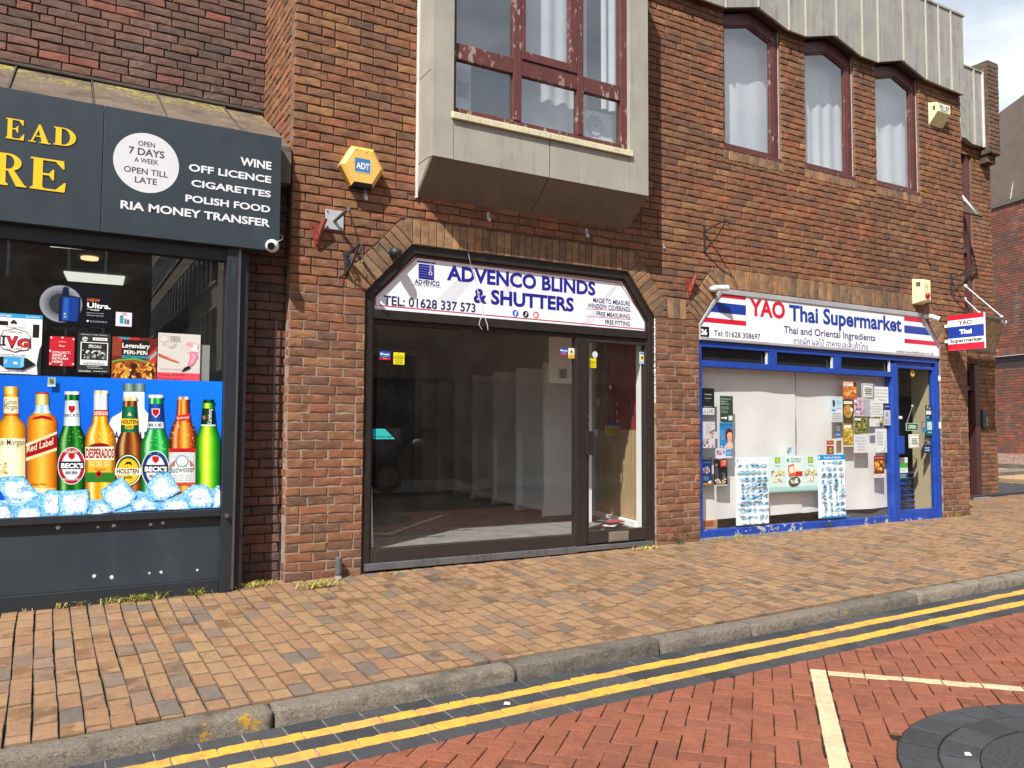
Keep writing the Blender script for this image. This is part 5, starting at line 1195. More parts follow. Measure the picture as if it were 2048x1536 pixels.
w_ = MB(); w_.add([(a0+.07, .075, zr-.01), (xm0+.002, .075, zr-.01), (xm0+.002, .075, ZT0-.04), (a0+.07, .075, ZT0-.04)], [(0, 1, 2, 3)]); obj('window_pane', w_, GLASS, m1)
# door
dx0, dx1 = xm1+.002, P(1304, 800, .05).x
gx0, gx1 = P(1177, 800, .06).x, P(1291, 800, .06).x; gz0, gz1 = P(1240, 1058, .06).z, P(1240, 688, .06).z
w_ = MB(); w_.box(dx0, gx0, .048, .10, .10, ZT0-.052); w_.box(gx1, a1-.077, .048, .10, .10, ZT0-.052); w_.box(gx0, gx1, .048, .10, .10, gz0); w_.box(gx0, gx1, .048, .10, gz1, ZT0-.052)
dor = obj('door', w_, BLKM, m1, bevel=.004)
w_ = MB(); w_.add([(gx0, .078, gz0), (gx1, .078, gz0), (gx1, .078, gz1), (gx0, .078, gz1)], [(0, 1, 2, 3)]); obj('door_pane', w_, GLASS, dor)
q0, q1 = P(1171, 862, .03), P(1187, 910, .03)
w_ = MB(); w_.box(q0.x, q1.x, .005, .047, q1.z, q0.z); obj('handle', w_, BLK, dor, bevel=.005)
q0, q1 = P(1218, 1064, .04), P(1257, 1081, .04)
w_ = MB(); w_.box(q0.x, q1.x, .036, .0475, q1.z, q0.z); w_.box(q0.x+.02, q1.x-.01, .03, .0355, q1.z+.012, q0.z-.012); obj('letterbox', w_, plain('alloy_flap', (.42, .37, .31), .35, .7), dor, bevel=.002)
q = P(*A6(1425, 548), .04); w_ = MB(); w_.tube([(q.x, .047, q.z), (q.x, .035, q.z)], .014, 14); obj('lock', w_, plain('steel', (.45, .45, .45), .3, 1.), dor)
w_ = MB()
for zz in [random.uniform(.5, 1.2) for _ in range(30)]:
    x = dx0+random.uniform(.005, .04); s_ = random.uniform(.002, .006); w_.add([(x, .0472, zz), (x+s_, .0472, zz-s_), (x+s_*.6, .0472, zz+s_*1.5)], [(0, 1, 2)])
for _ in range(60):
    x = random.uniform(xm0, xm1); zz = random.uniform(.3, 2.); s_ = random.uniform(.001, .004); w_.add([(x, FYF+.0035, zz), (x+s_, FYF+.0035, zz-s_), (x+s_*.6, FYF+.0035, zz+s_*1.5)], [(0, 1, 2)])
obj('paint_chips', w_, plain('chip_grey', (.4, .4, .38), .7), m1)
w_ = MB()
for _ in range(45):
    x = 3.787+random.uniform(-.006, .006); zz = random.uniform(1.5, 2.4); w_.ball((x, .012, zz), random.uniform(.005, .012), 0, 6, 4)
w_.tube([(3.79, .015, 2.38), (3.792, .015, 1.9), (3.789, .015, 1.5)], .006, 6)
obj('white_sealant', w_, plain('white_trim', (.66, .65, .61), .55), m1)
# sign ---------------------------------------------------------------
s1 = thing('shop_sign', 'white chamfered sign for blinds and shutters with navy letters', 'sign', (2.2, .06, 2.2))
YS = .062
face = [(a0+.092, ZT1+.001), (a1-.092, ZT1+.001), (a1-.092, 2.345), (3.394, 2.748), (1.101, 2.748), (a0+.092, 2.345)]
w_ = MB(); w_.prism(face, YS, YS+.03); obj('board', w_, plain('white_acrylic', (.82, .82, .85), .25, 0, .03, 3), s1)
tr = Print(YS-.0006, .0002)
for pts in ([(960, 430), (1060, 300), (1100, 300), (990, 480)], [(1480, 640), (1700, 370), (1725, 372), (1530, 650)], [(560, 470), (700, 330), (800, 340), (640, 520)]):
    tr = Print(YS-.0006, .0002); tr.poly([tr.px(A5(*p)) for p in pts], (.66, .665, .72)); obj('pale_pattern', tr, ACRYL, s1, uvcol=True)
bd = Print(YS-.0012, .00005); ring_ = [bd.px(A5(*p)) for p in ((163, 512), (163, 455), (428, 206), (1726, 372), (1896, 620), (1896, 668))]; bd.pen(ring_+[ring_[0]], .009, '#c02a44')
for y0, y1, xa, xb in ((536, 552, 1512, 1800), (583, 606, 1512, 1800)): bd.pen([bd.px(A5(xa, y0)), bd.px(A5(xb, y1))], .005, '#c8506a')
obj('red_border', bd, ACRYL, s1, uvcol=True)
NAVY = '#23258c'; NAV2 = '#2a2a60'
def sign_text(parent, Y, conv, rows, col, name='lettering', step=.0012):
    for s_, l, r, top, b in rows:
        t_ = Print(Y-step); t_.ptext(s_, conv(*l), conv(*r), conv(0, top)[1], col, b); obj(name, t_, ACRYL, parent, uvcol=True)
sign_text(s1, YS-.001, A5, [('ADVENCO BLINDS', (620, 348), (1570, 447), 255, .032), ('& SHUTTERS', (790, 492), (1432, 550), 402, .034)], NAVY)
sign_text(s1, YS-.001, A5, [('TEL: 01628 337 573', (215, 505), (803, 560), 447, .015)], NAV2)
sign_text(s1, YS-.001, A5, [('ADVENCO', (414, 375), (573, 389), 346, .018), ('BLINDS & SHUTTERS', (398, 384), (584, 404), 377, 0), ('MADE TO MEASURE', (1556, 496), (1792, 514), 467, .008), ('WINDOW COVERINGS', (1520, 533), (1792, 549), 504, .008), ('FREE MEASURING', (1579, 583), (1790, 595), 556, .008), ('FREE FITTING', (1633, 635), (1790, 643), 608, .008)], NAV2)
lg = Print(YS-.0014, .0001); L5 = lambda x, y: lg.px(A5(x, y))
lg.pen([L5(434, 232), L5(544, 246)], .012, NAVY)
for k in range(6):
    y = 246+k*16.3; lg.poly([L5(440+(k % 2)*0, y), L5(536, y+12), L5(541, y+26), L5(437, y+13)], NAVY)
lg.pen([L5(515, 240), L5(515, 305)], .012, '#e8e8f0'); lg.pen([L5(515, 242), L5(515, 300)], .006, NAVY); q = L5(515, 310); lg.disc(q[0], q[1], .017, '#e8e8f0'); lg.disc(q[0], q[1], .011, NAVY)
obj('blind_emblem', lg, ACRYL, s1, uvcol=True)
for cx, cy, col in ((1059, 565, '#2a62c8'), (1125, 571, '#101014'), (1190, 576, '#d8367a')):
    sc_ = Print(YS-.0014, .0001); q = sc_.px(A5(cx, cy)); r = .033; sc_.disc(q[0], q[1], r, col)
    if col == '#2a62c8': sc_.text('f', q[0]-.009, q[0]+.012, q[1]-.024, q[1]+.02, '#ffffff', .05)
    elif col == '#101014': sc_.pen([(q[0]+.004, q[1]+.018), (q[0]+.004, q[1]-.010)], .006, '#ffffff'); sc_.disc(q[0]-.003, q[1]-.011, .008, '#ffffff'); sc_.disc(q[0]-.003, q[1]-.011, .004, col); sc_.pen([(q[0]+.005, q[1]+.016), (q[0]+.016, q[1]+.008)], .006, '#ffffff')
    else:
        sc_.disc(q[0]-.006, q[1]-.012, .021, '#f0a03a'); sc_.disc(q[0]+.012, q[1]+.012, .018, '#a03ab4')
        sc_.pen([(q[0]-.014, q[1]-.014), (q[0]+.014, q[1]-.014), (q[0]+.014, q[1]+.014), (q[0]-.014, q[1]+.014), (q[0]-.014, q[1]-.014)], .005, '#ffffff'); sc_.disc(q[0], q[1], .009, '#ffffff'); sc_.disc(q[0], q[1], .005, '#d8367a')
    obj('round_emblem', sc_, ACRYL, s1, uvcol=True)
# loose white cable over the sign
cb = MB(); Pq = lambda x, y, Y: P(*A5(x, y), Y)
cb.tube([Pq(755, 166, .02), Pq(758, 210, .03), Pq(785, 280, .045), Pq(805, 370, .05), Pq(825, 470, .05), Pq(855, 570, .045), Pq(880, 640, .0), Pq(883, 672, -.01)],   .0022, 6)
cb.tube([Pq(757, 168, .018), Pq(764, 215, .02), Pq(782, 290, .04), Pq(812, 390, .048), Pq(838, 500, .05), Pq(852, 570, .03), Pq(832, 610, .0), Pq(825, 640, -.01), Pq(845, 668, -.015)], .0021, 6)
cb.tube([Pq(757, 168, .016), Pq(900, 182, .016), Pq(1100, 212, .016)], .003, 5)
obj('loose_cable', cb, plain('white_cable', (.66, .64, .62), .5), label='thin white cable hanging loose over the blinds shop sign', cat='cable')
# interior -----------------------------------------------------------
w_ = MB(); shell(w_, .42, 4.25, .26, 6.9, .02, 2.62); obj('empty_shop_room', w_, plain('shop_wall_paint', (.80, .78, .74), .9, 0, .06), bld)
w_ = MB(); w_.box(.38, 4.25, .13, 6.9, .0, .20); obj('empty_shop_floor', w_, plain('dusty_carpet', (.20, .188, .175), .95, 0, .35, 5, .4, .1), bld)
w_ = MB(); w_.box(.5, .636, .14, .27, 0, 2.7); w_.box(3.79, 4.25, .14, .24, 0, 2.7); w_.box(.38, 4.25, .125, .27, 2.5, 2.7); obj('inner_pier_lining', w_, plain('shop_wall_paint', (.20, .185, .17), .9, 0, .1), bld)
FIN = plain('white_partition', (.85, .85, .83), .6, 0, .06, 4)
KF = .859; fpos = [(-1.6287+KF*(x+1.6287), -6.4807+KF*(y+6.4807)) for x, y in ((4.19, 2.02), (4.22, 2.86), (4.32, 3.79), (4.44, 4.73), (4.54, 5.66), (4.63, 6.54), (4.74, 7.53), (4.82, 8.43))]
for i, (x, y) in enumerate(fpos):
    if i == 0: lab = 'white display partition standing right behind the window edge'
    else: lab = 'white upright display partition, number %d from the front in the empty shop' % (i+1)
    g = thing('display_partition', ['white display partition right beside the mullion of the empty shop', 'pale partition second in the receding row inside the empty shop', 'pale partition third in the receding row inside the empty shop', 'pale partition fourth in the receding row inside the empty shop', 'grey partition fifth in the receding row inside the empty shop', 'grey partition sixth in the receding row inside the empty shop', 'dim partition next to last in the receding row inside the empty shop', 'dimmest partition at the far end of the row in the empty shop'][i], 'partition', (x, y, .2), 'display partitions along the empty shop')
    f_ = MB(); f_.box(x, 4.24 if i else 3.56, y, y+.03, .203, 2.0); obj('panel', f_, FIN, g)
    f_ = MB(); f_.box(x-.012, x+.0, y-.006, y+.036, .201, 2.01); obj('front_edge', f_, plain('pale_edge', (.8, .8, .78), .5), g)
    if 0 < i < 7:
        f_ = MB(); yn = fpos[i+1][1]; f_.box(x+.18, 4.24, y+.031, yn-.002, 1.12, 1.14); f_.box(x+.10, 4.24, y+.031, yn-.002, .25, .27); obj('shelf', f_, FIN, g)
        f_ = MB(); f_.box(x+.16, x+.18, y+.031, yn-.002, .27, 1.12); obj('lower_panel', f_, FIN, g)
sp = thing('slatted_wall', 'black slatted panel on the back wall of the empty shop', 'panel', (3.6, 6.8, .2))
f_ = MB(); f_.box(2.9, 3.98, 6.84, 6.86, .2, 2.5); obj('backing', f_, plain('black_felt', (.008, .008, .009), .9), sp)
f_ = MB()
for k in range(22): f_.box(2.92+k*.047, 2.945+k*.047, 6.81, 6.839, .2, 2.5)
obj('slats', f_, plain('dark_slat', (.035, .03, .028), .6), sp)
# timber slat wall by the door
ta, tb = Vector((3.775, .245, 0)), Vector((4.06, 1.42, 0)); dv = (tb-ta); L = dv.length; dv.normalize(); nv = Vector((-dv.y, dv.x, 0))
tw = thing('slatted_wall', 'oak slatted wall with a red reflection painted on just inside the glazed door', 'panel', (3.9, .8, .25))
def slat(mb, s0, s1, z0, z1, d0, d1):
    p = lambda s, d: ta+dv*s+nv*d
    a, b, c, d = p(s0, d0), p(s1, d0), p(s1, d1), p(s0, d1)
    pts = [(v.x, v.y) for v in (a, b, c, d)]; mb.slab(pts, z0, z1)
f_ = MB(); slat(f_, -.01, L+.02, .21, 2.6, -.03, -.004); obj('backing', f_, plain('black_felt', (.008, .008, .009), .9), tw)
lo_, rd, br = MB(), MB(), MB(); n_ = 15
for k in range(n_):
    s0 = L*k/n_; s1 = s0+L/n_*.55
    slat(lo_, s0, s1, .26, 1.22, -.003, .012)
    slat(rd if 1 <= k < 11 else br, s0, s1, 1.221, 2.55, -.003, .012)  # upper middle slats carry the red reflection in the glass as their own colour
OAK = plain('oak_slat', (.42, .29, .155), .6, 0, .2, 12); obj('oak_slats', lo_, OAK, tw); obj('red_reflection_slats', rd, plain('red_reflection_paint', (.26, .03, .028), .5, 0, .2), tw); obj('brown_slats', br, plain('brown_slat', (.30, .20, .11), .6), tw)
f_ = MB(); f_.slab([(3.70, .13), (3.755, .13), (3.772, .24), (3.72, .24)], .2, 2.5); obj('white_end', f_, plain('white_partition', (.76, .76, .74), .6), tw)
f_ = MB(); f_.slab([(3.70, .245), (3.772, .245), (4.055, 1.42), (3.98, 1.42)], .2, .255); obj('plinth', f_, plain('white_partition', (.76, .76, .74), .6), tw)
tl = thing('junk_mail', 'heap of letters and leaflets on the floor inside the glazed door', 'mail', (3.35, .3, .2))
random.seed(11)
for k in range(12):
    a = random.uniform(0, 3); cx, cy = 3.42+random.uniform(-.10, .12), .27+random.uniform(-.06, .10); z = .203+k*.009; w, h = random.uniform(.06, .11), random.uniform(.05, .08); c, s_ = math.cos(a), math.sin(a); tz = random.uniform(-.02, .02)
    f_ = MB(); q = [(cx+u*c-v*s_, cy+u*s_+v*c) for u, v in ((-w, -h), (w, -h), (w, h), (-w, h))]; f_.slab(q, z, z+.006)
    f_.v = [(x, y, zz+tz*(i % 4 in (1, 2))) for i, (x, y, zz) in enumerate(f_.v)]
    obj('letter', f_, [plain('paper_white', (.6, .6, .58)), plain('paper_red', (.4, .05, .06)), plain('paper_grey', (.25, .26, .28)), plain('paper_dark', (.06, .07, .08))][k % 4], tl)
q0, q1 = P(*A6(1260, 266), .8), P(*A6(1306, 322), .8)
# wall fan / vent grille hung on front partition
vg = thing('vent_grille', 'small white louvred vent seen through the empty shop window', 'vent', (3.4, .8, 1.9))
q0, q1 = P(*A6(1260, 266), .8), P(*A6(1306, 322), .8); f_ = MB(); f_.box(q0.x, q1.x, .8, .815, q1.z, q0.z); obj('rim', f_, plain('cream_plastic', (.55, .52, .42), .5), vg)
f_ = MB()
for k in range(7): zz = q1.z+(q0.z-q1.z)*(k+.5)/7; f_.box(q0.x+.012, q1.x-.012, .792, .7995, zz-.006, zz+.004)
obj('louvres', f_, plain('grey_louvre', (.25, .24, .22), .5), vg)
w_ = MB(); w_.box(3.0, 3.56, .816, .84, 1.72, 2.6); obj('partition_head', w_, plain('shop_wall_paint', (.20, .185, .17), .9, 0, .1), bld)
dc = thing('dome_camera', 'grey dome camera under the ceiling of the empty shop', 'camera', tuple(P(*A6(692, 30), 1.2)))
q = P(*A6(692, 45), 1.2); f_ = MB(); f_.ball((q.x, q.y, q.z), .05, 0, 14, 9); obj('dome', f_, plain('dark_dome', (.03, .03, .03), .15), dc, smooth=True)
f_ = MB(); f_.tube([(q.x, q.y, q.z+.0), (q.x, q.y, q.z+.05), (q.x, q.y, q.z+.09)], [.062, .05, .012], 14); f_.tube([(q.x, q.y, q.z+.09), (q.x, q.y, 2.62)], .012, 8); obj('housing', f_, plain('grey_plastic', (.3, .3, .3), .5), dc)
f_ = MB(); p0, p1 = P(*A6(128, 1350), .14), P(*A6(112, 640), .20); f_.tube([p0, p1, P(*A6(107, 400), .22)], [.02, .016, .012], 4); obj('white_batten', f_, plain('pale_edge', (.8, .8, .78), .5), label='thin white batten leaning inside the left edge of the empty shop window', cat='batten')
# stickers on the glass
SY = .0735
def stick(lab, x0, y0, x1, y1, col, fn=None, Y=SY, conv=A6, name='sticker', group='stickers on the empty shop glass'): return poster(lab, conv, x0, y0, x1, y1, col, fn, Y, 'sticker', group, name)
sec = lambda R, T, B, O, D, Q, p: (R(0, 0, 1, .26, '#b81c30'), T('Swann', .32, .92, .56, .78, '#e8f0fa', .03), D(.16, .68, .10, '#e8f0fa'), B(.12, .36, .88, .46, 1, '#c8d8ee'), B(.3, .08, .7, .2, 1, '#f0c8cc'))
stick('blue and red security sticker at the left of the empty shop window', 178, 158, 244, 210, '#1a4aa0', sec)
stick('blue and red security sticker beside the mullion', 1265, 140, 1315, 181, '#1a4aa0', sec)
def warn(R, T, B, O, D, Q, p): Q([(.42, .94), (.56, .98), (.5, .86)], '#1a1a1a'); T('WARNING', .1, .9, .66, .76, '#1a1a1a', .02); R(.04, .52, .96, .58, '#3a3a1a'); B(.1, .06, .9, .46, 4, '#4a4620')
stick('yellow warning sticker at the left of the empty shop window', 262, 166, 328, 238, '#e8d81c', warn)
stick('yellow warning sticker on the glazed door', 1438, 200, 1483, 258, '#e8d81c', warn, .0765)
stick('white and yellow camera warning sticker beside the mullion', 1316, 140, 1353, 201, '#f0eee4', lambda R, T, B, O, D, Q, p: (R(0, 0, 1, .36, '#e8cc1c'), Q([(.5, .95), (.16, .52), (.84, .52)], '#e0b81c'), Q([(.5, .85), (.3, .58), (.7, .58)], '#3a3010'), T('CCTV', .2, .8, .38, .47, '#2a2a1a', .02), B(.1, .05, .9, .3, 2, '#3a3410')))
stick('round white sticker near the top of the glazed door', 1461, 158, 1492, 198, '#101010', None, .0765).hide_render = False
bpy.data.objects.remove(bpy.data.objects[[o_.name for o_ in bpy.data.objects if o_.get('label', '').startswith('round white sticker')][0]])
pr = Print(.0765); q = P(*A6(1476, 178), .0765); pr.disc(q.x, q.z, .033, '#c8d4d0'); obj('sticker', pr, PAPER, uvcol=True, label='round white sticker near the top of the glazed door', cat='sticker', group='stickers on the empty shop glass')
stick('pale blue and yellow sticker at the right edge of the glazed door', 1744, 163, 1776, 233, '#c8d8dc', lambda R, T, B, O, D, Q, p: (R(.1, .8, .9, .95, '#4a78b0'), D(.5, .5, .34, '#e0b82c', 1), D(.5, .5, .2, '#5a4a14', 1), B(.1, .06, .9, .2, 1, '#4a5a6a')), .0765)
stick('tiny beige bell plate on the right door post', 1792, 192, 1814, 238, '#a89878', lambda R, T, B, O, D, Q, p: R(.1, .35, .9, .6, '#5a4a30'), .0475)
stick('teal strip lettered about day and night blinds', 104, 625, 272, 688, '#2fb0ae', lambda R, T, B, O, D, Q, p: (Q([(.62, 1), (1.0, .0), (1.0, 1)], '#101214'), T('enham Day & Night', .05, .9, .16, .36, '#123a44', .01)))
stick('torn black sticker next to the teal strip', 240, 623, 304, 686, '#141414', lambda R, T, B, O, D, Q, p: Q([(.1, .9), (.5, .3), (.7, .8), (.4, .6)], '#2e2e2e'), SY+.0012)
q = [A6(1536, 612), A6(1626, 664)]
poster('yellow framed notice on the slatted wall inside the door', A6, 1536, 608, 1626, 666, '#8a8a88', lambda R, T, B, O, D, Q, p: (R(.05, .08, .95, .85, '#a88a1c'), B(.1, .15, .9, .75, 3, '#6a5a1a')), Y=.72, cat='notice', name='notice')
poster('small blue leaflet above the yellow notice inside the door', A6, 1562, 588, 1616, 607, '#2a5a6a', None, Y=.72, cat='leaflet', name='leaflet')
poster('small grey sheet taped low behind the door handle', A6, 1462, 628, 1490, 672, '#8a8a86', None, Y=.5, cat='notice', name='notice')
poster('small grey switch plate on the wall left of the slats painted with the red reflection', A6, 1482, 448, 1508, 492, '#7a756c', None, Y=.7, cat='plate', name='switch_plate')
for k, (x, y, r) in enumerate(((1569, 375, 9), (1607, 475, 5), (1608, 525, 5), (1612, 580, 5))):
    pr = Print(1.2); q = P(*A6(x, y), .62); f_ = MB(); f_.ball((q.x, q.y, q.z), .004*r*.45, 0, 7, 5, (1, .3, 1.5)); obj('filler_patch', f_, plain('white_trim', (.66, .65, .61), .55), label='white filler splash on the slats painted with the red reflection behind the glazed door', cat='patch', group='white splashes on the red slats')
# ================================================================== RIGHT SHOP
BLUE = peeling('blue_paint', (.012, .055, .33), (.50, .50, .48), .66, .68, (5, 5, 3), .35)
BLUEL = peeling('blue_paint_flaking', (.012, .055, .33), (.58, .58, .55), .565, .58, (3, 3, 4), .4)
m2 = thing('shopfront', 'blue framed supermarket shopfront with white blinds and a glazed door', 'shopfront', (6.5, .05, 0))
b0, b1 = 4.392, 8.688
TB = lambda x, y, Y=.05: P(*B2(x, y), Y)
zs0, zs1 = TB(90, 1465, .03).z, TB(90, 1388, .03).z
zg0, zg1 = zs1, TB(85, 128).z
zt0_, zt1_ = TB(85, 82).z, TB(70, 5).z+.03
x_l = TB(80, 600).x; xj0, xj1 = TB(1545, 800).x, TB(1592, 800).x; xd1 = TB(1868, 600).x
ZTOP = P(*B1(220, 665), .04).z
w_ = MB(); w_.box(b0, x_l, .02, .12, .02, ZTOP); obj('left_post', w_, BLUE, m2, bevel=.004)
w_ = MB(); w_.box(b1-.075, b1, .02, .12, .06, ZTOP); obj('right_post', w_, BLUE, m2, bevel=.004)
w_ = MB(); w_.box(xj0, xj1-.03, .012, .12, .06, ZTOP-.10); obj('mullion', w_, BLUE, m2, bevel=.004)
zh0, zh1 = P(*B1(225, 708), .04).z, ZTOP
w_ = MB(); w_.box(x_l+.001, b1-.076, .018, .12, zh0, zh1); obj('head', w_, BLUE, m2, bevel=.004)
zm0, zm1 = P(*B2(90, 126), .04).z, P(*B2(90, 80), .04).z
w_ = MB(); w_.box(x_l+.001, xj0-.001, .015, .12, zm0, zm1); obj('transom', w_, BLUE, m2, bevel=.004)
w_ = MB(); w_.box(x_l+.001, xj0-.001, .018, .12, zs0-.03, zs1); obj('bottom_rail', w_, BLUEL, m2, bevel=.004)
fx = [(x_l, TB(592, 60).x), (TB(652, 90).x, TB(1092, 100).x), (TB(1146, 120).x, xj0)]
for k in (0, 1): w_ = MB(); w_.box(fx[k][1], fx[k+1][0], .017, .12, zm1, zh0); obj('fanlight_post', w_, BLUE, m2, bevel=.004)
for a, b in fx:
    w_ = MB(); w_.add([(a, .07, zm1), (b, .07, zm1), (b, .07, zh0), (a, .07, zh0)], [(0, 1, 2, 3)]); f_ = obj('fanlight', w_, plain('dark_fanlight', (.018, .02, .022), .06), m2)
    w_ = MB(); w_.box(b-.03, b-.012, .03, .055, zm1+.003, zh0-.003); obj('stay_bar', w_, plain('white_bar', (.6, .6, .58), .5), f_)
w_ = MB(); w_.add([(x_l, .05, zs1), (xj0, .05, zs1), (xj0, .05, zm0), (x_l, .05, zm0)], [(0, 1, 2, 3)]); obj('window_pane', w_, GLASS, m2)
# flaked patches at the foot, render and dirt
w_ = MB(); w_.box(b0-.02, xj1, .0, .03, -.02, .022+gz(5)); obj('cement_foot', w_, plain('cement', (.26, .24, .22), .95, 0, .4, 20, .6, .1), m2)
# door
dz0 = .10; zd1 = ZTOP-.115
dl = xj1-.028; dr1 = b1-.078; gx0, gx1 = TB(1598, 700).x, TB(1868, 700).x; gz0, gz1 = TB(1740, 1222).z, TB(1740, 148).z
w_ = MB(); w_.box(dl, gx0, .03, .085, dz0, zd1); w_.box(gx1, dr1, .03, .085, dz0, zd1); w_.box(gx0, gx1, .03, .085, dz0, gz0); w_.box(gx0, gx1, .03, .085, gz1, zd1)
w_.box(dl, dr1, .05, .12, zd1+.001, zh0-.001)
d2 = obj('door', w_, BLUE, m2, bevel=.004)
w_ = MB(); w_.add([(gx0, .06, gz0), (gx1, .06, gz0), (gx1, .06, gz1), (gx0, .06, gz1)], [(0, 1, 2, 3)]); obj('door_pane', w_, GLASS, d2)
q0, q1 = TB(1598, 662, 0), TB(1648, 798, 0); w_ = MB(); w_.box(q0.x, q1.x, -.005, .029, q1.z, q0.z); obj('handle', w_, BLUE, d2, bevel=.006)
q0, q1 = TB(1716, 1245, .03), TB(1810, 1290, .03); w_ = MB(); w_.box(q0.x, q1.x, .022, .0295, q1.z, q0.z); obj('letterbox', w_, BLUE, d2, bevel=.003)
w_ = MB(); w_.box(dl, dr1, .0, .12, gz(8)-.02, dz0-.002); obj('threshold', w_, BLUEL, m2)
# blinds -------------------------------------------------------------
BLI = plain('white_blind', (.80, .785, .75), .8, 0, .05, 3)
BYy = .143
def blind(x0, x1, z0, z1, Y, lab, seed, wob=.012):
    m = MB(); nx, nz = 40, 30; r = random.Random(seed); a, b, c = r.uniform(0, 6), r.uniform(0, 6), r.uniform(0, 6)
    for i in range(nx+1):
        for k in range(nz+1):
            x = x0+(x1-x0)*i/nx; z = z0+(z1-z0)*k/nz; t = 1-k/nz
            d = wob*(math.sin(x*5+a+z*1.5)+.5*math.sin(x*11+b-z*2.4))*(.3+t)+.004*math.sin(z*9+x*3+c)
            m.v.append((x, Y+d*.6, z+.006*t*math.sin(x*4+c))); m.c.append((1, 1, 1))
    for i in range(nx):
        for k in range(nz): p = i*(nz+1)+k; m.f.append((p, p+nz+1, p+nz+2, p+1)); m.mi.append(0)
    return obj('window_blind', m, BLI, smooth=True, label=lab, cat='blind', group='white blinds in the supermarket window')
xg = TB(815, 600, BYy).x
blind(x_l-.12, xg-.005, TB(90, 1305, BYy).z, zm0+.08, BYy, 'white blind filling the left half of the supermarket window', 1)
blind(xg+.012, TB(1520, 600, BYy).x+.03, TB(1535, 1205, BYy).z, zm0+.08, BYy+.008, 'white blind filling the right half of the supermarket window', 2)
blind(TB(600, 1100, .12).x, TB(862, 1100, .12).x, TB(860, 1252, .12).z, TB(600, 900, .12).z, .125, 'short white sheet hanging below the three part poster', 3, .006)
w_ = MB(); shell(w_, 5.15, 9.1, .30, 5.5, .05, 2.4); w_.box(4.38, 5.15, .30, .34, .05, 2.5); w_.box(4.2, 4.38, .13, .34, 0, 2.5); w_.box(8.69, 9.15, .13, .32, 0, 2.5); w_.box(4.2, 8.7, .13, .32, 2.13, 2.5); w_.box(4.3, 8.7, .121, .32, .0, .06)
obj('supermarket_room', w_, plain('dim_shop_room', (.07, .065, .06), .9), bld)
w_ = MB(); q = TB(1742, 600, .35); w_.slab([(8.60, .125), (8.66, .125), (8.66, .37), (8.60, .37)], .06, 2.12); w_.box(q.x+.02, 9.05, 1.2, 1.24, .06, 2.2)
obj('beige_lobby_panel', w_, plain('beige_panel', (.40, .34, .20), .8, 0, .08), bld)
# baskets
for k in range(7):
    z = .62-.075*k; bk = thing('shopping_basket', ['topmost blue shopping basket of the stack behind the door', 'blue shopping basket second from top of the stack', 'blue shopping basket third from top of the stack', 'blue shopping basket in the middle of the stack', 'blue shopping basket third from the bottom of the stack', 'blue shopping basket second from the bottom of the stack', 'lowest blue shopping basket of the stack, its ribbed sides showing'][k], 'basket', (8.38, .49, z), 'blue shopping baskets stacked behind the door')
    m = MB(); X0, X1, Y0_, Y1_ = 8.17, 8.585, .34, .64; t = .012
    for (a, b, c, d) in ((X0, X1, Y0_, Y0_+t), (X0, X1, Y1_-t, Y1_), (X0, X0+t, Y0_+t, Y1_-t), (X1-t, X1, Y0_+t, Y1_-t)): m.box(a, b, c, d, z+.025, z+.05)
    obj('rim', m, plain('blue_plastic', (.01, .06, .30), .35), bk, bevel=.003)
    m = MB(); dep = .40 if k == 6 else .04
    for i in range(10):
        x = X0+.02+(X1-X0-.05)*i/9; xi = 8.38+(x-8.38)*.8; m.hexa([(x, Y0_+.004, z+.025), (x+.014, Y0_+.004, z+.025), (xi+.012, Y0_+.05, z-dep+.25 if k == 6 else z-dep+.03), (xi, Y0_+.05, z-dep+.25 if k == 6 else z-dep+.03)][::-1], [(x, Y0_+.012, z+.025), (x+.014, Y0_+.012, z+.025), (xi+.012, Y0_+.058, z-dep+.25 if k == 6 else z-dep+.03), (xi, Y0_+.058, z-dep+.25 if k == 6 else z-dep+.03)][::-1])
    obj('ribs', m, plain('blue_plastic_deep', (.008, .045, .22), .4), bk)
m = MB(); m.box(8.2, 8.56, .38, .62, .06, .19); obj('basket_stand', m, plain('black_post', (.016, .017, .019), .45), label='black stand under the blue basket stack', cat='stand')
q0, q1 = TB(90, 1312, .10), TB(212, 1376, .10)
cbx = thing('cardboard_box', 'brown cardboard box behind the bottom left corner of the supermarket window', 'box', (4.6, .16, .12)); m = MB(); m.box(q0.x-.05, q1.x, .10, .28, .14, q0.z); obj('carton', m, plain('cardboard', (.42, .25, .12), .85), cbx, bevel=.003)
pr = Print(.0994); a, b = TB(108, 1318, .0994), TB(182, 1352, .0994); pr.rect(a.x, b.z, b.x, a.z, '#b0562a'); pr.bars(a.x+.01, b.x-.01, a.z-.005, b.z+.005, 3, lin('#8a3a1c')); obj('printed_label', pr, PAPER, cbx, uvcol=True)
m = MB()
q0, q1 = TB(1195, 1222, .17), TB(1530, 1262, .17)
for k in range(60): x = q0.x+(q1.x-q0.x)*k/59; m.box(x-.003, x+.003, .17, .176, zs1-.01, q0.z+.02)
m.box(q0.x, q1.x, .178, .185, zs1-.01, q0.z+.02)
obj('ribbed_board', m, plain('grey_ribbed', (.10, .10, .10), .7), label='dark ribbed board below the right blind of the supermarket window', cat='board')
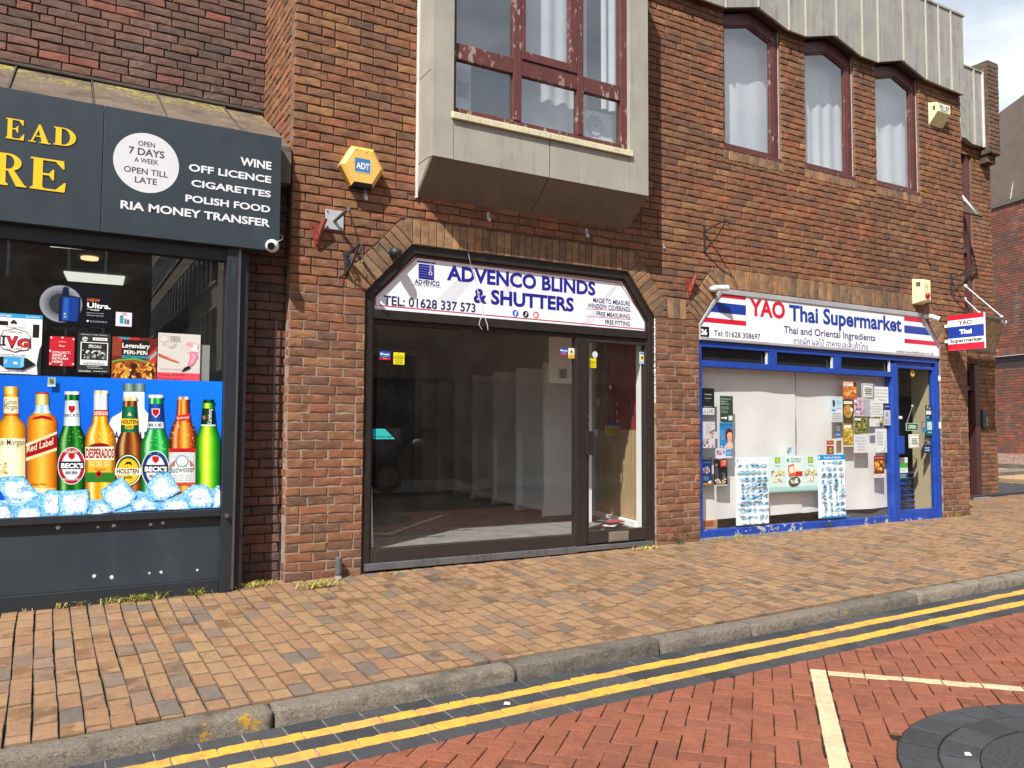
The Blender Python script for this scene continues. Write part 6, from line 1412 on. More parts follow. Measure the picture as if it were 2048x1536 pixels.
# sign ----------------------------------------------------------------
s2 = thing('shop_sign', 'white supermarket sign with red and blue stripes and a silver frame', 'sign', (6.5, 0, 2.15))
YT = -.006
oute = [P(*B1(x, y), YT) for x, y in ((203, 655), (1972, 802), (1972, 712), (1838, 462), (412, 272), (205, 522))]
OUT = [(b0+.002, ZTOP+.006), (b1-.002, ZTOP+.006), (b1-.002, 2.372), (8.292, 2.782), (4.708, 2.782), (b0+.002, 2.372)]
INN = [(b0+.022, ZTOP+.042), (b1-.04, ZTOP+.042), (b1-.04, 2.352), (8.268, 2.722), (4.728, 2.722), (b0+.022, 2.362)]
m = MB()
for i in range(6):
    j = (i+1) % 6; m.prism([OUT[i], OUT[j], INN[j], INN[i]], YT, .03)
SILV = stained('brushed_alloy', '#b9b8ba', '#77737a', .38, .35, (4, 4, 4), .5, .8, .4)
obj('silver_frame', m, SILV, s2, bevel=.006)
YTS = YT+.012
m = MB(); m.prism(INN, YTS, .028); obj('board', m, plain('white_gloss_board', (.82, .82, .83), .22, 0, .03, 3), s2)
fl_ = Print(YTS-.0006, .0002); F5 = lambda x, y: fl_.px(B1(x, y))
lx0, lx1 = F5(0+555, 400)[0], None
def lowclip(z0, z1, left, col):
    p = [(4.3, z0), (F5(555, 400)[0], z0), (F5(555, 400)[0], z1), (4.3, z1)] if left else [(F5(1713, 560)[0], z0), (8.8, z0), (8.8, z1), (F5(1713, 560)[0], z1)]
    p = clip_in(p, [(x+(.012 if x < 6.5 else -.012), z) for x, z in INN])
    if len(p) > 2: fl_ = Print(YTS-.0006, .0002); fl_.poly(p, col); obj('flag_stripe', fl_, ACRYL, s2, uvcol=True)
RED, BLU = '#d01a34', '#1c3c96'
for (y0, y1), c in (((330, 367), RED), ((405, 478), BLU), ((520, 555), RED)): lowclip(F5(555, y1)[1], F5(555, y0)[1], True, c)
for (y0, y1), c in (((485, 517), RED), ((550, 606), BLU), ((648, 680), RED)): lowclip(F5(1713, y1)[1], F5(1713, y0)[1], False, c)
sign_text(s2, YTS, B1, [('YAO', (582, 474), (842, 500), 352, .035)], RED, step=.0012)
sign_text(s2, YTS, B1, [('Thai Supermarket', (872, 512), (1694, 596), 398, .03)], BLU, step=.0012)
sign_text(s2, YTS, B1, [('Thai and Oriental Ingredients', (832, 604), (1502, 668), 552, .012), ('ขายผัก ผลไม้ อาหารและสินค้าไทย', (905, 690), (1448, 736), 640, 0.0)], '#27336e', step=.0012)
sign_text(s2, YTS, B1, [('Tel: 01628 308697', (322, 628), (660, 652), 588, .008), ('www.yaothaifood.co.uk', (1655, 752), (1930, 772), 728, .008)], '#2a2a30', step=.0012)
nb = Print(YTS-.0014, .0001); a, b, c_, d_ = F5(221, 598), F5(286, 598), F5(253, 560), F5(253, 636); nb.rect(a[0], d_[1], b[0], c_[1], '#141414'); nb.ptext('26', B1(226, 616), B1(272, 620), B1(0, 576)[1], '#f4f4f4', .05); obj('number_plate', nb, ACRYL, s2, uvcol=True)
# projecting sign -------------------------------------------------------
xw = P(1896, 640, -.06).x
pj = thing('projecting_sign', 'red white and blue projecting sign hanging off the brick beside the canopy', 'sign', (xw, -.3, 2.3))
tl_, tr_ = XP(1895, 633, xw), XP(1967, 624, xw); bl_, br__ = XP(1897, 702, xw), XP(1969, 696, xw)
ya, yb = tl_.y, tr_.y; za, zb = (bl_.z+br__.z)/2, (tl_.z+tr_.z)/2
m = MB(); m.box(xw, xw+.04, yb, ya, za, zb); m.box(xw+.01, xw+.03, ya, .0, zb-.15, zb-.11); m.box(xw+.01, xw+.03, ya, .0, za+.11, za+.15); obj('panel', m, plain('white_gloss_board', (.82, .82, .83), .22, 0, .03, 3), pj, bevel=.002)
ps = MB(); H_ = zb-za; Wd = ya-yb
def face_rect(u0, u1, v0, v1, col, k):
    X = xw-.0006*k; n_ = len(ps.v); ps.add([(X, ya-Wd*u0, za+H_*v0), (X, ya-Wd*u1, za+H_*v0), (X, ya-Wd*u1, za+H_*v1), (X, ya-Wd*u0, za+H_*v1)], [(0, 1, 2, 3)], 0, lin(col))
face_rect(0, 1, 0, .185, RED, 1); face_rect(0, 1, .865, 1, RED, 1); face_rect(0, 1, .345, .68, BLU, 1); face_rect(0, 1, .185, .345, '#e8e8ea', 1); face_rect(0, 1, .68, .865, '#e8e8ea', 1)
def face_text(s_, u0, u1, v0, v1, col, b):
    vs, fs = glyphs(s_, b); cap = max(v[1] for v in glyphs('H', b)[0]); A, B_ = min(v[0] for v in vs), max(v[0] for v in vs)
    ps.add([(xw-.0014, ya-Wd*(u0+(x-A)/(B_-A)*(u1-u0)), za+H_*(v0+y/cap*(v1-v0))) for x, y in vs], fs, 0, lin(col))
face_text('YAO', .31, .68, .71, .835, '#1a1a1c', .02); face_text('Thai', .33, .67, .46, .585, '#f4f4f6', .06); face_text('Supermarket', .06, .95, .225, .325, '#1a1a1c', .03)
obj('printed_face', ps, ACRYL, pj, uvcol=True)
# posters behind the glass ----------------------------------------------
TY = .0512
def tp(lab, x0, y0, x1, y1, col, fn=None, Y=TY, cat='poster', name='poster'): return poster(lab, B2, x0, y0, x1, y1, col, fn, Y, cat, 'notices in the supermarket window', name)
tp('black poster with white capital letters on a white foot', 88, 293, 187, 496, '#161618', lambda R, T, B, O, D, Q, p: (R(0, 0, 1, .25, '#e4e4e4'), T('LLUK', .05, .95, .06, .20, '#1a1a1a', 0), B(.25, .72, .8, .8, 1, '#c8c8c8'), B(.25, .59, .8, .64, 1, '#c8c8c8'), Q([(.42, .56), (.58, .56), (.5, .47)], '#4a4a4a'), B(.1, .27, .9, .32, 2, '#aaaaaa')))
tp('green poster with a white arrow', 231, 353, 330, 552, '#2f4a34', lambda R, T, B, O, D, Q, p: (T('What you do', .06, .85, .86, .915, '#e4ece4', .0), T('makes a', .06, .6, .765, .82, '#e4ece4', .0), T('difference.', .06, .7, .67, .725, '#e4ece4', .0), B(.06, .48, .7, .6, 3, '#a8b8a8'), B(.06, .34, .6, .44, 2, '#a8b8a8'), R(.06, .13, .4, .17, '#eef2ee'), Q([(.38, .22), (.55, .15), (.38, .08)], '#eef2ee'), R(.64, .06, .94, .24, '#c8d0c8')))
tp('white flyer with a makeup brush pattern', 88, 550, 192, 752, '#d8d6d8', lambda R, T, B, O, D, Q, p: (T('Hair & Beauty', .35, .92, .88, .93, '#8a8a94', 0), B(.3, .5, .75, .84, 7, '#9a9aa4', .35), O(.0, .02, .6, .42, ['#8a7a78', '#5a5054', '#c8b8b4', '#a88a88', '#eae6e6'], 34, .03, .09), Q([(.6, .6), (.95, .72), (.98, .66), (.64, .54)], '#7a5a5a'), O(.6, .36, .96, .6, ['#a86a70', '#6a4a4c', '#d0a8a8'], 14, .03, .08), D(.82, .07, .08, '#c86aa0')))
tp('blue poster with a smiling red haired face', 228, 556, 328, 752, '#2f8fce', lambda R, T, B, O, D, Q, p: (T('MEDITATION', .06, .95, .87, .93, '#123050', .02), B(.06, .76, .5, .82, 2, '#0f3a60'), B(.06, .3, .36, .66, 6, '#bfe0f4', .3), Q([(.42, .55), (.5, .72), (.7, .78), (.92, .72), (1, .55), (1, .3), (.46, .3)], '#5a2418'), Q([(.55, .52), (.7, .62), (.9, .6), (.96, .45), (.9, .28), (.74, .2), (.6, .28)], '#d8a890'), Q([(.3, .0), (.45, .12), (.66, .24), (.88, .24), (1, .14), (1, 0)], '#e0b49c'), R(.62, .44, .70, .455, '#4a2a20'), R(.80, .44, .88, .455, '#4a2a20'), Q([(.66, .32), (.76, .29), (.86, .32), (.76, .33)], '#a84a4a'), Q([(.74, .42), (.78, .42), (.80, .36), (.73, .36)], '#c89080'), R(.08, .02, .2, .08, '#bfe0f4')))
tp('small leaflet with a row of pink figures', 196, 756, 324, 830, '#dce8f0', lambda R, T, B, O, D, Q, p: (R(.62, .2, 1, .9, '#3f8ecc'), O(.05, .2, .6, .95, ['#c86a80', '#f0c8d0', '#7ab0d8', '#ffffff', '#a04a60'], 40, .03, .08), B(.66, .3, .96, .7, 3, '#e8f0f8')), cat='leaflet', name='leaflet')
tp('navy poster with three dancers', 80, 826, 168, 1032, '#123a6e', lambda R, T, B, O, D, Q, p: (R(0, .93, 1, 1, '#1c2c44'), T('FESTIVAL', .1, .9, .945, .985, '#d8a040', .01), T('FREE THROUGHOUT', .04, .96, .80, .83, '#9ac0e8', 0), O(.1, .36, .9, .68, ['#d8e0ec', '#c84a4a', '#3a6ab0', '#e8b0a0', '#1a2a4a'], 34, .05, .11), B(.1, .14, .75, .3, 4, '#8ab0d8', .35), Q([(.66, .1), (.94, .14), (.92, .06), (.68, .04)], '#e8eef4'), R(0, 0, 1, .05, '#c87a2a')))
tp('dark poster with a bottle and a red price flash', 184, 838, 288, 1042, '#1c1c20', lambda R, T, B, O, D, Q, p: (R(0, 0, 1, .04, '#d8d8d4'), Q([(.45, .94), (.96, 1), (.98, .74), (.5, .70)], '#d8442e'), T('POP', .58, .9, .87, .94, '#f8d0c8', .02), T('UP', .58, .84, .77, .84, '#f8d0c8', .02), Q([(.12, .8), (.24, .8), (.30, .55), (.34, .2), (.08, .2), (.08, .55)], '#4a4448'), R(.1, .76, .26, .83, '#c8643a'), O(.05, .05, .95, .28, ['#d8b8a0', '#a86a4a', '#e8e0d8', '#5a4a40'], 36, .03, .08), O(.55, .2, .85, .5, ['#6a6a70', '#3a3a40', '#9a9a9c'], 12, .05, .1)))
def fishes(R, T, B, O, D, Q, p, n=5, m_=9, seed=1):
    r = random.Random(seed)
    for j in range(m_):
        for i in range(n):
            x, y = (i+.5)/n*.86+.07+r.uniform(-.03, .03), .93-(j+.6)/m_*.86; a = r.uniform(-.6, .6)+(1.57 if r.random() < .25 else 0); L = r.uniform(.05, .10); w = L*r.uniform(.38, .8)
            c = r.choice(['#5f9fc4', '#74b0cc', '#4a82a4', '#8ac0d6', '#6a9aa6', '#9ab4be', '#7ab4bc', '#5a8cb0'])
            e = [(x+(L*math.cos(t)*math.cos(a)-w*math.sin(t)*math.sin(a)), y+(L*math.cos(t)*math.sin(a)+w*math.sin(t)*math.cos(a))*.48) for t in [k*.6283 for k in range(10)]]
            Q(e, c); Q([(x-L*.9*math.cos(a), y-L*.9*math.sin(a)*.48), (x-L*1.5*math.cos(a+.3), y-L*1.5*math.sin(a+.3)*.48), (x-L*1.5*math.cos(a-.3), y-L*1.5*math.sin(a-.3)*.48)], c)
            Q([(x+L*.5*math.cos(t), y+w*.22*math.sin(t)) for t in [k*1.2566 for k in range(5)]], r.choice(['#bfe0ee', '#12405e', '#9accdc']))
            B(x-.05, y-.034, x+.05, y-.026, 1, '#a8b4bc')
def fish1(R, T, B, O, D, Q, p):
    for k in range(24): R(.02+k*.04, .93, .035+k*.04, 1, '#c8d4da' if k % 2 else '#eef2f4', .05)
    D(.06, .95, .03, '#7ab0d0'); fishes(R, T, B, O, D, Q, p, 5, 9, 1); B(.05, .01, .6, .03, 1, '#9aa4ac')
def fish2(R, T, B, O, D, Q, p): R(0, .92, 1, 1, '#1c86c8'); T('Seafood Guide', .22, .84, .945, .975, '#e4f2fa', .01); R(.03, .94, .08, .98, '#e4f2fa'); fishes(R, T, B, O, D, Q, p, 4, 9, 2); R(0, 0, 1, .025, '#1c86c8')
tp('tall fish chart with curled edges, the left one of two', 352, 824, 604, 1340, '#dfe6ea', fish1, TY-.009)
tp('tall fish chart with a blue top and bottom strip', 984, 805, 1194, 1285, '#e2eaf0', fish2, TY-.009)
def trip(R, T, B, O, D, Q, p):
    for x0, x1, c in ((0, .345, '#c4dcd8'), (.345, .672, '#d2e4de'), (.672, 1, '#c4dcd8')): R(x0, 0, x1, 1, c, .3); R(x0, 0, x1, .14, '#a4c8c4', .3); R(x0, .0, x1, .05, '#8ab8b4', .3)
    for cx in (.175, .84):
        R(cx-.05, .8, cx+.05, .96, '#6a9a3a'); R(cx-.035, .82, cx+.035, .94, '#b8b83a'); T('THAI', cx-.05, cx+.05, .70, .735, '#6a4a3a', .0); O(cx-.15, .42, cx+.15, .62, ['#f0ecc0', '#b8c85a', '#c89a6a', '#ffffff', '#6a8a3a', '#e8d8a0', '#a06a4a'], 60, .012, .03); O(cx-.09, .25, cx+.09, .45, ['#f0ecc0', '#a8b84a', '#c89a6a', '#ffffff', '#e0d090'], 34, .012, .028)
    R(.355, .84, .40, .93, '#4aa08a'); T('The Original &', .43, .64, .90, .945, '#2a6a5a', .01); T('Still the best', .43, .63, .83, .875, '#2a6a5a', .01); Q([(.37, .72), (.49, .78), (.52, .46), (.39, .42)], '#d8503a'); Q([(.39, .68), (.48, .72), (.50, .54), (.41, .50)], '#f0d8c0'); Q([(.50, .72), (.60, .70), (.60, .5), (.51, .5)], '#f0e0c0'); R(.52, .44, .665, .56, '#c02a2a')
    Q([(.38, .28), (.42, .38), (.52, .42), (.60, .38), (.63, .28), (.56, .17), (.46, .14), (.40, .19)], '#4a4438'); O(.41, .2, .6, .38, ['#d8d0b8', '#8a8468', '#5a6a3a', '#e8e4d4'], 40, .01, .025)
tp('wide three part food poster between the two fish charts', 604, 812, 984, 1086, '#cfe0dc', trip, TY-.006)
tp('small pale card with blue leaves above the three part poster', 738, 732, 796, 812, '#e6eef2', lambda R, T, B, O, D, Q, p: O(.1, .1, .9, .9, ['#8ac0d8', '#4a8aa8', '#c8dce6', '#a8ccd8'], 22, .06, .16), cat='card', name='card')
tp('small orange leaflet with a noodle bowl', 1050, 695, 1104, 802, '#b84a24', lambda R, T, B, O, D, Q, p: (T('Thai', .15, .7, .82, .9, '#f4dcc0', .02), R(0, .62, 1, .7, '#e8e0d0'), D(.55, .3, .36, '#3a2418', 1), D(.55, .3, .28, '#d8b070', 1), O(.3, .18, .8, .42, ['#e8c880', '#a87a3a', '#6a8a3a'], 14, .05, .12)), cat='leaflet', name='leaflet')
tp('orange curry photograph at the top of the notice cluster', 1174, 240, 1282, 374, '#c86a24', lambda R, T, B, O, D, Q, p: (O(0, 0, 1, 1, ['#e0862a', '#c85a1c', '#f0a850', '#a84a18', '#f4c888', '#d87030'], 90, .06, .16), R(.05, .72, .72, .93, '#f4efe4'), T('Panang Curry', .08, .66, .84, .90, '#2a2018', .01), T('Paste', .12, .4, .75, .81, '#2a2018', .0), O(.7, .7, 1, 1, ['#3a2a1a', '#5a4a2a'], 6, .08, .14)))
tp('yellow curry bowl photograph in the middle of the cluster', 1174, 384, 1254, 552, '#5a4a2a', lambda R, T, B, O, D, Q, p: (D(.5, .44, .46, '#3a3a34', 1), D(.5, .48, .42, '#d89a3a', 1), O(.14, .32, .86, .64, ['#e8b850', '#c87a24', '#f0cc78', '#8a5a1a', '#6a8a3a'], 50, .05, .11), R(.1, .82, .9, .94, '#f0e8d4'), T('Yellow Curry', .15, .85, .85, .90, '#2a2018', .01), D(.82, .56, .12, '#e8e8e0')))
tp('green noodle photograph to the right in the cluster', 1262, 518, 1364, 642, '#6a7a3a', lambda R, T, B, O, D, Q, p: (O(0, 0, 1, 1, ['#8a9a4a', '#4a5a24', '#b8a85a', '#6a6a2a', '#c8c07a', '#3a3a1a', '#a87a3a'], 110, .05, .12), R(.05, .82, .5, .94, '#f0ece0'), T('Pad Thai', .08, .46, .85, .91, '#2a2018', .0)))
tp('golden fried food photograph low in the cluster', 1174, 566, 1254, 742, '#b88a2a', lambda R, T, B, O, D, Q, p: (R(0, 0, 1, .05, '#eeeae0'), O(0, .06, 1, .98, ['#d8b048', '#f0d880', '#a87a24', '#e8c460', '#8a9a3a', '#c89a3a'], 80, .07, .18), R(.1, .8, .8, .93, '#f4eedc'), T('Massaman', .14, .76, .83, .90, '#2a2018', .0)))
tp('pale blue appointment notice with a dark figure', 1082, 372, 1168, 552, '#cfe4f0', lambda R, T, B, O, D, Q, p: (R(0, .47, 1, .53, '#f2f4f4'), R(.0, 0, 1, .44, '#eceeee'), Q([(.15, .92), (.35, .92), (.38, .75), (.3, .64), (.18, .66)], '#1c2c40'), R(.5, .75, .9, .92, '#a8d0e8'), R(.48, .55, .92, .6, '#b0a0d0'), R(.06, .46, .4, .53, '#2a8ac8'), B(.08, .04, .94, .4, 5, '#6a7078', .4)))
tp('pink mosaic pattern sheet', 1260, 378, 1338, 508, '#d8c0cc', lambda R, T, B, O, D, Q, p: O(.02, .02, .98, .98, ['#b06a88', '#e8d8e0', '#8a4a6a', '#d0a0b4', '#f4ecf0'], 70, .05, .12))
tp('plain silver plastic sheet beside the pink pattern', 1336, 380, 1384, 508, '#b8b8be', None)
def framed(R, T, B, O, D, Q, p):
    for k in range(9):
        for v in (.04, .90): Q([(.05+k*.1, v), (.15+k*.1, v), (.10+k*.1, v+.06)], '#222222')
    for k in range(9):
        for u in (.03, .90): Q([(u, .08+k*.09), (u+.07, .125+k*.09), (u, .17+k*.09)], '#222222')
    B(.18, .24, .84, .76, 4, '#333333', .5)
tp('white notice with a zigzag border at the top of the window', 1318, 258, 1410, 370, '#f2f2ee', framed, cat='notice', name='notice')
def lines(words, col='#3a3a3a'):
    def f(R, T, B, O, D, Q, p):
        n_ = len(words)
        for i, (s_, a, b) in enumerate(words): v = .86-(i+.5)*.8/n_; T(s_, a, b, v, v+.34/n_, col, 0)
    return f
tp('white handwritten style notice at the top right asking one child', 1416, 282, 1523, 408, '#f0f0ee', lines([('Please only ONE', .06, .94), ('school child in the', .06, .96), ('shop at one time.', .06, .92), ('Thank you.', .3, .78)]), cat='notice', name='notice')
tp('white notice partly under the top right one', 1376, 392, 1482, 512, '#ecece8', lines([('There is no', .3, .8), ('unlimited entry', .08, .9), ('CCTV image footage', .04, .96), ('documents.', .2, .8), ('Do not try to steal', .06, .94)]), TY+.002, cat='notice', name='notice')
tp('navy and grey security notice beside the mullion', 1488, 412, 1538, 578, '#d4dade', lambda R, T, B, O, D, Q, p: (R(0, .72, 1, 1, '#1e2a6a'), T('ALARM', .1, .9, .84, .9, '#e8ecf4', .0), R(0, .70, 1, .72, '#b02a3a'), Q([(.4, .6), (.6, .6), (.75, .4), (.25, .4)], '#9aa0a8'), B(.1, .06, .9, .3, 4, '#7a828a')), cat='notice', name='notice')
tp('white strip of labels below the top right notice', 1378, 526, 1456, 588, '#e6e6e2', lambda R, T, B, O, D, Q, p: R(.68, .0, 1, .45, '#c8c8c4'), cat='notice', name='notice')
tp('tiny yellow sticker near the mullion', 1458, 518, 1478, 558, '#d8cc3a', lambda R, T, B, O, D, Q, p: R(.1, .5, .9, .9, '#e8e8e0'), cat='sticker', name='sticker')
tp('small dark printed card with a blue foot', 1118, 574, 1158, 668, '#4a4e54', lambda R, T, B, O, D, Q, p: (R(0, 0, 1, .36, '#3a86c8'), B(.1, .1, .9, .28, 1, '#e8f0f8'), R(.1, .45, .9, .92, '#8a8e94')), cat='card', name='card')
tp('white letter sheet low in the cluster', 1258, 648, 1366, 790, '#e4e4e6', lines([('Good Standard', .2, .8), ('Thai Food and Tea', .1, .9), ('available here', .2, .82), ('every day', .3, .72), ('Thank you', .26, .76)], '#4a4a50'), cat='notice', name='notice')
def curl(R, T, B, O, D, Q, p): B(.1, .3, .7, .88, 9, '#6a6e74', .35); Q([(.0, .0), (.18, .04), (.4, .12), (.7, .3), (.92, .62), (1, .9), (1, .0)], '#d4d4d4'); Q([(.0, .0), (.3, .02), (.6, .1), (.8, .3), (.94, .6), (.8, .36), (.5, .14)], '#fafafa')
tp('white curling sheet beside the mullion', 1424, 604, 1512, 788, '#ececec', curl, cat='notice', name='notice')
tp('red menu card with fried food', 1414, 812, 1490, 980, '#7a2a14', lambda R, T, B, O, D, Q, p: (R(0, 0, 1, .17, '#f0eeea'), B(.1, .05, .9, .12, 1, '#6a5a50'), R(0, .84, 1, 1, '#b01c24'), T('Spring Rolls', .1, .9, .88, .94, '#f4d8d0', .0), O(0, .18, 1, .83, ['#c8782a', '#e8a44a', '#7a3a12', '#5a2a10', '#d89038', '#4a1a0c'], 60, .07, .17)), cat='poster')
# on the door
DY = .0585
tp('round yellow sticker at the top of the supermarket door', 1690, 152, 1728, 206, '#101010', None).name = 'x_tmp'
bpy.data.objects.remove(bpy.data.objects['x_tmp'])
pr = Print(DY); q = TB(1709, 179, DY); pr.disc(q.x, q.z, .045, '#caa83a'); pr.pen([(q.x-.016, q.z-.018), (q.x+.004, q.z+.018), (q.x+.012, q.z-.002), (q.x-.012, q.z-.004)], .007, '#4a3a10'); obj('sticker', pr, PAPER, uvcol=True, label='round yellow sticker at the top of the supermarket door', cat='sticker')
os_ = thing('open_sign', 'green hanging sign reading OPEN inside the supermarket door', 'sign', tuple(TB(1705, 620, .07)))
pr = Print(.07); a, b = TB(1660, 590, .07), TB(1752, 590, .07); a.z = TB(1706, 562, .07).z; b.z = TB(1706, 620, .07).z; pr.sheet(a.x, b.z, b.x, a.z, '#e8ece8', .004); pr.rect(a.x+.006, b.z+.006, b.x-.006, a.z-.006, '#17713a'); pr.ptext('OPEN', B2(1676, 603), B2(1736, 605), B2(0, 576)[1], '#f0f4f0', .04); obj('board', pr, PAPER, os_, uvcol=True)
m = MB(); k_ = TB(1708, 432, .068); m.tube([TB(1664, 564, .07), k_, TB(1748, 562, .07)], .0035, 5); obj('cord', m, plain('cord_grey', (.4, .36, .3), .7), os_)
m = MB(); m.ball(tuple(k_), .022, 0, 10, 6, (1, .5, 1)); obj('suction_hook', m, plain('clear_hook', (.45, .45, .45), .2), os_)
tp('white notice with a zigzag border on the supermarket door', 1680, 648, 1760, 752, '#f0f2e6', framed, DY, 'notice', 'notice')
tp('white and green parking notice low on the supermarket door', 1604, 826, 1672, 992, '#dfe6e4', lambda R, T, B, O, D, Q, p: (R(0, .52, 1, .76, '#4a9a3a'), R(0, 0, 1, .3, '#1f4a5a'), B(.1, .34, .9, .5, 2, '#8a9490'), B(.1, .06, .8, .24, 3, '#a8c4cc'), B(.1, .8, .9, .96, 2, '#9aa4a0')), DY, 'notice', 'notice')
tp('tiny white label on the left edge of the supermarket door', 1596, 508, 1630, 528, '#e8e8e6', None, DY, 'label', 'paper_label')
tp('dark card column at the right of the supermarket door, upper one', 1808, 426, 1856, 534, '#22282e', lambda R, T, B, O, D, Q, p: (R(.1, .36, .9, .62, '#d8dcd8'), R(.1, .04, .6, .26, '#4a88b8'), O(.1, .66, .9, .98, ['#c8ccc8', '#4a5258', '#8a9298'], 10, .08, .2)), DY, 'card', 'card')
tp('teal card at the right of the supermarket door', 1814, 534, 1866, 656, '#1a5a60', lambda R, T, B, O, D, Q, p: (R(.15, .35, .85, .85, '#c8dcd8'), B(.2, .4, .8, .8, 4, '#6a9a98'), B(.15, .1, .85, .28, 1, '#a8ccc8')), DY, 'card', 'card')
tp('small grey and blue card left of the teal card', 1780, 552, 1814, 632, '#50565c', lambda R, T, B, O, D, Q, p: (R(0, 0, 1, .36, '#3a78b8'), R(.12, .45, .88, .92, '#8a9094')), DY, 'card', 'card')
tp('navy card below the teal card', 1798, 730, 1848, 792, '#16305a', lambda R, T, B, O, D, Q, p: B(.1, .2, .9, .8, 2, '#c8d8e8'), DY, 'card', 'card')
tp('dark card with pale blotches below the teal card', 1800, 672, 1848, 730, '#3a3a3a', lambda R, T, B, O, D, Q, p: O(0, 0, 1, 1, ['#c8c4b8', '#5a5a50', '#8a8678', '#1a1a1a'], 18, .08, .2), DY, 'card', 'card')
for x, y, lab in ((1918, 222, 'white oval push button on the blue door post'), (1926, 578, 'small white label plate on the blue door post')):
    q = TB(x, y, .012); f_ = MB()
    if y < 300: f_.ball((q.x, .014, q.z), .03, 0, 12, 8, (.8, .4, 1.5))
    else: f_.box(q.x-.03, q.x+.03, .012, .0195, q.z-.045, q.z+.045)
    obj('bell_push' if y < 300 else 'label_plate', f_, plain('white_plastic', (.72, .73, .72), .4), label=lab, cat='button' if y < 300 else 'plate', smooth=y < 300)
# ================================================================== FIXTURES ON THE WALL
IRON = plain('black_iron', (.02, .02, .022), .5, 0, .2); REDI = peeling('oxide_red_iron', (.22, .04, .025), (.25, .13, .08), .6, .66, (8, 8, 8))
CREAM = stained('cream_plastic_box', '#efe6b0', '#8a7440', .45, 0, (10, 10, 6), .52, .75, .7); ALLOY = plain('alloy_clip', (.6, .6, .6), .4, .6); WHP = plain('white_plastic', (.72, .73, .72), .4)
# yellow hexagonal alarm
al = thing('alarm_box', 'yellow hexagonal alarm box on the brick wall left of the bay', 'alarm', tuple(P(720, 380, 0)))
YF = -.105
front = [P(*A4(x, y), YF) for x, y in ((825, 560), (978, 574), (1062, 446), (985, 290), (842, 275), (738, 395))]
yc = [(p.x, p.z) for p in front]
cx, cz = sum(p[0] for p in yc)/6, sum(p[1] for p in yc)/6; rx_ = .235
hexa_ = [(cx+.148*math.cos(a)*1.05, cz+.148*math.sin(a)*1.08) for a in [math.radians(k) for k in (240, 300, 0, 60, 120, 180)]]
back_ = [(cx+(x-cx)*1.22, cz+(z-cz)*1.22) for x, z in hexa_]
YA = plain('yellow_alarm_plastic', (.74, .45, .10), .42, 0, .08)
m = MB(); n = 6
v = [(x, YF, z) for x, z in hexa_]+[(x, -.075, z) for x, z in back_]+[(x, 0, z) for x, z in back_]
f = [tuple(range(6))]
for i in range(6):
    j = (i+1) % 6
    if i == 0: continue
    f += [(i, i+6, j+6, j), (i+6, i+12, j+12, j+6)]
m.add(v, f); obj('cover', m, YA, al, bevel=.003)
m = MB(); m.add([v[0], v[1], v[7], v[6], v[12], v[13]], [(0, 3, 2, 1), (3, 4, 5, 2)]); obj('navy_base', m, plain('navy_plastic', (.012, .016, .05), .35), al)
m = MB()
p0, p1 = Vector((back_[5][0], 0, back_[5][1])), Vector((back_[0][0], 0, back_[0][1]))
for k in range(7):
    t = .12+k*.12; q = p0.lerp(p1, t); d = (p1-p0).normalized(); nn = Vector((-d.z, 0, d.x))*-1
    nn = Vector((d.z, 0, -d.x)); nn = nn if nn.x < 0 else -nn
    a = q-d*.007; b = q+d*.007
    m.hexa([tuple(a+Vector((0, -.072, 0))+nn*.002), tuple(b+Vector((0, -.072, 0))+nn*.002), tuple(b+Vector((0, -.006, 0))+nn*.002), tuple(a+Vector((0, -.006, 0))+nn*.002)], [tuple(a+Vector((0, -.072, 0))-nn*.01), tuple(b+Vector((0, -.072, 0))-nn*.01), tuple(b+Vector((0, -.006, 0))-nn*.01), tuple(a+Vector((0, -.006, 0))-nn*.01)])
obj('side_louvres', m, plain('shadow_slot', (.30, .17, .02), .7), al)
pr = Print(YF-.0008); a, b = P(*A4(818, 418), YF), P(*A4(982, 418), YF); a.z = P(*A4(900, 345), YF).z; b.z = P(*A4(900, 490), YF).z; s0, s1 = a.x, b.x; u0, u1 = b.z, a.z
pr.rect(s0, u0, s1, u1, '#3f78ac'); pr.rect(s0, u0, s1, u0+.006, '#c8ccc8'); pr.rect(s1-.006, u0, s1, u1, '#c8ccc8'); pr.text('ADT', s0+.01, s1-.012, u0+.032, u1-.036, '#eef0ee', .04)
for k in range(9): x = s0+(s1-s0)*k/9; pr.rect(x, u0, x+.003, u1, '#4a84b6', .1)
obj('badge', pr, ACRYL, al, uvcol=True)
m = MB()
for k in range(40): x = cx+random.uniform(-.075, .08); z = cz+.158-abs(random.gauss(0, .025)); s_ = random.uniform(.001, .004); m.add([(x-s_, YF-.0006, z), (x+s_, YF-.0006, z-s_), (x+s_, YF-.0006, z+s_*1.4)], [(0, 1, 2)])
obj('dirt_specks', m, plain('dirt', (.05, .035, .02), .9), al)
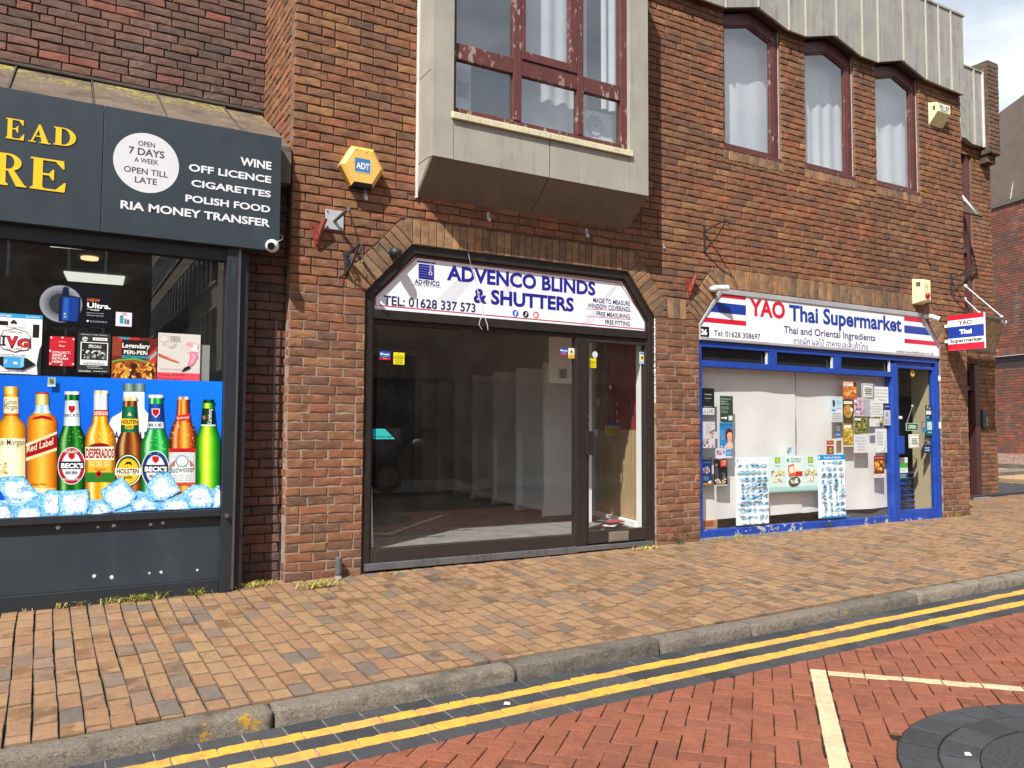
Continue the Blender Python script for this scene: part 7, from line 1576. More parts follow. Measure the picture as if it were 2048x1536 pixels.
# galvanised plate with angled arm and rusty chain
pp = thing('arm_plate', 'square galvanised plate with a slanting steel arm on the wall', 'bracket', tuple(P(672, 460, 0)))
a, b = P(*A4(516, 972), -.01), P(*A4(702, 972), -.01); a.z = P(*A4(609, 872), -.01).z; b.z = P(*A4(609, 1072), -.01).z; m = MB(); m.box(a.x, b.x, -.012, 0, b.z+.0, a.z-.0)
obj('plate', m, plain('galvanised', (.52, .54, .55), .45, .35, .1, 20), pp, bevel=.002)
m = MB()
for u, w in ((.1, .1), (.9, .1), (.1, .9), (.9, .9)): x, z = a.x+(b.x-a.x)*u, b.z+(a.z-b.z)*w; m.tube([(x, -.012, z), (x, -.02, z)], .007, 8)
obj('bolt', m, plain('steel_dark', (.2, .2, .2), .4, .8), pp)
c0 = P(*A4(608, 985), -.012); c1 = P(*A4(755, 858), -.26); m = MB(); m.tube([c0, c1], .014, 12); m.tube([c1+Vector((0, 0, .012)), c1-Vector((0, 0, .022))], .017, 12); obj('arm', m, plain('dull_steel', (.16, .15, .14), .45, .6), pp)
ch_ = MB(); pts = [Vector(c1)+Vector((.008, .0, -.02)), P(*A4(800, 1000), -.21), P(*A4(840, 1120), -.18), P(*A4(876, 1240), -.14)]
tot = []
for i in range(3):
    for k in range(8): tot.append(pts[i].lerp(pts[i+1], k/8))
for k, q in enumerate(tot):
    r_ = .009; u = Vector((1, 0, 0)) if k % 2 else Vector((0, 1, 0)); d = Vector((.0, 0, 1))
    ch_.tube([q+u*r_*.6*math.cos(t)+d*r_*1.3*math.sin(t) for t in [2*math.pi*j/8 for j in range(9)]], .0022, 4, cap=False)
obj('hanging_chain', ch_, plain('rusty_chain', (.16, .10, .06), .7, .4), label='thin rusty chain hanging from the slanting steel arm', cat='chain')
def flag_socket(lab, c, s):
    p = P(*c, 0); g = thing('flagpole_socket', lab, 'bracket', (p.x, 0, p.z), 'red flagpole sockets on the brick wall')
    m = MB(); m.prism([(p.x-.10*s, p.z+.10*s), (p.x-.0, p.z-.20*s), (p.x+.03*s, p.z-.20*s), (p.x+.10*s, p.z+.07*s), (p.x+.04*s, p.z+.10*s)], -.008, 0); obj('plate', m, REDI, g, bevel=.002)
    m = MB(); a = Vector((p.x+.0*s, -.02, p.z-.09*s)); b = Vector((p.x+.075*s, -.085*s, p.z+.16*s)); m.tube([a, b, b+Vector((0, 0, .0001)), a.lerp(b, .85)], [.028*s, .031*s, .025*s, .022*s], 14, cap=False); m.hexa([(p.x-.008, -.009, p.z-.16*s), (p.x+.008, -.009, p.z-.16*s), (p.x+.008, -.009, p.z+.0*s), (p.x-.008, -.009, p.z+.0*s)], [(p.x-.008, -.03, p.z-.15*s), (p.x+.008, -.03, p.z-.15*s), (p.x+.008, -.07*s, p.z-.0*s), (p.x-.008, -.07*s, p.z-.0*s)]); obj('tube', m, REDI, g, smooth=False)
    m = MB()
    for dx, dz in ((-.06, .06), (.055, .045), (.01, -.16)): m.tube([(p.x+dx*s, -.008, p.z+dz*s), (p.x+dx*s, -.016, p.z+dz*s)], .008*s, 8)
    obj('bolt', m, plain('rusty_bolt', (.12, .05, .035), .7), g)
flag_socket('red flagpole socket left of the square steel plate', A4(425, 1100), .70)
flag_socket('red flagpole socket between the two shop signs', B1(138, 262), .68)
def scroll_bracket(lab, top, bot, tipf, mat, s=1.0, drop=.0, fancy=True, solid=False):
    a, b = P(*top, -.012), P(*bot, -.012); x = (a.x+b.x)/2; H_ = a.z-b.z
    g = thing('hanging_basket_bracket', lab, 'bracket', (x, 0, b.z), 'black iron hanging basket brackets')
    m = MB(); w = .018 if solid else .011
    m.box(x-w, x+w, -.014, 0, b.z, a.z); obj('wall_bar', m, mat, g, bevel=.003)
    L = tipf; m = MB(); z0 = a.z-.16*H_
    d = Vector((.28, -.96, 0)).normalized() if not solid else Vector((.3, -.95, 0)).normalized()
    base = Vector((x, -.014, 0))
    T_ = lambda s_, z: base+d*s_+Vector((0, 0, z))
    m.tube([T_(0, z0-.02), T_(L*.5, z0+.03), T_(L*.9, z0+.06)], .009 if not solid else .012, 6)
    m.tube([T_(0, b.z+.06*H_), T_(L*.5, b.z+.5*H_), T_(L*.85, z0+.055)], .009 if not solid else .011, 6)
    m.tube([T_(L*.9, z0+.06)]+[T_(L*.9+.03*math.sin(t), z0+.03+.03*math.cos(t)) for t in [k*.6 for k in range(9)]], .006, 6)
    obj('arm', m, mat, g)
    m = MB()
    if solid:
        for sx, zz, r in ((.05, .45, .05), (.09, .62, .035), (.05, .7, .03)): m.tube([T_(L*sx*2+r*math.cos(t), b.z+H_*zz+r*math.sin(t)) for t in [k*.6 for k in range(10)]], .007, 5)
    else: m.tube([T_(.01, a.z-.25*H_)]+[T_(.03+.02*math.cos(t), a.z-.35*H_+.02*math.sin(t)) for t in [k*.7 for k in range(8)]], .004, 5)
    obj('scroll', m, mat, g)
scroll_bracket('short black cast bracket beside the left end of the blinds shop sign', A4(730, 1285), A4(730, 1535), .20, plain('worn_iron', (.035, .037, .038), .6, .3), solid=True)
scroll_bracket('thin black scroll bracket high between the two shop signs', zm(1180, 400, 5.486)(1256, 275), zm(1180, 400, 5.486)(1262, 575), .30, IRON)
scroll_bracket('thin black scroll bracket above the projecting sign', zm(1640, 540, 6.4)(1682, 45), zm(1640, 540, 6.4)(1688, 305), .30, IRON)
m = MB(); m.tube([P(*A4(880, 1240), -.13), P(*A4(892, 1320), -.10), P(*A4(905, 1400), -.07), P(*A4(885, 1385), -.05), P(*A4(890, 1450), -.04), P(*A4(902, 1440), -.04)], .004, 5); obj('frayed_cord', m, plain('old_cord', (.35, .28, .2), .9), label='frayed pale cord tied to the short cast bracket', cat='cord')
# flood light on the arch
fd = thing('floodlight', 'small black round floodlight at the chamfered corner of the blinds shop sign', 'light', tuple(P(796, 515, 0)))
q = P(*zm(680, 380, 6.4)(720, 790), -.05); m = MB(); m.tube([(q.x-.03, -.0, q.z), (q.x-.02, -.05, q.z), (q.x+.012, -.08, q.z-.03)], [.020, .040, .044], 14); m.ball((q.x, -.045, q.z-.005), .042, 0, 12, 8); obj('head', m, IRON, fd, smooth=True)
m = MB(); m.box(q.x-.045, q.x-.025, -.03, 0, q.z-.03, q.z+.03); obj('mount', m, IRON, fd)
def clip_(lab, c, s=1.0):
    p = P(*c, 0); g = thing('cable_clip', lab, 'clip', (p.x, 0, p.z), 'small grey metal clips on the brick wall')
    m = MB(); m.box(p.x-.013*s, p.x+.013*s, -.004, 0, p.z-.045*s, p.z+.045*s); m.box(p.x-.013*s, p.x+.013*s, -.03*s, -.004, p.z-.045*s, p.z-.03*s); m.box(p.x-.013*s, p.x+.013*s, -.03*s, -.025*s, p.z-.03*s, p.z-.01*s); obj('hook', m, ALLOY, g)
    m = MB(); m.box(p.x-.005, p.x+.005, -.0055, -.0041, p.z+.015*s, p.z+.027*s); m.box(p.x-.005, p.x+.005, -.0055, -.0041, p.z-.005*s, p.z+.006*s); obj('screw_hole', m, plain('dark_slot', (.08, .08, .09), .8), g)
clip_('small metal clip right below the yellow alarm', A4(925, 722)); clip_('small metal clip under the left part of the bay', (976, 434)); clip_('small metal clip under the right part of the bay', (1173, 467)); clip_('broken white clip on the bricks right of the bay', (1327, 492), .6)
# white round camera on the left sign
cm_ = thing('security_camera', 'round white camera hanging at the lower right corner of the grey sign', 'camera', tuple(P(545, 505, -.16)))
q = P(*A1(1858, 1338), -.17); m = MB(); m.ball(tuple(q), .052, 0, 18, 12, (1, .9, 1)); m.tube([q+Vector((0, .0, .02)), q+Vector((.01, .06, .02))], .03, 12); obj('housing', m, WHP, cm_, smooth=True)
dd = (CAM-q).normalized(); dd = (dd+Vector((-.25, 0, -.02))).normalized(); m = MB(); m.tube([q+dd*.040, q+dd*.0525], [.030, .024], 16); obj('lens', m, plain('lens_black', (.008, .008, .01), .08), cm_)
m = MB(); m.tube([q+dd*.048, q+dd*.0535], [.034, .033], 16, cap=False); obj('lens_ring', m, plain('lens_grey', (.3, .3, .31), .4), cm_)
m = MB(); m.tube([q+Vector((.03, 0, .03)), P(*A1(1930, 1290), -.12), P(*A1(1925, 1265), -.05), P(*A1(1900, 1262), -.03)], .004, 6); obj('cable', m, plain('white_cable', (.66, .64, .62), .5), cm_)
# bullet cameras on the supermarket sign
def bullet(lab, c, d, dark):
    p = P(*c, -.10); g = thing('security_camera', lab, 'camera', tuple(p), 'small white bullet cameras at the supermarket sign')
    d = Vector(d).normalized(); m = MB(); m.tube([p-d*.075, p-d*.07, p+d*.06, p+d*.075], [.022, .032, .032, .035], 14); obj('body', m, WHP, g)
    m = MB(); m.tube([p+d*.0752, p+d*.085], [.032, .028], 14); obj('lens', m, plain('lens_black', (.008, .008, .01), .08) if dark else WHP, g)
    b = p-d*.05+Vector((0, .06, .0)); m = MB(); m.tube([p-d*.03, b], .014, 8); m.ball(tuple(b), .034, 0, 12, 8); m.tube([b, Vector((b.x, 0, b.z))], .03, 12); obj('mount', m, WHP, g, smooth=True)
    m = MB(); m.tube([p-d*.06, p-d*.05+Vector((0, 0, -.06)), p+d*.02+Vector((0, .03, -.055)), p+d*.05+Vector((0, .05, -.03))], .0035, 5); obj('cable', m, plain('white_cable', (.66, .64, .62), .5), g)
bullet('white bullet camera at the upper left corner of the supermarket sign', B1(375, 278), (.95, -.25, .05), False)
bullet('white bullet camera with a black lens right of the supermarket sign', zm(1640, 540, 6.4)(1450, 605), (.55, -.75, -.35), True)
# cream alarm boxes
def cream_box(lab, pts, depth, nm, extra):
    """pts: left top, right top, right bottom, left bottom of the front"""
    pass
ga = thing('alarm_box', 'cream wedge shaped alarm box with blue lettering under the metal roof edge', 'alarm', tuple(P(1870, 225, 0)))
Yf = -.115; p = [P(*B3(x, y), Yf) for x, y in ((252, 352), (330, 375), (330, 440), (256, 398))]
x0, x1 = p[0].x, p[1].x+.02; zt_, zb_ = p[0].z+.0, p[3].z
zt_ = P(*B3(290, 362), Yf).z; zb_ = P(*B3(293, 418), Yf).z; xb0, xb1 = x0-.0, x1
m = MB(); v = [(x0, Yf, zb_), (x1, Yf, zb_), (x1, Yf, zt_), (x0, Yf, zt_), (x0-.03, 0, zb_-.16), (x1+.0, 0, zb_-.16), (x1+.0, 0, zt_+.03), (x0-.03, 0, zt_+.03)]
m.add(v, [(0, 1, 2, 3), (4, 5, 1, 0), (1, 5, 6, 2), (3, 2, 6, 7), (4, 0, 3, 7)]); obj('cover', m, CREAM, ga, bevel=.006)
pr = Print(Yf-.001); w_ = x1-x0; h_ = zt_-zb_
pr.text('G', x0+.04, x0+.04+w_*.24, zb_+h_*.46, zt_-.02, '#2a6aa8', .05); pr.text('D', x1-.04-w_*.24, x1-.03, zb_+h_*.46, zt_-.02, '#2a6aa8', .05); pr.text('&', x0+w_*.4, x0+w_*.56, zb_+h_*.5, zt_-.03, '#c8b45a', .02); pr.text('SECURITY', x0+w_*.2, x1-.04, zb_+h_*.12, zb_+h_*.34, '#2a78b4', .03)
obj('lettering', pr, ACRYL, ga, uvcol=True)
m = MB()
for k in range(4):
    t = .35+.12*k; z = zb_-.02+(zt_-zb_+.02)*t
    for (ya_, yb_) in ((-.085, -.03),): m.box(x0-.03*(1-abs((ya_+yb_)/2)/.115)-.003, x0-.006, ya_, yb_, z, z+.007)
obj('vent_slots', m, plain('dark_slot', (.08, .08, .09), .8), ga)
gb = thing('alarm_box', 'cream upright alarm box with a red lamp at the right end of the supermarket sign', 'alarm', tuple(P(1850, 615, 0)))
C6 = zm(1640, 540, 6.4); Yf = -.15
tlq, trq, brq, blq = P(*C6(1325, 118), Yf), P(*C6(1398, 135), Yf), P(*C6(1400, 385), Yf), P(*C6(1330, 402), Yf)
x0, x1 = tlq.x, trq.x+.03; zt_, zb_ = (tlq.z+trq.z)/2, (blq.z+brq.z)/2
m = MB(); v = [(x0, Yf, zb_), (x1, Yf, zb_), (x1, Yf, zt_), (x0, Yf, zt_), (x0-.015, 0, zb_-.03), (x1+.01, 0, zb_-.03), (x1+.01, 0, zt_+.03), (x0-.015, 0, zt_+.03)]
m.add(v, [(0, 1, 2, 3), (4, 5, 1, 0), (1, 5, 6, 2), (3, 2, 6, 7), (4, 0, 3, 7)]); obj('cover', m, CREAM, gb, bevel=.008)
m = MB()
for k in range(4): z = zb_+(zt_-zb_)*(.72+.055*k); m.box(x0-.0125, x0-.001, -.11, -.045, z, z+.008)
obj('vent_slots', m, plain('dark_slot', (.08, .08, .09), .8), gb)
m = MB(); q = P(*C6(1385, 325), Yf-.02); m.ball((q.x, Yf-.012, q.z), .036, 0, 14, 9, (1, .9, 1)); obj('red_lamp', m, plain('red_lens', (.45, .012, .02), .15), gb, smooth=True)
m = MB(); m.box(x0+.03, x0+.035, Yf-.001, Yf-.0003, zb_+.2*h_, zt_-.03); m.box(x0+.03, x0+.075, Yf-.001, Yf-.0003, zt_-.10, zt_-.093); m.box(x0+.073, x0+.078, Yf-.001, Yf-.0003, zt_-.16, zt_-.04); obj('moulded_lines', m, plain('shadow_line', (.25, .22, .14), .7), gb)
# wires on the wall
m = MB(); m.tube([P(*B3(172, 1255), -.004), P(*B3(178, 1330), -.004), P(*B3(180, 1405), -.004), P(*B3(205, 1440), -.004)], .004, 5); obj('wall_cable', m, IRON, label='thin black cable stapled to the bricks right of the upper windows', cat='cable')
# vent stub and downpipe at pier base
sb = thing('pipe_stub', 'short grey pipe stub standing at the foot of the left brick pier', 'pipe', (P(677, 1155, 0).x, -.05, 0))
q = P(677, 1140, -.05); m = MB(); m.tube([(q.x, -.05, .035), (q.x, -.05, .045), (q.x, -.05, .17), (q.x, -.05, .175)], [.024, .028, .028, .022], 14); obj('pipe', m, plain('grey_pvc', (.10, .10, .105), .5), sb)
m = MB(); m.tube([(q.x, -.05, -.005), (q.x, -.05, .03)], [.036, .026], 12); obj('cement_collar', m, plain('cement', (.26, .24, .22), .95), sb)
m = MB(); m.tube([P(553, 640, .1), P(549, 760, .1), P(546, 900, .1), P(560, 1090, .12), P(557, 1160, .12)], .006, 5); obj('wall_pipe_cable', m, IRON, label='thin dark cable running down the joint beside the left pier', cat='cable')
# canopy
cy = thing('glass_canopy', 'small sloping glass canopy on white rods over the entrance at right', 'canopy', (11.8, 1.0, 2.3))
lowz = P(*B4(555, 512), 1.25); o1 = P(*B4(600, 338), .55)
A_ = [Vector((10.9, 1.28, lowz.z)), Vector((P(*B4(556, 512), 1.25).x, 1.28, lowz.z)), Vector((o1.x, .55, o1.z)), Vector((10.3, .55, o1.z))]
m = MB(); m.hexa([tuple(a) for a in A_], [tuple(a+Vector((0, .0, -.012))) for a in A_]); obj('glass_sheet', m, GLASS_C, cy)
m = MB(); m.tube([A_[0]+Vector((0, .02, -.02)), A_[1]+Vector((0.05, .02, -.02))], .035, 10); obj('wall_rail', m, plain('grey_rail', (.25, .26, .24), .5, .3), cy)
m = MB(); m.tube([A_[1]+Vector((-.02, 0, .01)), A_[2]+Vector((-.02, 0, .012))], .014, 6); m.tube([A_[2]+Vector((0, 0, .012)), A_[3]+Vector((0, 0, .012))], .014, 6); obj('edge_bar', m, plain('bronze_bar', (.13, .12, .09), .4, .3), cy)
for a, b in (((372, 148), (578, 322)), ((368, 222), (450, 300))):
    m = MB(); p0 = P(*B4(*a), 1.385); p1 = P(*B4(*b), .62); m.tube([p0, p1], .009, 8); m.ball(tuple(p0), .03, 0, 10, 7); m.ball(tuple(p1), .022, 0, 10, 7); obj('tie_rod', m, WHP, cy)
m = MB(); q = P(*B4(590, 355), .6); m.ball(tuple(q), .045, 0, 10, 7); obj('clamp', m, WHP, cy)
it = thing('intercom', 'black door entry intercom panel on the far brick pier', 'intercom', tuple(P(*B4(490, 950), EY)))
a, b = P(*B4(474, 852), EY-.06), P(*B4(508, 950), EY-.06); m = MB(); m.box(a.x, b.x, EY-.05, EY, b.z, a.z); obj('case', m, plain('black_case', (.025, .027, .028), .4), it, bevel=.004)
m = MB()
for k in range(4): z = b.z+.04+k*.035; m.box(a.x+.10, b.x-.03, EY-.054, EY-.0501, z, z+.02)
obj('buttons', m, plain('button_grey', (.5, .5, .48), .4), it)

# ================================================================== FAR BUILDING, SIDE STREET
ang = math.radians(14.9)
fb0 = G(2006, 944, .10)
fbd = thing('far_building', 'far red brick building with a brown sheet metal roof across the side street', 'building', (fb0.x, fb0.y, 0))
U_ = Vector((-math.sin(ang), -math.cos(ang), 0)); N_ = Vector((math.cos(ang), -math.sin(ang), 0))
FB = frame((fb0.x, fb0.y, 0), U_, (0, 0, 1), N_)
def zat(px, py):                                      # height where the sight line meets that wall
    r = ray(px, py); o = Vector((fb0.x, fb0.y, 0)); t = (o-CAM).dot(N_)/r.dot(N_); return CAM+r*t
zsold, zband1, zband0, zpl, zroof0, zroof1 = zat(2006, 412).z, zat(2006, 712).z, zat(2006, 738).z, zat(2006, 925).z, zat(2006, 405).z, zat(2006, 222).z
m = MB()
brickwork(m, FB, -2.5, 5.5, zpl+.25, zband0, (), 0, seg=0, rough=.001, thick=.2); brickwork(m, FB, -2.5, 5.5, zband1+.22, zsold-.22, (), 0, seg=0, rough=.001, thick=.2)
for z0_, z1_ in ((zband1, zband1+.22), (zsold-.22, zsold)):
    u = -2.5
    while u < 5.5: block(m, [(u+.004, z0_+.004), (u+.071, z0_+.004), (u+.071, z1_-.004), (u+.004, z1_-.004)], FB, .03, .001, .004, 0, 0); u += .075
    m.add([FB(a, b, c) for a, b, c in ((-2.5, z0_, .01), (5.5, z0_, .01), (5.5, z1_, .01), (-2.5, z1_, .01))], [(0, 1, 2, 3)], 1)
obj('brick_wall', m, [BR_FAR, MORT], fbd)
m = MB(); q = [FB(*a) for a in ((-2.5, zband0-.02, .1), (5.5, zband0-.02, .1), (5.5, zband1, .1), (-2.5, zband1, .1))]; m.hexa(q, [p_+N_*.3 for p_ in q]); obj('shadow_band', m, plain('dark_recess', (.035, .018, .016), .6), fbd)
m = MB(); q = [FB(*a) for a in ((-2.5, gz(18)-.1, -.2), (5.5, gz(18)-.1, -.2), (5.5, zpl-.02, -.2), (-2.5, zpl-.02, -.2))]; m.hexa(q, [p_+N_*.6 for p_ in q]); obj('plinth', m, plain('mossy_plinth', (.12, .105, .075), .95, 0, .5, 4, .5), fbd)
m = MB(); q = [FB(*a) for a in ((-2.5, zpl-.02, -.2), (5.5, zpl-.02, -.2), (5.5, zpl+.25, .0), (-2.5, zpl+.25, .0))]; m.hexa(q, [p_+N_*.3 for p_ in q]); obj('sloped_plinth_bricks', m, plain('plinth_brick', (.2, .13, .10), .9, 0, .5, 14), fbd)
m = MB(); q = [FB(*a) for a in ((-2.5, zsold+.003, -.05), (5.5, zsold+.003, -.05), (5.5, zsold+.12, -.05), (-2.5, zsold+.12, -.05))]; m.hexa(q, [p_+N_*.4 for p_ in q]); obj('gutter_edge', m, plain('bronze_gutter', (.10, .085, .07), .5), fbd)
BRN = stained('brown_sheet_roof', '#5f5348', '#463c33', .45, .1, (1, 1, .4), .4, .7, .5)
rid = .9
def zoff(px, py, off):
    r = ray(px, py); o = Vector((fb0.x, fb0.y, 0))+N_*off; t = (o-CAM).dot(N_)/r.dot(N_); w = CAM+r*t; return (w-Vector((fb0.x, fb0.y, 0))).dot(U_), w.z
(ua, za_), (ub_, zb_r) = zoff(2003, 222, rid), zoff(2048, 189, rid); RZ = lambda u: za_+(zb_r-za_)*(u-ua)/(ub_-ua)
m = MB(); q = [FB(*a) for a in ((-2.5, zsold+.12, .1), (5.5, zsold+.12, .1), (5.5, RZ(5.5), rid), (-2.5, RZ(-2.5), rid))]; m.hexa(q, [p_+N_*.3 for p_ in q]); rfo = obj('sheet_roof', m, BRN, fbd)
for u in (-1.6, -.62, .40, 1.42, 2.44): m = MB(); m.tube([FB(u, zsold+.13, .085), FB(u, RZ(u), rid-.03)], .02, 6); obj('roof_seam', m, plain('seam_brown', (.30, .26, .21), .5), rfo)
m = MB(); q = [FB(*a) for a in ((.95, zsold+.12, -.05), (1.10, zsold+.12, -.05), (1.10, RZ(1.)-.2, rid-.15), (.95, RZ(1.)-.2, rid-.15))]; m.hexa(q, [p_+N_*.1 for p_ in q]); obj('dark_downpipe', m, plain('dark_pipe', (.03, .028, .026), .5), fbd)
def strip(name, a, b, w0, z, mat, kind='structure'):
    m = MB(); m.add([tuple(x) for x in (a, b, b+w0, a+w0)], [(0, 1, 2, 3)])
    return obj(name, m, mat, kind=kind)
def fgp(px, py): p = G(px, py, gz(14)+.0); return p
def quad_on(name, pix, z, mat):
    m = MB(); m.add([tuple(G(px, py, z)) for px, py in pix], [(0, 1, 2, 3)]); obj(name, m, mat, kind='structure')
zz_ = gz(15)
def world_quad(name, p0, p1, w, z, mat):
    m = MB(); p0, p1, w = Vector(p0), Vector(p1), Vector(w); v = [p0, p1, p1+w, p0+w]
    m.add([(a.x, a.y, z) for a in v], [(0, 1, 2, 3)]); obj(name, m, mat, kind='structure')
s0, s1 = G(2003, 988, zz_), G(2048, 984, zz_); dr_v = (s1-s0)
wv = G(2003, 957, zz_)-s0
world_quad('side_road', s0-dr_v*14, s0+dr_v*14, wv, zz_+.006, ASPH)
k0 = G(2003, 950, zz_); world_quad('side_road_yellow_line', G(2003, 956.5, zz_)-dr_v*14, G(2003, 956.5, zz_)+dr_v*14, k0+(G(2003, 953, zz_)-k0)-G(2003, 956.5, zz_), zz_+.01, plain('faded_yellow', (.60, .38, .10), .8))
m = MB(); a = G(2003, 953, zz_); b = G(2003, 946, zz_)
v = [a-dr_v*14, a+dr_v*14, b+dr_v*14, b-dr_v*14]; m.slab([(p_.x, p_.y) for p_ in v], zz_-.05, zz_+.10); obj('side_road_kerb', m, GRAN, kind='structure')
v0 = b; m = MB(); v = [v0-dr_v*14, v0+dr_v*14, v0+dr_v*14+Vector((4, 3, 0)), v0-dr_v*14+Vector((4, 3, 0))]; m.add([(p_.x, p_.y, zz_+.08) for p_ in v], [(0, 1, 2, 3)]); obj('far_pavement', m, plain('far_paving', (.36, .225, .13), .9, 0, .3, 9), kind='structure')
m = MB(); a = s0; v = [s0-dr_v*14-wv*.05, s0+dr_v*14-wv*.05, s0+dr_v*14, s0-dr_v*14]; m.slab([(p_.x, p_.y) for p_ in v], zz_-.05, zz_+.018); obj('side_road_edge', m, DARKB, kind='structure')

# ================================================================== WHAT STANDS BEHIND THE CAMERA (seen only in the glass)
ob = thing('office_building', 'concrete and brick office block with long window bands across the street', 'building', (20, -22, 0))
m = MB(); m.box(2.9, 45, -62, -20, 3.0, 10.6); obj('upper_wall', m, plain('office_concrete', (.46, .40, .33), .9, 0, .15, 1), ob)
m = MB(); m.box(3.6, 45, -62, -20.8, -.4, 3.0); obj('ground_storey', m, plain('office_dark_base', (.03, .03, .032), .5), ob)
m = MB(); m.box(2.95, 45, -19.995, -19.9, 3.0, 10.6); obj('brick_front', m, plain('office_brick_pale', (.30, .19, .14), .9, 0, .2, 2), ob)
for k in range(3):
    z = 3.6+k*2.4; m = MB(); m.box(2.86, 2.895, -60, -21, z, z+1.5); bnd = obj('window_band', m, plain('office_glass', (.02, .025, .03), .1), ob)
    m = MB()
    for y in range(39): m.box(2.82, 2.859, -60+y, -59.92+y, z, z+1.5)
    m.box(2.82, 2.859, -60, -21, z-.06, z); m.box(2.82, 2.859, -60, -21, z+1.5, z+1.56); obj('frames', m, plain('office_white', (.8, .8, .8), .5), bnd)
rb2 = thing('brick_block', 'red brick block with small windows across the street', 'building', (-9, -26, 0))
m = MB(); m.box(-14, 1.2, -40, -24, -.4, 9.5); obj('wall', m, plain('office_brick', (.16, .085, .06), .9, 0, .2, 2), rb2)
for i in range(5):
    for k in range(2):
        x, z = -12.5+i*2.8, 3.0+k*3.1; m = MB(); m.box(x, x+1.0, -23.995, -23.95, z, z+1.5); w_ = obj('window', m, plain('office_glass', (.02, .025, .03), .1), rb2)
        m = MB(); m.box(x-.08, x, -23.99, -23.92, z-.08, z+1.58); m.box(x+1., x+1.08, -23.99, -23.92, z-.08, z+1.58); m.box(x, x+1, -23.99, -23.92, z+1.5, z+1.58); obj('frame', m, plain('office_white', (.8, .8, .8), .5), w_)
# parked car seen as a faint reflection
car = thing('parked_car', 'dark parked car across the road mirrored in the empty shop window', 'car', (5.6, -9.6, -.1))
prof = [(-2.1, .25), (-2.15, .55), (-2.05, .78), (-1.25, .92), (-.75, 1.28), (-.2, 1.42), (.6, 1.43), (1.25, 1.25), (1.75, .98), (2.1, .9), (2.15, .55), (2.1, .25)]
m = MB(); n = len(prof); rows_ = [(-.86, .93), (-.80, 1.0), (.80, 1.0), (.86, .93)]
for yy, s_ in rows_: m.v += [(5.6+x*s_ if z < .9 else 5.6+x, -9.6+yy*(1 if z < .95 else .8), -.1+z) for x, z in prof]
m.f = [(r*n+i, r*n+(i+1) % n, (r+1)*n+(i+1) % n, (r+1)*n+i) for r in range(3) for i in range(n)]+[tuple(range(n-1, -1, -1)), tuple(range(3*n, 4*n))]; m.mi = [0]*len(m.f); m.c = [(1, 1, 1)]*len(m.v)
obj('body', m, plain('car_paint', (.02, .022, .026), .15), car, bevel=.04)
m = MB(); m.add([(5.6+x, -9.6+.695, -.1+z) for x, z in ((-1.1, .95), (-.68, 1.25), (-.2, 1.36), (.55, 1.37), (1.15, 1.2), (1.5, 1.0))], [(5, 4, 3, 2, 1, 0)]); m.v = [(x, y+.12-(z-.85)*.22, z) for x, y, z in m.v]; obj('side_window', m, plain('car_glass', (.03, .04, .045), .05), car)
for x in (-1.35, 1.35):
    for y in (-.80, .80):
        m = MB(); m.tube([(5.6+x, -9.6+y-.1, .22), (5.6+x, -9.6+y+.1, .22)], .31, 20); w_ = obj('wheel', m, plain('tyre', (.02, .02, .02), .8), car)
        m = MB(); m.tube([(5.6+x, -9.6+y-.11, .22), (5.6+x, -9.6+y+.11, .22)], .2, 16); obj('rim', m, plain('steel', (.45, .45, .45), .3, 1.), w_)
m = MB(); m.ball((5.6-.75, -9.6+1.0, .92), .1, 0, 12, 8, (1.2, .8, .8)); obj('door_mirror', m, plain('pale_mirror', (.6, .6, .62), .3), car, smooth=True)

# ================================================================== GRASS AND WEEDS
def tuft(name, lab, cx, cy, rx, ry, n, h, cols, lean=.5, cat='grass', group='dry grass tufts along the foot of the shops', seed=0):
    r = random.Random(seed); m = MB(); n = int(n*.55); h *= 1.25; rx *= 1.25
    for k in range(n):
        x, y = cx+r.gauss(0, rx*.45), cy+r.gauss(0, ry*.45); a = r.uniform(0, 6.28); L = h*r.uniform(.4, 1.1); w = r.uniform(.0014, .0030); ln = L*lean*r.uniform(.5, 2.6)
        dx, dy = math.cos(a)*ln, math.sin(a)*ln*.8; nx, ny = -math.sin(a)*w, math.cos(a)*w; z = gz(x); mi = r.randrange(len(cols))
        p0, p1, p2 = Vector((x, y, z)), Vector((x+dx*.4, y+dy*.4, z+L*.6)), Vector((x+dx, min(y+dy, -.02 if x < 9 else 1.38), z+L*r.uniform(.25, .9)))
        N = Vector((nx, ny, 0)); m.add([p0-N, p0+N, p1+N*.8, p1-N*.8, p2], [(0, 1, 2, 3), (3, 2, 4)], mi)
    return obj(name, m, [plain('blade_'+c, lin(c), .7, 0, .3) for c in cols], label=lab, cat=cat, group=group, loc=(cx, cy, gz(cx)))
DRY = ['#b9a14a', '#8d8a35', '#cdb768', '#6f7a2c']; GRN = ['#7d8a30', '#5f7a24', '#a59a3e', '#c0ac58']
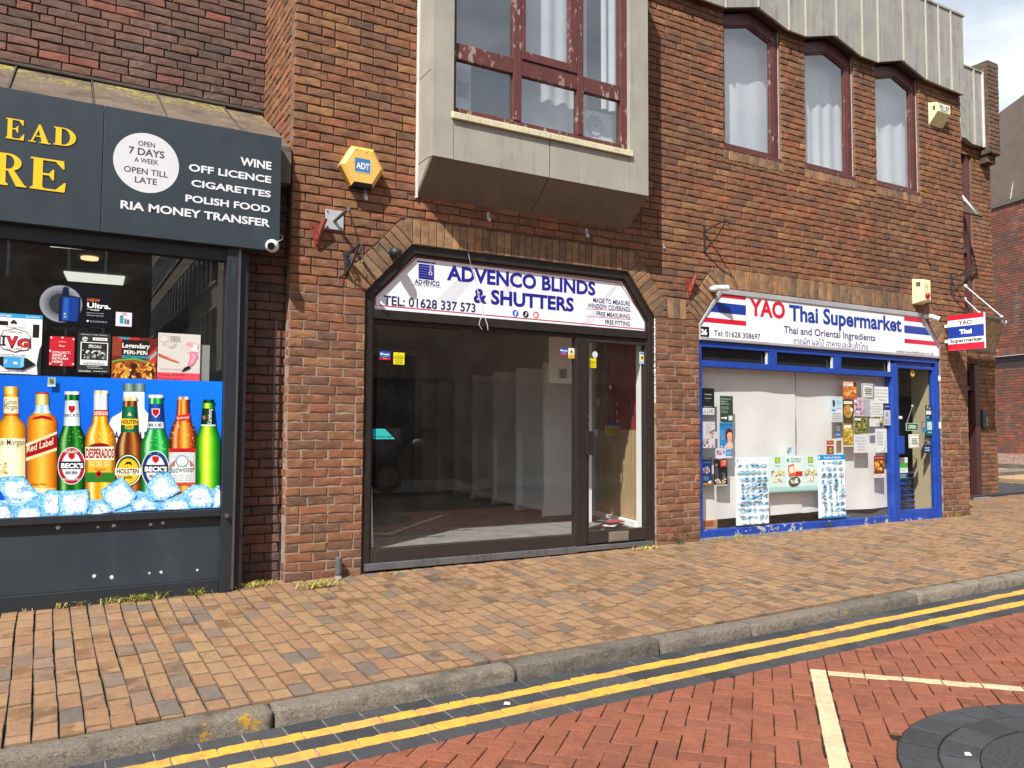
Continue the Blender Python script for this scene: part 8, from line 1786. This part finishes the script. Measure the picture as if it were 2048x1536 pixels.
for i, (px, py, rx, ry, n, h, cols, lab) in enumerate((
    (268, 1192, .16, .04, 260, .055, GRN, 'wide green and straw tuft of grass at the middle of the grey stall riser'), (215, 1196, .05, .03, 40, .05, GRN, 'small grass tuft just left of the wide tuft below the grey shopfront'), (157, 1204, .04, .03, 28, .05, GRN, 'small green grass tuft further left below the grey shopfront'), (120, 1207, .04, .03, 22, .05, DRY, 'sparse brownish tuft below the left part of the grey shopfront'), (55, 1212, .04, .03, 16, .04, DRY, 'leftmost sparse tuft below the grey shopfront'),
    (394, 1181, .06, .03, 70, .055, GRN, 'thin grass tuft near the corner post of the grey shopfront'), (510, 1172, .12, .06, 380, .05, DRY, 'dense dry grass tuft in the corner between grey post and brick pier'), (640, 1172, .14, .05, 420, .05, DRY, 'dense straw coloured grass at the foot of the left brick pier'),
    (790, 1148, .12, .02, 90, .025, DRY, 'flat dry grass below the left end of the empty shop sill'), (1290, 1098, .14, .03, 200, .04, DRY, 'dry grass below the glazed door of the empty shop'), (1440, 1080, .07, .03, 80, .04, DRY, 'small dry tuft below the left end of the supermarket rail'), (1478, 1076, .09, .03, 110, .04, DRY, 'second dry tuft below the left end of the supermarket rail'), (1910, 1033, .14, .04, 160, .05, GRN, 'grass tuft at the foot of the pier right of the supermarket door'), (1965, 998, .2, .05, 150, .05, DRY, 'dry tuft at the foot of the far pier'))):
    q = G(px, py, gz(P(px, py, 0).x))
    if q.x < -.36: q.y = min(q.y, -.118 if px < 450 else -.06)
    elif px < 1900: q.y = min(q.y, -.03)
    tuft('grass_tuft', lab, q.x, min(q.y, 1.36), rx, ry, n, h, cols, .7, seed=i)
def weed(lab, px, py, s, n, seed):
    r = random.Random(seed); q = G(px, py, gz(P(px, py).x)); g = thing('weed', lab, 'weed', (q.x, q.y, gz(q.x)), 'dark leafy weeds at the foot of the wall'); st_, lf = MB(), MB()
    for k in range(n):
        a = r.uniform(0, 6.28); L = s*r.uniform(.5, 1.15); tip = Vector((q.x+math.cos(a)*L*.6, min(q.y+math.sin(a)*L*.35, -.01), gz(q.x)+L*r.uniform(.3, 1))); st_.tube([(q.x, q.y, gz(q.x)), tip], .0022, 4)
        for j in range(7):
            p_ = Vector((q.x, q.y, gz(q.x))).lerp(tip, r.uniform(.3, 1.05)); b = r.uniform(0, 6.28); w = s*r.uniform(.07, .15); d = Vector((math.cos(b), math.sin(b)*.6, r.uniform(-.2, .6)))*w; e = Vector((-math.sin(b), math.cos(b)*.5, r.uniform(-.2, .2)))*w*.45
            lf.add([p_, p_+d*.5+e, p_+d, p_+d*.5-e], [(0, 1, 2, 3)], r.randrange(3))
    obj('stems', st_, plain('weed_stem', (.07, .09, .03), .8), g); obj('leaves', lf, [plain('weed_leaf', (.04, .07, .022), .7), plain('weed_leaf_dark', (.025, .04, .018), .7), plain('weed_leaf_dry', (.16, .13, .05), .8)], g)
weed('bushy dark weed at the foot of the brick pier between the shops', 1332, 1083, .17, 34, 1)
weed('small grey green weed below the blue rail in front of the fish chart', 1642, 1056, .11, 16, 2)
weed('thin trailing weed beside the bushy weed', 1362, 1088, .09, 12, 3)
# litter
for px, py, lab, c in ((1014, 1410, 'small white scrap of litter on the dark channel blocks', (.6, .6, .6)), (1936, 1512, 'white scrap of litter on the dark ring in the road', (.62, .62, .62))):
    q = G(px, py, ZR+gz(G(px, py, ZR).x)); m = MB(); m.add([(q.x-.02, q.y, q.z+.006), (q.x+.012, q.y-.012, q.z+.004), (q.x+.02, q.y+.006, q.z+.010), (q.x-.006, q.y+.012, q.z+.014)], [(0, 1, 2, 3)]); obj('litter', m, plain('paper_white', (.6, .6, .58)), label=lab, cat='litter')
